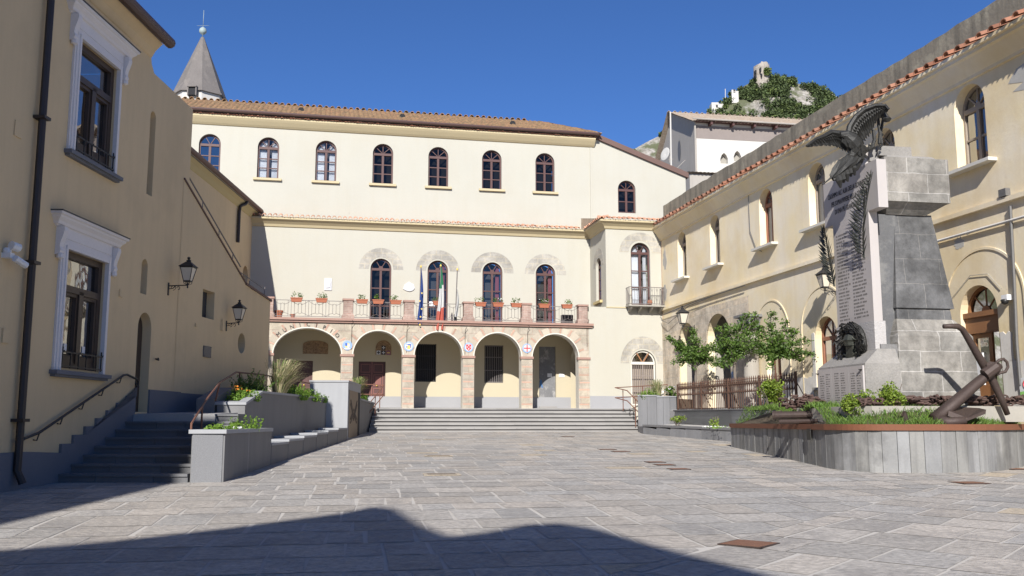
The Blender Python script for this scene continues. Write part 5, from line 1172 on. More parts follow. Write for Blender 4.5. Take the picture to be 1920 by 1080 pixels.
q = MB(); q.hexa([(wy(36.6), 36.6, .7), (wy(36.6) + .25, 36.6, .7), (wy(26.8) + .25, 26.8, .7), (wy(26.8), 26.8, .7)], [(wy(36.6), 36.6, 1.92), (wy(36.6) + .25, 36.6, 1.92), (wy(26.8) + .25, 26.8, 1.85), (wy(26.8), 26.8, 1.85)]); q.build('body', ['grey_slab'], t, True)
q = MB(); q.hexa([(wy(36.6) - .02, 36.6, 1.921), (wy(36.6) + .27, 36.6, 1.921), (wy(26.8) + .27, 26.8, 1.851), (wy(26.8) - .02, 26.8, 1.851)], [(wy(36.6) - .02, 36.6, 1.955), (wy(36.6) + .27, 36.6, 1.955), (wy(26.8) + .27, 26.8, 1.885), (wy(26.8) - .02, 26.8, 1.885)]); q.build('coping', ['basalt_smooth'], t, True)
shrub('small_plant', 'low weedy plant in the flower bed just below the fence left end', 'plant', (5.95, 34.5, 1.36), (.42, .5, .22), 220, .09, 'leaf_bright', clumps=6)
shrub('small_plant', 'wispy green plant in the flower bed near the middle of the low wall', 'plant', (6.75, 32.0, 1.30), (.22, .3, .28), 90, .09, 'leaf_bright', clumps=4)
shrub('ground_cover', 'strip of tiny pale ground cover flowers along the low wall', 'plant', (6.6, 31.2, 1.29), (.35, 1.6, .04), 160, .06, 'leaf_feather', clumps=9, stems=False, extra=('flower_white', 50))
# spear fence
FF = Frame(6.32, 36.4, 169.6)
t = fthing(FF, 'spear_fence', 'rusty wrought iron fence with spear tips in front of the small trees', 'fence', at=(0, 0, 1.92))
LEN = 9.55; drop = -.07 / LEN; NP = 60
q = MB()
for z in (.06, .56, .82): q.hexa([(0, -.014, z), (LEN, -.014, z + LEN * drop), (LEN, .014, z + LEN * drop), (0, .014, z)], [(0, -.014, z + .028), (LEN, -.014, z + .028 + LEN * drop), (LEN, .014, z + .028 + LEN * drop), (0, .014, z + .028)])
q.build('rail', ['rust_fence'], t)
q = MB(); q.tube([(0, 0, .03), (0, 0, .9)], .0125, 5); q.lathe([(.012, .88), (.03, .92), (.012, .94), (.032, .97), (.02, 1.0), (.0, 1.08)], (0, 0, 0), 6); q.tube([(-.06, 0, .82), (-.02, 0, .76), (.02, 0, .64), (.06, 0, .58)], .011, 4); q.tube([(.06, 0, .82), (.02, 0, .76), (-.02, 0, .64), (-.06, 0, .58)], .011, 4)
q.tube([(-.07, 0, .83), (-.05, 0, .89), (0, 0, .9), (.05, 0, .89), (.07, 0, .83)], .01, 4)
p0 = q.build('picket', ['rust_fence'], t)
for k in range(NP):
    o = p0 if k == 0 else p0.copy()
    if k: COL.objects.link(o); o.parent = t
    x = .07 + (LEN - .14) * k / (NP - 1); o.location = (x, 0, x * drop)
for k in range(5):
    x = LEN * k / 4; q = MB(); q.box(x - .025, x + .025, -.03, .03, -.05, 1.0); q.tube([(x, .02, .7), (x + .02, .4, .0)], .014, 4); q.build('post', ['rust_fence'], t)
# hand rails
def rail(lbl, paths, posts, m='rust_rail', r=.021, cat='handrail', name='handrail'):
    t = thing(name, lbl, cat, posts[0][0])
    q = MB()
    for p in paths: q.tube(p, r, 6)
    q.build('rail', [m], t, True)
    for a, e in posts: q = MB(); q.tube([a, e], r * .9, 6); q.build('post', [m], t, True)
    return t
rail('rusty handrail climbing along the left planters', [[(-5.60, 16.75, 1.47), (-6.0, 18.8, 1.95), (-6.42, 20.95, 2.36), (-6.72, 23.2, 2.70), (-6.85, 26.0, 2.78), (-7.2, 34.3, 2.86)]],
     [((-5.60, 16.75, 1.30), (-5.60, 16.75, 1.47)), ((-5.86, 18.1, 1.33), (-5.86, 18.1, 1.79)), ((-6.5, 20.95, 1.95), (-6.42, 20.95, 2.36)), ((-6.75, 23.6, 2.2), (-6.75, 23.6, 2.71)), ((-6.92, 27.8, 2.25), (-6.92, 27.8, 2.80)), ((-7.18, 34.2, 2.28), (-7.18, 34.2, 2.86))])
rail('rusty double handrail at the left end of the broad steps', [[(-5.75, 37.55, 1.65), (-5.75, 37.55, 2.03), (-5.32, 39.7, 3.02), (-6.4, 39.9, 3.06), (-6.9, 39.95, 3.08)], [(-5.72, 37.75, 1.75), (-5.32, 39.7, 2.62), (-6.4, 39.9, 2.64), (-6.9, 39.95, 2.64)]],
     [((-5.75, 37.55, 1.05), (-5.75, 37.55, 2.03)), ((-5.53, 38.65, 1.6), (-5.53, 38.65, 2.53)), ((-5.50, 39.75, 2.0), (-5.50, 39.75, 3.02)), ((-6.4, 39.9, 2.0), (-6.4, 39.9, 3.06))])
rail('rusty double handrail curving down at the right end of the broad steps', [[(6.88, 41.9, 3.12), (4.32, 40.0, 2.92), (4.75, 39.4, 2.78), (5.18, 38.2, 2.15), (5.22, 37.75, 1.98), (5.22, 37.75, 1.5)], [(6.0, 41.2, 2.62), (4.32, 40.0, 2.50), (4.75, 39.4, 2.36), (5.18, 38.2, 1.75), (5.22, 37.75, 1.60)]],
     [((5.22, 37.75, 1.05), (5.22, 37.75, 1.98)), ((5.0, 38.75, 1.3), (5.0, 38.75, 2.45)), ((4.62, 39.75, 1.95), (4.62, 39.75, 2.84)), ((5.6, 40.9, 2.0), (5.6, 40.9, 3.0))])

# ------------------------------------------------------------------ rust rimmed planter with the monument
PL_ = [(6.98, 27.75), (6.22, 27.3), (6.36, 22.1), (6.40, 19.6), (6.55, 18.95), (6.85, 18.55), (7.25, 18.38), (8.07, 18.36), (9.17, 18.62), (10.1, 19.4), (11.0, 20.5)]
def smooth_path(pts, sub=4):
    out = []
    for i in range(len(pts) - 1):
        p0, p1, p2, p3 = [Vector(pts[max(0, min(len(pts) - 1, i + k))]) for k in (-1, 0, 1, 2)]
        for j in range(sub):
            u = j / sub; out.append(.5 * ((2 * p1) + (p2 - p0) * u + (2 * p0 - 5 * p1 + 4 * p2 - p3) * u * u + (3 * p1 - p0 - 3 * p2 + p3) * u ** 3))
    return out + [Vector(pts[-1])]
RP = [Vector(PL_[0])] + [Vector(PL_[1])] + smooth_path(PL_[3:], 4); RP = [Vector(PL_[0]), Vector(PL_[1]), Vector(PL_[2])] + smooth_path(PL_[3:], 4)
def offs(path, d):
    out = []
    for i, p in enumerate(path):
        t_ = (path[min(i + 1, len(path) - 1)] - path[max(i - 1, 0)]).normalized(); out.append(p + Vector((-t_.y, t_.x)) * d)   # left of travel = inward
    return out
RZT = 1.455
t = thing('monument_planter', 'curved planter clad in upright grey slabs with rust coloured steel rim', 'planter', (8, 20, .5))
q = MB(); acc = 0
def walk(path, step):
    L = [0]
    for a, e in zip(path, path[1:]): L.append(L[-1] + (e - a).length)
    def at(d):
        for i in range(len(L) - 1):
            if d <= L[i + 1] + 1e-9: return path[i] + (path[i + 1] - path[i]) * ((d - L[i]) / (L[i + 1] - L[i]))
        return path[-1]
    return L[-1], at
tot, at_ = walk(RP[1:], 0); d0 = 0
while d0 < tot - .02:
    d1 = min(tot, d0 + random.uniform(.22, .34)); p, e = at_(d0 + .005), at_(d1 - .005); n_ = (e - p).normalized(); n_ = Vector((-n_.y, n_.x)); o_ = n_ * random.uniform(0, .012); p, e = p + o_, e + o_
    q.hexa([(p.x, p.y, .2), (e.x, e.y, .2), (e.x + n_.x * .08, e.y + n_.y * .08, .2), (p.x + n_.x * .08, p.y + n_.y * .08, .2)], [(p.x, p.y, 1.335), (e.x, e.y, 1.335), (e.x + n_.x * .08, e.y + n_.y * .08, 1.335), (p.x + n_.x * .08, p.y + n_.y * .08, 1.335)]); d0 = d1
a_, e_ = RP[0], RP[1]; q.hexa([(a_.x, a_.y, .2), (e_.x, e_.y, .2), (e_.x + .05, e_.y - .1, .2), (a_.x, a_.y - .1, .2)], [(a_.x, a_.y, 1.335), (e_.x, e_.y, 1.335), (e_.x + .05, e_.y - .1, 1.335), (a_.x, a_.y - .1, 1.335)])
q.build('cladding', ['cladding_stone'], t, True)
q = MB(); o1 = offs(RP, -.035); o2 = offs(RP, .05); o3 = offs(RP, .12)
for i in range(len(RP) - 1):
    q.hexa([(o1[i].x, o1[i].y, 1.337), (o1[i + 1].x, o1[i + 1].y, 1.337), (o3[i + 1].x, o3[i + 1].y, 1.337), (o3[i].x, o3[i].y, 1.337)], [(o1[i].x, o1[i].y, RZT), (o1[i + 1].x, o1[i + 1].y, RZT), (o3[i + 1].x, o3[i + 1].y, RZT), (o3[i].x, o3[i].y, RZT)])
q.build('rim', ['corten'], t, True)
q = MB(); core = offs(RP, .081)
cn = [(p.x, p.y) for p in core]; q.prism(cn + [(11.2, 21.5), (9.6, 27.4)], .1, 1.30, 'z'); q.build('core', ['mortar'], t, True)
q = MB(); p = at_(9.4); pb = onground(1533, 866); q.hexa([(6.332, 20.38, 1.12), (6.345, 20.38, 1.12), (6.345, 20.64, 1.12), (6.332, 20.64, 1.12)], [(6.332, 20.38, 1.35), (6.345, 20.38, 1.35), (6.345, 20.64, 1.35), (6.332, 20.64, 1.35)]); q.build('bronze_plate', ['bronze'], t, True)
# mounded earth and grass
MC = FM.w(-.87, .9, 0)
def gh(x, y):
    ins = min((Vector((x, y)) - p).length for p in offs(RP, .1)[::1]); k = min(1, ins / 1.15); return 1.43 + .40 * (k * k * (3 - 2 * k)) + .02 * noise.noise((x * 3, y * 3, 0))
inn = offs(RP, .121); q = MB(); cen = Vector((9.0, 22.4)); cen2 = Vector((8.3, 26.0)); rings = 7; n = len(inn)
def toward(p): return Vector((8.9 + .03 * (p.x - 8.9), max(20.8, min(26.5, p.y + .25 * (22.5 - p.y)))))
for r in range(rings + 1):
    for p in inn: e = toward(p); u = r / rings; x, y = p.x + (e.x - p.x) * u, p.y + (e.y - p.y) * u; q.v.append(Vector((x, y, gh(x, y))))
for r in range(rings):
    for i in range(n - 1): a = r * n + i; q.f.append([a, a + 1, a + n + 1, a + n]); q.m.append(0)
structure(q.build('lawn_soil', ['soil'], origin=(8, 20, 1.4)))
q = MB(); k = 0
tot, at_ = walk(inn, 0)
while k < 17000:
    p = at_(random.random() * tot); e = toward(p); L = (e - p).length; u = min(1, abs(random.expovariate(1.0)) * .9 / L); x, y = p.x + (e.x - p.x) * u, p.y + (e.y - p.y) * u
    if y > 24.5 and random.random() < .7: continue
    z = gh(x, y) - .01; h = random.uniform(.05, .15) * (1.25 if random.random() < .1 else 1); a = random.uniform(0, 6.28); dx, dy = cos(a) * .0055, sin(a) * .0055; lx, ly = random.gauss(0, .035), random.gauss(0, .035)
    q.add([(x - dx, y - dy, z), (x + dx, y + dy, z), (x + lx * .5 + dx * .6, y + ly * .5 + dy * .6, z + h * .6), (x + lx * 1.3, y + ly * 1.3, z + h)], [(0, 1, 2, 3)]); k += 1
o = q.build('grass', ['grass'], origin=(8, 20, 1.4)); o['kind'] = 'stuff'
# concrete pad
q = MB(); pad = [FM.w(x, y, 0) for x, y in ((.62, -1.1), (.8, 1.2), (.7, 2.3), (-2.4, 2.4), (-2.6, -1.1), (-2.2, -1.3), (.25, -1.3))]
q.prism([(p.x, p.y) for p in pad], 1.5, 1.815, 'z'); structure(q.build('monument_pad', ['concrete'], origin=(8, 20.5, 1.5)))

# ------------------------------------------------------------------ monument
MO = fthing(FM, 'war_memorial', 'tall grey stone war memorial with marble name slab and bronze ornaments', 'monument', at=(0, 0, 0))
def PM(name, mb, mats, parent=None, smooth=False): return mb.build(name, mats, MO if parent is None else parent, smooth=smooth)
def frus(mb, x0, x1, y0, y1, z0, X0, X1, Y0, Y1, z1, mi=0): mb.hexa([(x0, y0, z0), (x1, y0, z0), (x1, y1, z0), (x0, y1, z0)], [(X0, Y0, z1), (X1, Y0, z1), (X1, Y1, z1), (X0, Y1, z1)], mi)
q = MB(); frus(q, -1.78, .0, -.08, 1.82, 1.6, -1.74, -.03, -.03, 1.72, 3.30); frus(q, -1.74, -.03, -.03, 1.72, 3.30, -1.45, -.26, .10, 1.45, 3.68); PM('base', q, ['monument_blocks'])
q = MB(); frus(q, -1.45, -.27, .12, 1.42, 3.681, -1.43, -.29, .13, 1.40, 3.92); frus(q, -1.47, -.24, .10, 1.47, 3.921, -1.25, -.47, .32, 1.21, 6.02); PM('shaft', q, ['monument_dark'])
q = MB(); frus(q, -1.38, -.33, -.30, .14, 3.0, -1.27, -.45, -.22, .33, 6.0); PM('pilaster', q, ['lava_dark'])
q = MB(); frus(q, -1.30, -.42, .10, 1.05, 6.0, -1.58, -.14, -.05, 1.42, 6.22); q.box(-1.62, -.10, -.08, 1.45, 6.221, 7.20); PM('cap', q, ['monument_blocks'])
q = MB(); frus(q, -1.5, -.2, .05, 1.3, 7.2, -1.4, -.3, .12, 1.2, 7.30); q.box(-1.35, -.35, -.05, .75, 7.3, 7.52); q.box(-1.25, -.42, -.22, .0, 7.18, 7.44); PM('plinth_block', q, ['lava_light'])
q = MB(); q.box(-1.2, -.5, -.45, -.2, 7.05, 7.40); PM('marble_block', q, ['marble'])
q = MB(); q.box(-2.0, .28, -.50, -.28, 5.98, 7.02); PM('inscription_block', q, ['marble'])
q = MB(); q.box(-1.64, -.13, -.50, -.30, 3.62, 5.979); PM('name_slab', q, ['marble'])
q = MB(); q.box(-1.66, -.10, -.52, -.26, 2.95, 3.615); PM('rough_block', q, ['marble_rough'])
q = MB(); q.box(-1.86, .10, -.90, -.1, 1.6, 2.70); frus(q, -1.86, .10, -.90, -.1, 2.701, -1.7, -.05, -.5, -.1, 3.02); PM('pedestal', q, ['lava_light'])
q = MB()
for k in range(60):
    x0 = random.uniform(-1.7, -.1); y0 = random.uniform(-.3, -.1); z0 = random.uniform(1.8, 3.1); s_ = random.uniform(.06, .13)
q.box(-1.70, -.06, -.42, -.02, 1.7, 3.12); PM('rough_core', q, ['lava_rough'])
q = MB(); q.box(-1.84, .08, -.945, -.903, 1.78, 2.66); pk = PM('name_plaque', q, ['marble'])
q = MB()
for x in (-1.8, .03):
    for z in (1.83, 2.58): q.lathe([(.0, -.03), (.045, -.01), (.05, .0)], (x, -.96, z), 8)
q.build('rosette', ['bronze'], pk)
# rows of small incised names (too small to read) and the dedication
q = MB()
for c0, c1 in ((-1.72, -1.52), (-1.46, -1.28), (-1.08, -.88), (-.82, -.62), (-.40, -.22), (-.16, .0)):
    z = 2.56 - random.uniform(0, .1)
    while z > 1.86:
        x = c0
        while x < c1 - random.uniform(0, .06): q.box(x, x + .018, -.9465, -.944, z, z + random.uniform(.020, .028)); x += random.choice((.023, .023, .023, .04))
        z -= .052
    if c1 == 1: break
q.build('names', ['name_letters'], pk)
q = MB(); q.box(-1.22, -1.21, -.9462, -.944, 1.80, 2.64); q.box(-.5, -.49, -.9462, -.944, 1.80, 2.64); q.build('groove', ['joint_pale'], pk)
q = MB()
for c0, c1 in ((-1.52, -.98), (-.90, -.30)):
    z = 5.66
    while z > 3.72:
        x = c0; e = c1 - random.uniform(.02, .2)
        while x < e:
            q.box(x, x + .026, -.5022, -.499, z, z + random.uniform(.034, .042)); x += random.choice((.034, .034, .034, .034, .062))
        z -= .077
PM('name_rows', q, ['name_letters'])
q = MB()
for s_, x, z, w in (("CADEMMO ALL' ALBA DELLA GIOVINEZZA", -1.80, 6.60, 1.72), ('PER SOPRAVVIVERE NELLA GLORIA', -1.66, 6.40, 1.44), ('DI UNA PIÙ GRANDE ITALIA', -1.52, 6.20, 1.16)):
    vs, fs = text_mesh(s_, .165, .003); mx = max(v.x for v in vs); k = w / mx
    q.add([(x + v.x * k, -.5 - .003 + v.z, z + v.y) for v in vs], fs)
PM('dedication', q, ['lettering'])
# bronze palms
def palm(x, z0, z1, lean, wd, y=-.58):
    q = MB(); n = 26; H = z1 - z0
    sp = [Vector((x + lean * (k / 8) ** 1.5, y - .04 * sin(k / 8 * pi), z0 + H * k / 8)) for k in range(9)]
    q.tube(sp, [.022 - .002 * k for k in range(9)], 5)
    for k in range(n):
        u = .03 + .95 * k / n; i = min(7, int(u * 8)); p = sp[i].lerp(sp[i + 1], u * 8 - i); L = wd * (.65 + .6 * sin(pi * min(1, u * 1.1)) ) * (1 - .45 * u)
        for sg in (-1, 1):
            d = Vector((sg * (.95 - .4 * u), -.34 + random.uniform(-.15, .15), .80)).normalized(); e = p + d * L; wv = Vector((sg * .010, 0, -.030)); m0 = p.lerp(e, .5) + Vector((0, -.015, 0))
            q.add([p, m0 + wv, e, m0 - wv, m0 + Vector((0, -.012, 0))], [(0, 1, 4), (1, 2, 4), (2, 3, 4), (3, 0, 4), (0, 1, 2, 3)])
    return q
PM('bronze_palm', palm(-.26, 4.98, 6.74, .52, .50), ['bronze_green']); PM('bronze_palm', palm(-1.56, 4.55, 6.0, -.34, .40), ['bronze_green'])
# wreath and trophy
q = MB()
for k in range(230):
    a = random.uniform(0, 6.28); rr = .46 + random.gauss(0, .055); c = Vector((-.88 + rr * cos(a) * .92, -.60 - random.uniform(0, .1), 3.12 + rr * sin(a)))
    d = Vector((-sin(a), random.uniform(-.6, .1), cos(a))).normalized(); s_ = d.cross(Vector((0, 1, 0))).normalized() * .035; L = random.uniform(.10, .17)
    q.add([c, c + d * L * .5 + s_ + Vector((0, -.025, 0)), c + d * L, c + d * L * .5 - s_ + Vector((0, -.025, 0)), c + Vector((0, .05, 0))], [(0, 1, 2, 3), (0, 1, 4), (3, 0, 4)])
q.tube([(-.88 + .44 * cos(2 * pi * k / 24), -.57, 3.12 + .47 * sin(2 * pi * k / 24)) for k in range(24)], .06, 6, True)
wr = PM('bronze_wreath', q, ['bronze'])
q = MB(); q.lathe([(.04, .36), (.14, .34), (.20, .22), (.17, .18), (.16, .10)], (-.88, -.60, 3.04), 12); q.box(-1.02, -.74, -.68, -.56, 2.80, 3.13); q.tube([(-1.2, -.62, 2.74), (-.6, -.66, 2.98)], .03, 6); q.tube([(-.55, -.62, 2.72), (-1.15, -.66, 2.98)], .025, 6)
q.tube([(-1.25, -.66, 2.66), (-.88, -.74, 2.60), (-.45, -.66, 2.68)], [.05, .075, .05], 7); q.build('trophy', ['bronze_green'], wr)
# ------------------------------------------------------------------ bronze eagle
EY = 19.95
def ep(zx, zy, dy=0.0):                                 # silhouettes measured on the photo, laid out round the eagle's own depth
    return aty(1480 + zx / 4.326, 170 + zy / 4.326, EY + dy)
eag = thing('bronze_eagle', 'dark bronze eagle with spread wings perched on top of the memorial', 'statue', tuple(ep(600, 470)))
def loft(mb, pts, rad, n=10, flat=1.0): mb.tube(pts, rad, n, flat=flat)
q = MB(); loft(q, [ep(640, 470, .1), ep(590, 500, .05), ep(530, 450), ep(490, 400, -.05), ep(450, 360, -.1), ep(410, 355, -.14)], [.04, .12, .20, .19, .12, .05], 12)
loft(q, [ep(545, 450), ep(520, 500, -.06), ep(498, 535, -.12), ep(480, 520, -.16)], [.17, .12, .08, .03], 10)           # neck and lowered head
loft(q, [ep(482, 520, -.16), ep(470, 512, -.19), ep(462, 522, -.2)], [.035, .022, .006], 6)
for k in range(60):
    u = random.random(); c = ep(600 - 150 * u + random.gauss(0, 22), 490 - 110 * u + random.gauss(0, 16), random.uniform(-.2, -.05)); d = (ep(640, 560) - ep(560, 420)).normalized()
    s_ = Vector((.03, 0, .02)); q.add([c, c + d * .05 + s_, c + d * .13, c + d * .05 - s_, c + Vector((0, -.03, 0))], [(0, 1, 4), (1, 2, 4), (2, 3, 4), (3, 0, 4)])
q.build('body', ['bronze'], eag, True)
def wing(lead, trail, d0, d1, nf, name):
    q = MB(); m = len(lead) - 1
    L = lambda P, u: P[min(m - 1, int(u * m))].lerp(P[min(m - 1, int(u * m)) + 1], u * m - min(m - 1, int(u * m)))
    for k in range(nf):                                 # overlapping feathers from shoulder to tip
        u0, u1 = k / nf, (k + 1.9) / nf; a, b_ = L(lead, min(1, u0)), L(lead, min(1, u1)); c, d = L(trail, min(1, u0)), L(trail, min(1, u1))
        back = Vector((0, .012 * (k % 2), 0)); mid = (c + d) / 2; tip = mid + (mid - (a + b_) / 2) * random.uniform(.04, .12); f = Vector((0, -.02, 0))
        q.hexa([a + back, b_ + back, b_.lerp(d, .8) + back, tip + back, a.lerp(c, .8) + back], [x + back + Vector((0, .018, 0)) for x in (a, b_, b_.lerp(d, .8), tip, a.lerp(c, .8))])
        rib = [((a + b_) / 2) + back + f * .4, tip + back + f * .4]; q.tube(rib, [.012, .005], 4)
    for row in (.25, .5):
        for k in range(int(nf * 1.4)):
            u = (k + .5) / (nf * 1.4); a, c = L(lead, u), L(trail, u); p = a.lerp(c, row * .55); e = a.lerp(c, row + .22); s_ = (L(lead, min(1, u + .06)) - L(lead, max(0, u - .06))) * .32
            q.add([p - s_ * .7, p + s_ * .7, e + s_ * .5, e + (e - p) * .25, e - s_ * .5, (p + e) / 2 + Vector((0, -.05, 0))], [(0, 1, 5), (1, 2, 5), (2, 3, 5), (3, 4, 5), (4, 0, 5)])
    q.tube(lead, [.07 - .045 * i / m for i in range(m + 1)], 7)
    return q.build(name, ['bronze'], eag, True)
lead = [ep(470, 350, 0), ep(400, 345, -.08), ep(340, 335, -.12), ep(280, 368, -.2), ep(210, 395, -.3), ep(140, 450, -.42)]
trail = [ep(520, 460, .02), ep(455, 490, -.02), ep(410, 460, -.06), ep(340, 440, -.16), ep(250, 445, -.28), ep(140, 458, -.41)]
wing(lead, trail, 0, 0, 13, 'wing')
lead = [ep(470, 380, .0), ep(490, 290, .02), ep(540, 210, .0), ep(610, 150, -.08), ep(700, 118, -.18), ep(780, 118, -.28), ep(806, 150, -.34)]
trail = [ep(560, 465, .1), ep(590, 450, .14), ep(615, 385, .14), ep(660, 340, .08), ep(695, 265, 0), ep(745, 185, -.12), ep(800, 170, -.3)]
wing(lead, trail, 0, 0, 16, 'wing')
q = MB()                                                # legs and the slender uprights under the raised wing tip
for pts, r in ((((600, 470), (640, 478), (690, 455)), .05), (((680, 320), (690, 400), (665, 465)), .04), (((718, 200), (725, 290), (735, 350), (728, 430)), .035), (((765, 190), (752, 280), (742, 350), (750, 430)), .03), (((735, 345), (760, 360), (740, 372)), .03)):
    q.tube([ep(a, b_, .15) for a, b_ in pts], r, 6)
for a in (650, 672, 730, 752): q.tube([ep(a, 440, .14), ep(a - 12, 462, .1)], [.03, .008], 5)
q.tube([ep(720, 185, 0), ep(765, 195, -.05), ep(795, 225, -.1)], [.09, .085, .05], 8); q.build('legs', ['bronze'], eag, True)
q = MB(); q.lathe([(.01, -.06), (.06, -.05), (.1, 0), (.06, .05), (.01, .06)], ep(790, 232, -.1), 9); q.build('claw_ball', ['bronze'], eag, True)
q = MB()                                                # flag with pole held in the claws
axis = [ep(600, 480, .02), ep(555, 530, -.05), ep(500, 580, -.1), ep(440, 625, -.14), ep(385, 680, -.18), ep(345, 710, -.2)]
rr = [.06, .14, .18, .17, .14, .07]; nn = 18; vs = []
for i, p in enumerate(axis):
    t_ = (axis[min(5, i + 1)] - axis[max(0, i - 1)]).normalized(); a = t_.cross(Vector((0, 1, 0))).normalized(); b_ = Vector((0, 1, 0))
    for j in range(nn): w_ = rr[i] * (1 + .28 * sin(j * 5 * 2 * pi / nn + i * .8)); vs.append(p + a * cos(2 * pi * j / nn) * w_ + b_ * sin(2 * pi * j / nn) * w_ * .7)
q.add(vs, [(i * nn + j, i * nn + (j + 1) % nn, (i + 1) * nn + (j + 1) % nn, (i + 1) * nn + j) for i in range(5) for j in range(nn)])
for k in range(5): c = axis[2].lerp(axis[4], k / 4); q.tube([c, c + Vector((.03, -.06, -.16 - .05 * (k % 2))), c + Vector((.06, -.02, -.30 + .05 * (k % 2)))], [.09, .07, .02], 7)
q.tube([ep(400, 655, -.2), ep(270, 762, -.3)], [.022, .014], 6); q.build('draped_flag', ['bronze'], eag, True, smooth=False)

# ------------------------------------------------------------------ anchor, chain, iron pipe
an = thing('ship_anchor', 'big rusty brown ship anchor leaning in front of the memorial', 'anchor', (8.9, 18.95, 1.5))
ap = lambda px, py, d=19.0: aty(px, py, d)
q = MB(); q.tube([ap(1752, 786, 18.75), ap(1790, 755, 18.85), ap(1830, 720, 19.0), ap(1862, 694, 19.1), ap(1872, 685, 19.12)], [.15, .145, .125, .115, .11], 10, flat=.8); q.build('shank', ['rust_iron'], an, True, smooth=True)
q = MB(); q.tube([ap(1769, 612, 18.7), ap(1785, 611.5, 18.72), ap(1796, 612, 18.75), ap(1804, 617, 18.8), ap(1811, 628, 18.85), ap(1830, 660, 19.0), ap(1850, 694, 19.1), ap(1862, 715, 19.15), ap(1876, 745, 19.2), ap(1889, 777, 19.25)], [.045, .052, .058, .06, .062, .075, .085, .08, .068, .055], 10); q.build('stock', ['rust_iron'], an, True, smooth=True)
q = MB(); c = ap(1872, 688, 19.05); q.tube([c + Vector((-.04 + .02, 0, -.02)), ap(1866, 681), ap(1874, 675), ap(1882, 673), ap(1888, 679), ap(1890, 688), ap(1885, 697), ap(1876, 699), ap(1868, 703)], [.03] * 9, 8); q.build('shackle', ['rust_iron'], an, True, smooth=True)
q = MB(); q.tube([ap(1857, 684, 18.9), ap(1857, 684, 19.2)], .07, 12); q.tube([ap(1846, 703, 18.95), ap(1868, 687, 18.95)], .12, 10); q.build('eye', ['rust_iron'], an, True)
q = MB(); q.hexa([ap(1777, 780, 18.6), ap(1812, 790, 18.5), ap(1848, 776, 18.55), ap(1838, 772, 19.1), ap(1800, 772, 19.2)], [ap(1779, 770, 18.6), ap(1814, 784, 18.5), ap(1849, 768, 18.55), ap(1836, 765, 19.1), ap(1800, 763, 19.2)]); q.build('fluke', ['rust_iron'], an, True)
q = MB(); q.tube([ap(1752, 786, 18.75), ap(1780, 792, 18.6), ap(1812, 788, 18.5)], [.12, .1, .07], 8); q.build('arm', ['rust_iron'], an, True, smooth=True)
q = MB(); q.hexa([ap(1692, 790, 18.7), ap(1704, 790, 18.65), ap(1706, 788, 18.8), ap(1694, 788, 18.85)], [ap(1692, 772, 18.7), ap(1697, 772, 18.65), ap(1698, 770, 18.8), ap(1693, 770, 18.85)])
o = q.build('iron_stump', ['rust_iron'], origin=tuple(ap(1698, 788, 18.7))); tag(o, 'small rusty iron fin sticking out of the grass between shrub and anchor', 'iron')
def chain(lbl, spots):
    c0 = spots[0]; q = MB()
    for c, rx in spots:
        R_ = Matrix.Rotation(random.uniform(0, 6.28), 4, 'Z') @ Matrix.Rotation(random.gauss(0, .5) + (pi / 2 if random.random() < .35 else 0), 4, 'X'); a, b_ = .085 * rx, .052 * rx
        q.tube([Vector(c) + R_ @ Vector((a * cos(2 * pi * k / 10), b_ * sin(2 * pi * k / 10), 0)) for k in range(10)], .020 * rx, 5, True)
    o = q.build('anchor_chain', ['rust_chain'], origin=tuple(spots[0][0])); return tag(o, lbl, 'chain', 'heaps of anchor chain round the memorial')
links = []
for k in range(170):
    u = random.random(); x, y = -2.75 + 1.3 * u, -1.15 + random.gauss(0, .22) + .1; h = .26 * (1 - abs(u - .5) * 1.1); p = FM.w(x, y, 1.84 + random.random() * h); links.append((p, random.uniform(.8, 1.15)))
chain('heap of rusty anchor chain left of the name plaque', links)
links = []
for k in range(190):
    u = random.random(); p = FM.w(.35 + .3 * random.random() + .1 * u, -.6 + 3.0 * u, 1.85 + random.random() * .15); links.append((p, random.uniform(.8, 1.15)))
chain('line of rusty anchor chain in front of the memorial base, behind the anchor', links)
links = [(FM.w(.25 + random.random() * .25 - .0, -1.2 + .7 * random.random(), 1.85 + random.random() * .1), 1) for k in range(45)]
chain('short run of rusty chain behind the two round shrubs', links)
t = thing('iron_pipe', 'rusty iron cylinder lying on the lawn left of the memorial', 'pipe', tuple(aty(1505, 782, 21.3)))
q = MB(); a, e = aty(1450, 779, 21.6), aty(1558, 777, 21.0); d = (e - a).normalized(); q.tube([a, a + d * .05, a + d * .06, e - d * .12, e - d * .11, e], [.10, .10, .085, .085, .11, .11], 12); q.build('barrel', ['rust_iron'], t, True)
q = MB(); q.tube([a + Vector((.1, -.15, -.14)), e + Vector((-.2, -.15, -.14))], .05, 8); q.tube([e, e + d * .02], .05, 8); q.build('under_pipe', ['rust_iron'], t, True)
# three round shrubs on the lawn
shrub('round_shrub', 'yellow-green shrub at the left end of the lawn before the fence', 'shrub', (6.85, 25.4, gh(6.85, 25.4)), (.40, .40, .42), 1300, .08, 'leaf_bright', 'round shrubs on the lawn', clumps=9)
shrub('round_shrub', 'loose yellow-green shrub in front of the name plaque', 'shrub', (7.06, 19.5, gh(7.06, 19.5) - .02), (.36, .33, .33), 1700, .065, 'leaf_bright', 'round shrubs on the lawn', clumps=9)
shrub('round_shrub', 'compact yellow-green shrub before the memorial corner, right of its twin', 'shrub', (7.68, 19.3, gh(7.68, 19.3) - .02), (.29, .28, .31), 1600, .06, 'leaf_bright', 'round shrubs on the lawn', clumps=10)

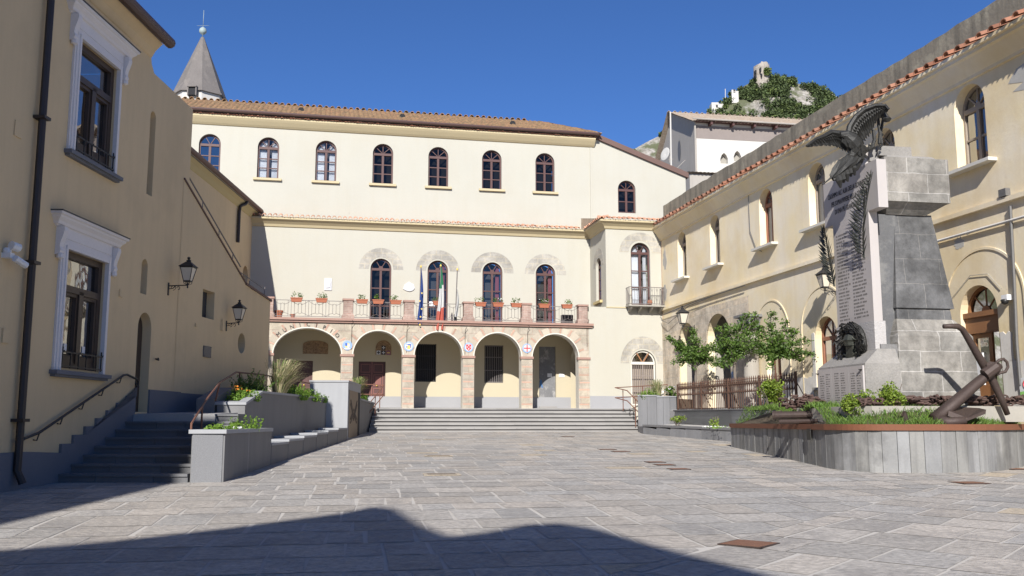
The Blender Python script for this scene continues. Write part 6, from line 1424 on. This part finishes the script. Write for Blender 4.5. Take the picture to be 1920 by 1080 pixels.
# ------------------------------------------------------------------ three small trees
def tree(lbl, base, th, limbs, nl, size, sway=(0, 0)):
    t = thing('small_tree', lbl, 'tree', base, 0, 'small trees behind the spear fence')
    q = MB(); top = Vector((sway[0], sway[1], th)); q.tube([(0, 0, -.1), (sway[0] * .3, sway[1] * .3, th * .5), top, top + Vector((0, 0, .3))], [.06, .05, .045, .03], 7)
    lf = MB()
    for (dx, dy, dz, r) in limbs:
        e = top + Vector((dx, dy, dz)); m = top.lerp(e, .5) + Vector((0, 0, .08)); q.tube([top - Vector((0, 0, .1)), m, e], [.028, .018, .007], 5)
        for k in range(9):
            u = .25 + .75 * k / 8; p = (top.lerp(m, u * 2) if u < .5 else m.lerp(e, u * 2 - 1)); d = Vector((random.gauss(0, 1), random.gauss(0, 1), random.gauss(.1, .6))).normalized() * r * random.uniform(.5, 1.2)
            q.tube([p, p + d], [.008, .004], 4)
            for _ in range(nl):
                w_ = random.random(); lf_p = p + d * w_ + Vector((random.gauss(0, .07), random.gauss(0, .07), random.gauss(0, .05))); leaf(lf, lf_p, size * random.uniform(.7, 1.25))
    q.build('trunk', ['bark'], t); lf.build('crown', ['leaf'], t)
tree('leftmost small tree, bushy round crown by the red rain pipe', (6.94, 36.0, 1.9), 1.75, [(-.75, -.1, .15, .3), (-.7, .1, .75, .22), (-.45, .2, .6, .36), (.1, -.2, .95, .34), (.0, .1, 1.35, .16), (.5, 0, .55, .36), (.75, -.1, .15, .36), (-.35, -.3, .25, .4), (.3, -.4, .4, .42), (-.1, .3, .75, .4), (.85, -.1, .75, .25), (-1.0, 0, 1.05, .14)], 44, .095)
tree('middle small tree of three, tallest with thin upright tips', (7.63, 32.6, 1.9), 1.70, [(-.75, 0, .35, .3), (-.5, -.1, 1.05, .3), (-.15, .1, 1.25, .32), (.1, 0, 1.1, .34), (.45, 0, 1.55, .16), (.6, .1, .95, .34), (.85, -.1, .6, .3), (.2, -.3, .55, .45), (-.3, -.3, .6, .42), (-.6, -.3, -.25, .28), (.8, .1, 1.5, .16)], 44, .095)
tree('rightmost small tree, wide drooping branches towards the memorial', (8.10, 29.5, 1.88), 1.65, [(-.7, 0, .45, .32), (-.35, -.1, .95, .32), (0, .1, 1.35, .2), (.4, 0, .95, .3), (.75, -.1, .8, .22), (.95, -.1, .45, .2), (1.15, -.1, .08, .16), (.55, -.2, .15, .3), (.1, -.3, .35, .42), (-.4, -.2, .1, .36), (.2, .2, .75, .4), (-.1, -.3, -.25, .26), (.85, 0, -.08, .2)], 44, .09)

# ------------------------------------------------------------------ rusty covers in the paving, sign
for px, py, wl, sz in ((1404, 1021, 'largest square rusty plate in the paving, nearest to the camera', .42), (1817, 906, 'rusty plate in the paving near the planter at right', .45), (1272, 880, 'nearest plate of the cluster in mid square', .36), (1245, 872, 'middle plate of the cluster in mid square', .36), (1228, 867, 'farthest plate of the cluster in mid square', .36),
                       (1163, 847, 'right plate of the far pair before the steps', .4), (1138, 843, 'left plate of the far pair before the steps', .4), (1064, 819, 'rusty plate just before the right half of the steps', .4), (1905, 880, 'rusty plate at the foot of the planter, right picture edge', .4)):
    p = onground(px, py); t = thing('floor_cover', wl, 'drain cover', tuple(p), radians(8 if px != 1404 else 51), 'rusty plates let into the paving')
    q = MB(); h = sz / 2; q.hexa([(-h, -h, .004), (h, -h, .004), (h, h, .004), (-h, h, .004)], [(-h, -h, .0155), (h, -h, .0155), (h, h, .0155), (-h, h, .0155)]); q.build('plate', ['rust_cover'], t)
    q = MB()
    for a in (-1, 1): q.box(a * h - .02, a * h + .02, -h - .02, h + .02, .003, .0140); q.box(-h - .021, h + .021, a * h - .02, a * h + .02, .003, .0137)
    q.build('frame', ['rust_iron'], t)
for px, py, wl in ((822, 855, 'stone drain with four slots, left centre of the square'), (828, 890, 'nearest slotted stone drain, left centre of the square'), (814, 824, 'farthest slotted stone drain before the steps')):
    p = onground(px, py); t = thing('stone_drain', wl, 'drain', tuple(p), radians(8), 'slotted drains in the paving')
    q = MB(); q.box(-.34, .34, -.34, .34, .004, .0135); q.build('slab', ['paving_warm'], t)
    q = MB()
    for k in range(4): q.box(-.27, .27, -.27 + k * .155, -.20 + k * .155, .008, .0145)
    q.build('slot', ['rust_iron'], t)
t = fthing(FR, 'no_smoking_sign', 'white and green notice with no smoking symbol low on the white dado', 'sign', at=(22.05, -.03, 2.25))
q = MB(); q.prism([(-.16, -.22), (.34, -.16), (.30, .24), (-.2, .2)], -.02, .0); q.build('board', ['plastic_white'], t)
q = MB(); q.prism([(-.158, -.215), (.338, -.155), (.33, -.04), (-.17, -.10)], -.024, -.02); q.build('green_band', ['sign_green'], t)
q = MB(); q.tube([(.05 + .1 * cos(2 * pi * k / 20), -.024, .07 + .1 * sin(2 * pi * k / 20)) for k in range(20)], .012, 4, True); q.tube([(-.02, -.024, .14), (.12, -.024, .0)], .012, 4); q.box(.0, .1, -.026, -.02, .06, .085); q.build('symbol', ['sign_red'], t)

# ------------------------------------------------------------------ bell tower behind the roof
tx = aty(377, 130, 60); t = thing('bell_tower', 'pale bell tower with pointed grey stone spire and ball finial', 'tower', (tx.x, 60, 1.2))
zz = lambda py: aty(377, py, 60).z - 1.2
q = MB(); zb = zz(178)
def octo(r, z, off=.39): return [(r * cos(off + k * pi / 4), r * sin(off + k * pi / 4), z) for k in range(8)]
q.hexa(octo(1.72, zb - .15), octo(.10, zz(70))); q.hexa(octo(1.80, zb - .25), octo(1.76, zb - .12)); q.build('spire', ['spire_stone'], t)
q = MB(); q.hexa(octo(1.62, 0), octo(1.62, zb - .25)); q.build('drum', ['white_render'], t)
q = MB(); q.lathe([(.03, 0), (.03, .3), (.14, .34), (.23, .45), (.245, .57), (.2, .7), (.08, .8), (.02, .84)], (0, 0, zz(73)), 14); q.tube([(0, 0, zz(73) + .8), (0, 0, zz(73) + 2.0)], .018, 4); q.tube([(-.4, 0, zz(73) + .92), (.4, 0, zz(73) + .92)], .012, 4); q.build('finial', ['verdigris'], t, smooth=True)
q = MB(); c = aty(362, 172, 58.4); x = c.x - tx.x; z = c.z - 1.2
q.box(x - .22, x + .22, -1.78, -1.0, z - .25, z + .25, 1); q.box(x - .3, x + .3, -1.9, -1.1, z + .25, z + .32); q.box(x - .3, x - .22, -1.85, -1.0, z - .3, z + .25); q.box(x + .22, x + .3, -1.85, -1.0, z - .3, z + .25); q.build('dormer', ['spire_stone', 'dark_inside'], t)

# ------------------------------------------------------------------ church-like building behind, antenna
def gp(px, py, x0, y0, az):                             # point of the vertical plane through x0,y0
    a = radians(az); u = Vector((sin(a), cos(a), 0)); n = Vector((u.y, -u.x, 0)); r = ray(px, py); k = n.dot(Vector((x0, y0, 0)) - EYE) / n.dot(r); return EYE + r * k
BK = thing('rear_church', 'pale church-like building with tiled roof and twin pointed niches behind the gable', 'building', (12, 62, 1.2))
c0 = aty(1301, 228, 62); ea = 80.0
Bf = Frame(c0.x, c0.y, ea)
def PB(name, mb, mats, parent=None): return mb.build(name, mats, BK if parent is None else parent, True)
ze = c0.z; W_ = lambda x, y, z: Bf.w(x, y, z)
def lowk(p): return p
q = MB(); n1 = [(x, z) for x, z in []]
s1, z1 = Bf.st(1358, 304); s2, z2 = Bf.st(1383, 300)
def ogive(c, z, w, h): return [(c - w, z), (c + w, z), (c + w, z + h * .45), (c + w * .6, z + h * .8), (c, z + h), (c - w * .6, z + h * .8), (c - w, z + h * .45)]
q.wall(rect(0, 16, 6, ze), [ogive(s1, z1 - .1, .27, .75), ogive(s2, z2 - .1, .27, .75)], 0, .35); q.tf(Bf.M); PB('wall', q, ['white_render'])
q = MB(); q.wall(rect(s1 - .6, s2 + .6, z1 - .6, z2 + 1.2), [], .34); q.tf(Bf.M); PB('niche', q, ['concrete'])
q = MB(); rd, rz2 = 4.3, ze + 1.95; ld, lz = 7.2, ze - .9
q.add([W_(0, 0, 6), W_(0, 0, ze), W_(0, rd, rz2), W_(0, ld, lz), W_(0, ld + .5, 6)], [(0, 1, 2, 3, 4)]); PB('gable', q, ['grey_render'])
q = MB(); ncol = 130
for i in range(ncol):
    for j in range(10):
        pass
vs = []; nn = 220
for j in range(9):
    v = -.55 + (rd + .55) * j / 8
    for i in range(nn + 1): x = -.35 + 16.5 * i / nn; vs.append(W_(x, v, ze + .12 + (v + .0) * 1.95 / 4.3 + .05 * abs(sin(x * pi / .26)) + random.uniform(-.02, .02)))
q.add(vs, [(j * (nn + 1) + i, j * (nn + 1) + i + 1, (j + 1) * (nn + 1) + i + 1, (j + 1) * (nn + 1) + i) for j in range(8) for i in range(nn)])
q.quad(W_(-.35, rd, rz2 + .1), W_(16, rd, rz2 + .1), W_(16, ld + 1, lz), W_(-.35, ld + .3, lz)); rf = PB('roof', q, ['old_tile'])
q = MB(); tile_row(q, W_(-.4, rd, rz2 + .14), W_(16, rd, rz2 + .14), Bf.n, r=.12, pitch=.42, length=.3, rise=0); PB('ridge_tiles', q, ['old_tile'])
q = MB(); q.tube([W_(-.3, -.6, ze + .02), W_(16, -.6, ze + .02)], .05, 6); q.tube([W_(.02, -.12, ze), W_(.02, -.12, ze - 6)], .07, 6); PB('gutter', q, ['grey_render'])
q = MB(); q.box(0, 16, -.55, 0, ze - .06, ze - .02)
for k in range(9): x = 1.0 + 1.55 * k; q.box(x, x + .15, -.5, 0, ze - .28, ze - .06)
q.tf(Bf.M); PB('eaves', q, ['wood_maroon'])
q = MB(); q.box(.0, 16, -.012, 0, ze - 1.15, ze - .25); q.tf(Bf.M); PB('brown_band', q, ['grille_brown'])
# lean-to in front
l0 = aty(1293, 326, 58.5); Lf = Frame(l0.x, l0.y, 80); q = MB(); zl = l0.z
q.wall(rect(0, 8, 6, zl), [], 0); q.quad((0, 0, 6), (0, 4, 6), (0, 4, zl + .6), (0, 0, zl)); q.tf(Lf.M); PB('lean_to_wall', q, ['grey_render'])
q = MB(); vs = []
for j in range(5):
    for i in range(101): x = -.1 + 8 * i / 100; vs.append(Lf.w(x, -.25 + 3.4 * j / 4, zl + .06 + .16 * j + .05 * abs(sin(x * pi / .26))))
q.add(vs, [(j * 101 + i, j * 101 + i + 1, (j + 1) * 101 + i + 1, (j + 1) * 101 + i) for j in range(4) for i in range(100)]); PB('lean_to_roof', q, ['old_tile'])
q = MB(); c = W_(-.05, 2.9, ze + .1); q.prism([(c.x + .0, 0)], 0, 0) if False else None
vs = [W_(-.02, 2.9 + .3 * cos(2 * pi * k / 16), ze - 1.2 + .75 * sin(2 * pi * k / 16)) for k in range(16)]; q.add(vs, [tuple(range(16))]); PB('oval_window', q, ['plaque_grey'])
t = thing('antenna_mast', 'tall thin white antenna mast on the roof edge right of the gable', 'antenna', tuple(aty(1258, 352, 48)))
q = MB(); q.tube([aty(1259, 352, 48), aty(1257, 210, 48)], [.05, .04], 6); q.build('pole', ['white_render'], t, True)
q = MB()
for px, py, wd in ((1258, 300, .25), (1257, 325, .5), (1258, 336, .4), (1258, 344, .5)): p = aty(px, py, 48); q.tube([p - Vector((wd * .5, 0, 0)), p + Vector((wd * .5, 0, .05))], .018, 4); q.tube([p - Vector((wd * .3, 0, .15)), p + Vector((-.05, 0, .2))], .015, 4)
q.tube([aty(1258, 326, 48), aty(1272, 360, 48)], .015, 4); q.tube([aty(1259, 326, 48), aty(1285, 300, 48)], .015, 4); q.build('aerial', ['grey_render'], t, True)
dsh = aty(1250, 290, 60); q = MB(); q.lathe([(.0, 0), (.3, .05), (.45, .14), (.43, .15), (.0, .03)], (0, 0, 0), 14); o = q.build('satellite_dish', ['white_render'], None, smooth=True); o.location = dsh; o.rotation_euler = (radians(80), 0, radians(-60)); tag(o, 'white satellite dish on the grey gable wall behind the mast', 'dish')

# ------------------------------------------------------------------ hill with ruined tower
HD = 330.0
sil = [(1150, 300), (1190, 276), (1215, 262), (1240, 250), (1290, 240), (1330, 208), (1345, 199), (1370, 176), (1392, 160), (1410, 150), (1430, 146), (1450, 146), (1470, 147), (1490, 152), (1510, 157), (1530, 162), (1545, 166), (1560, 172), (1575, 182), (1600, 200), (1640, 225), (1700, 250), (1780, 285)]
def hz_(x):
    for (a, b_), (c, d) in zip(sil, sil[1:]):
        if a <= x <= c: return b_ + (d - b_) * (x - a) / (c - a)
    return 330
q = MB(); nx, ny = 150, 26
def hp(i, j):
    px = 1150 + 630 * i / nx; u = j / ny; top = aty(px, hz_(px) + 3, HD)
    dd = HD - 95 * (1 - u) ** 1.15; z = -5 + (top.z + 5) * (u ** .82); x = px - 960
    p = Vector((top.x * (dd / HD) ** .35, dd, z)); k = (1 - abs(2 * u - 1) ** 3)
    n = noise.fractal(p * .055, 1.0, 2.1, 5); r_ = abs(noise.noise(p * .11)); p.y += n * 8 * k - r_ * 5 * k; p.z += n * 1.5 * k * (1 if u < .95 else 0); p.x += noise.noise(p * .13 + Vector((9, 0, 0))) * 3 * k
    return p
G = [[hp(i, j) for i in range(nx + 1)] for j in range(ny + 1)]
for row in G: q.v += row
for j in range(ny):
    for i in range(nx): a = j * (nx + 1) + i; q.f.append([a, a + 1, a + nx + 2, a + nx + 1]); q.m.append(0)
o0 = len(q.v); back = [g_ + Vector((0, 90, -70)) for g_ in G[-1]]; q.v += back
for i in range(nx): a = ny * (nx + 1) + i; q.f.append([a, a + 1, o0 + i + 1, o0 + i]); q.m.append(0)
structure(q.build('hill', ['hill_rock'], origin=(110, 300, 0)))
q = MB(); cnt = 0
rocks = [(1388, 203, 26, 17), (1425, 200, 22, 15), (1398, 212, 44, 9), (1500, 180, 26, 14), (1517, 192, 20, 13), (1488, 166, 13, 9), (1452, 190, 10, 8), (1225, 275, 26, 16)]
while cnt < 1000:
    i, j = random.choice((random.randrange(nx), random.randrange(38, 108), random.randrange(38, 108))), random.choice((random.randrange(8, ny), random.randrange(15, ny))); p = G[j][i].lerp(G[j + 1][i + 1], random.random())
    d = p - EYE; f = d.y * cp + d.z * sp; X = 960 + FPX * d.x / f; Y = 540 - FPX * (-d.y * sp + d.z * cp) / f
    if any(((X - a) / c) ** 2 + ((Y - b_) / e) ** 2 < 1 for a, b_, c, e in rocks) and random.random() < .93: continue
    if X > 1620 or (X < 1320 and random.random() < .3) or Y > 300: continue
    if j > ny - 3 and X < 1425: s_ = random.uniform(.8, 1.5)
    elif j > ny - 3: s_ = random.uniform(1.3, 2.4)
    else: s_ = random.uniform(1.1, 2.4)
    mi = 1 if random.random() < .12 else 0
    for _ in range(int(60 + 20 * s_)):
        v = Vector((random.gauss(0, 1), random.gauss(0, 1), random.gauss(0, 1))).normalized() * s_ * random.uniform(.55, 1.05); v.z *= .8; c = p + v + Vector((0, -.4, s_ * .35)); leaf(q, c, random.uniform(.6, 1.15), mi)
    cnt += 1
o = q.build('hillside_wood', ['hill_leaf', 'hill_leaf_light'], origin=(110, 300, 0)); o['kind'] = 'stuff'
# ruined tower
t = thing('ruined_tower', 'ruined stone watchtower with ivy on the hilltop', 'ruin', tuple(aty(1428, 152, 330)))
cx = aty(1428, 140, 330); q = MB(); nseg = 28; H0 = aty(1428, 172, 330).z; vs = []; R0 = 3.0
tops = [aty(1428, 120 + 6 * (sin(k * 2.1) * .5 + .5) * (1 if k % 3 else .4) + (5 if cos(2 * pi * k / nseg) < -.45 else 0), 330).z for k in range(nseg)]
for z_i in range(7):
    for k in range(nseg):
        a = 2 * pi * k / nseg; r = R0 * (1.06 - .02 * z_i) * (1 + .03 * noise.noise((k * .9, z_i * .9, 3))); z = H0 + (tops[k] - H0) * z_i / 6; vs.append((cx.x + r * cos(a), 330 + r * sin(a), z))
q.add(vs, [(i * nseg + k, i * nseg + (k + 1) % nseg, (i + 1) * nseg + (k + 1) % nseg, (i + 1) * nseg + k) for i in range(6) for k in range(nseg)] + [tuple(6 * nseg + k for k in range(nseg))]); q.build('wall', ['castle_stone'], t, True)
q = MB()
for px, py, w_, h_ in ((1417, 135, .45, 1.3), (1426, 131, .4, 1.6), (1428, 141, .4, 1.0), (1417, 143, .5, 1.2)):
    p = aty(px, py, 330 - 3.6); q.box(p.x - w_ / 2, p.x + w_ / 2, p.y - .35, p.y + 1.5, p.z - h_ / 2, p.z + h_ / 2)
q.build('opening', ['dark_inside'], t, True)
q = MB()
for _ in range(260): p = aty(1440 + random.uniform(-7, 6), 133 + random.uniform(-6, 8), 330 - 3.4 + random.uniform(-.3, .8)); leaf(q, p, random.uniform(.6, 1.1))
q.build('ivy', ['hill_leaf_light'], t, True)
for px, py, w_, h_, lbl in ((1347, 192, 4.2, 2.0, 'small white house low on the left hill slope'), (1380, 168, 2.4, 1.2, 'tiny white house below the ruined tower')):
    p = aty(px, py, 326); t = thing('hill_house', lbl, 'house', (p.x, 327.5, p.z - h_)); q = MB(); q.box(-w_ / 2, w_ / 2, 0, 4, -3.2, h_); q.box(-w_ / 2, w_ * .1, 0, 4, h_, h_ + .5); q.box(-w_ / 2 - .1, w_ / 2 + .1, -.1, 0, h_ - .35, h_ - .2); q.build('wall', ['white_render'], t)
    q = MB(); q.box(-.6, .1, -.06, 0, .6, 1.8); q.build('window', ['dim_room'], t)
t = thing('hill_pole', 'thin pole standing on the hillside between the two white houses', 'pole', tuple(aty(1360, 183, 326))); q = MB(); q.tube([aty(1360, 184, 326), aty(1360, 168, 326)], .12, 5); q.lathe([(.2, 0), (.2, .2)], aty(1360, 168, 326), 6); q.build('pole', ['white_render'], t, True)

# ------------------------------------------------------------------ houses behind the camera that shade the foreground
YB = -12.0
def shade(px, py):
    p = onground(px, py); k = (p.y - YB) / LDIR.y; q = p - LDIR * k; return (q.x, q.z)
roofline = [shade(*p) for p in ((0, 1032), (200, 1016), (430, 990), (640, 963), (700, 950), (745, 955), (790, 985), (845, 1006), (905, 1000), (985, 984), (1050, 981), (1120, 992), (1210, 1018), (1300, 1042), (1450, 1080))]
x_end, z_end = roofline[-1]
poly = [(-40, 0), (x_end + 1.2, 0), (x_end + .6, z_end - 1.5)] + roofline[::-1] + [(-14, roofline[0][1] - .2), (-40, roofline[0][1] - .6)]
t = thing('facing_house', 'plain tan house behind the viewpoint whose roofline shades the foreground', 'building', (-6, YB, 0))
q = MB(); q.prism(poly, YB, YB - 9, 'y'); q.build('wall', ['tan_plaster'], t, True)
q = MB()
for k in range(8):
    for z in (3, 7): x = -34 + 4.6 * k; q.box(x - .5, x + .5, YB, YB + .04, z, z + 1.8)
q.build('window', ['wood_maroon'], t, True)

# tall unseen house added on the near left to keep the dark stair in shade
NF = Frame(-8.22, -2.4, 182.1)
t = fthing(NF, 'stair_shade_house', 'tall unseen tan house added behind the viewpoint on the left to shade the stair', 'building', at=(0, 0, 0))
q = MB(); q.box(0, 26, -9, 0, -.6, 14.6); q.build('wall', ['tan_plaster'], t)
q = MB(); q.hexa([(-.2, -9, 14.61), (26, -9, 14.61), (26, .3, 14.61), (-.2, .3, 14.61)], [(-.2, -9, 14.8), (26, -9, 14.8), (26, .3, 14.8), (-.2, .3, 14.8)]); q.build('roof', ['old_tile'], t)
q = MB()
for k in range(5):
    for z in (3, 7, 11): q.box(2 + 4.6 * k, 3.1 + 4.6 * k, 0, .04, z, z + 1.8)
q.build('window', ['wood_maroon'], t)
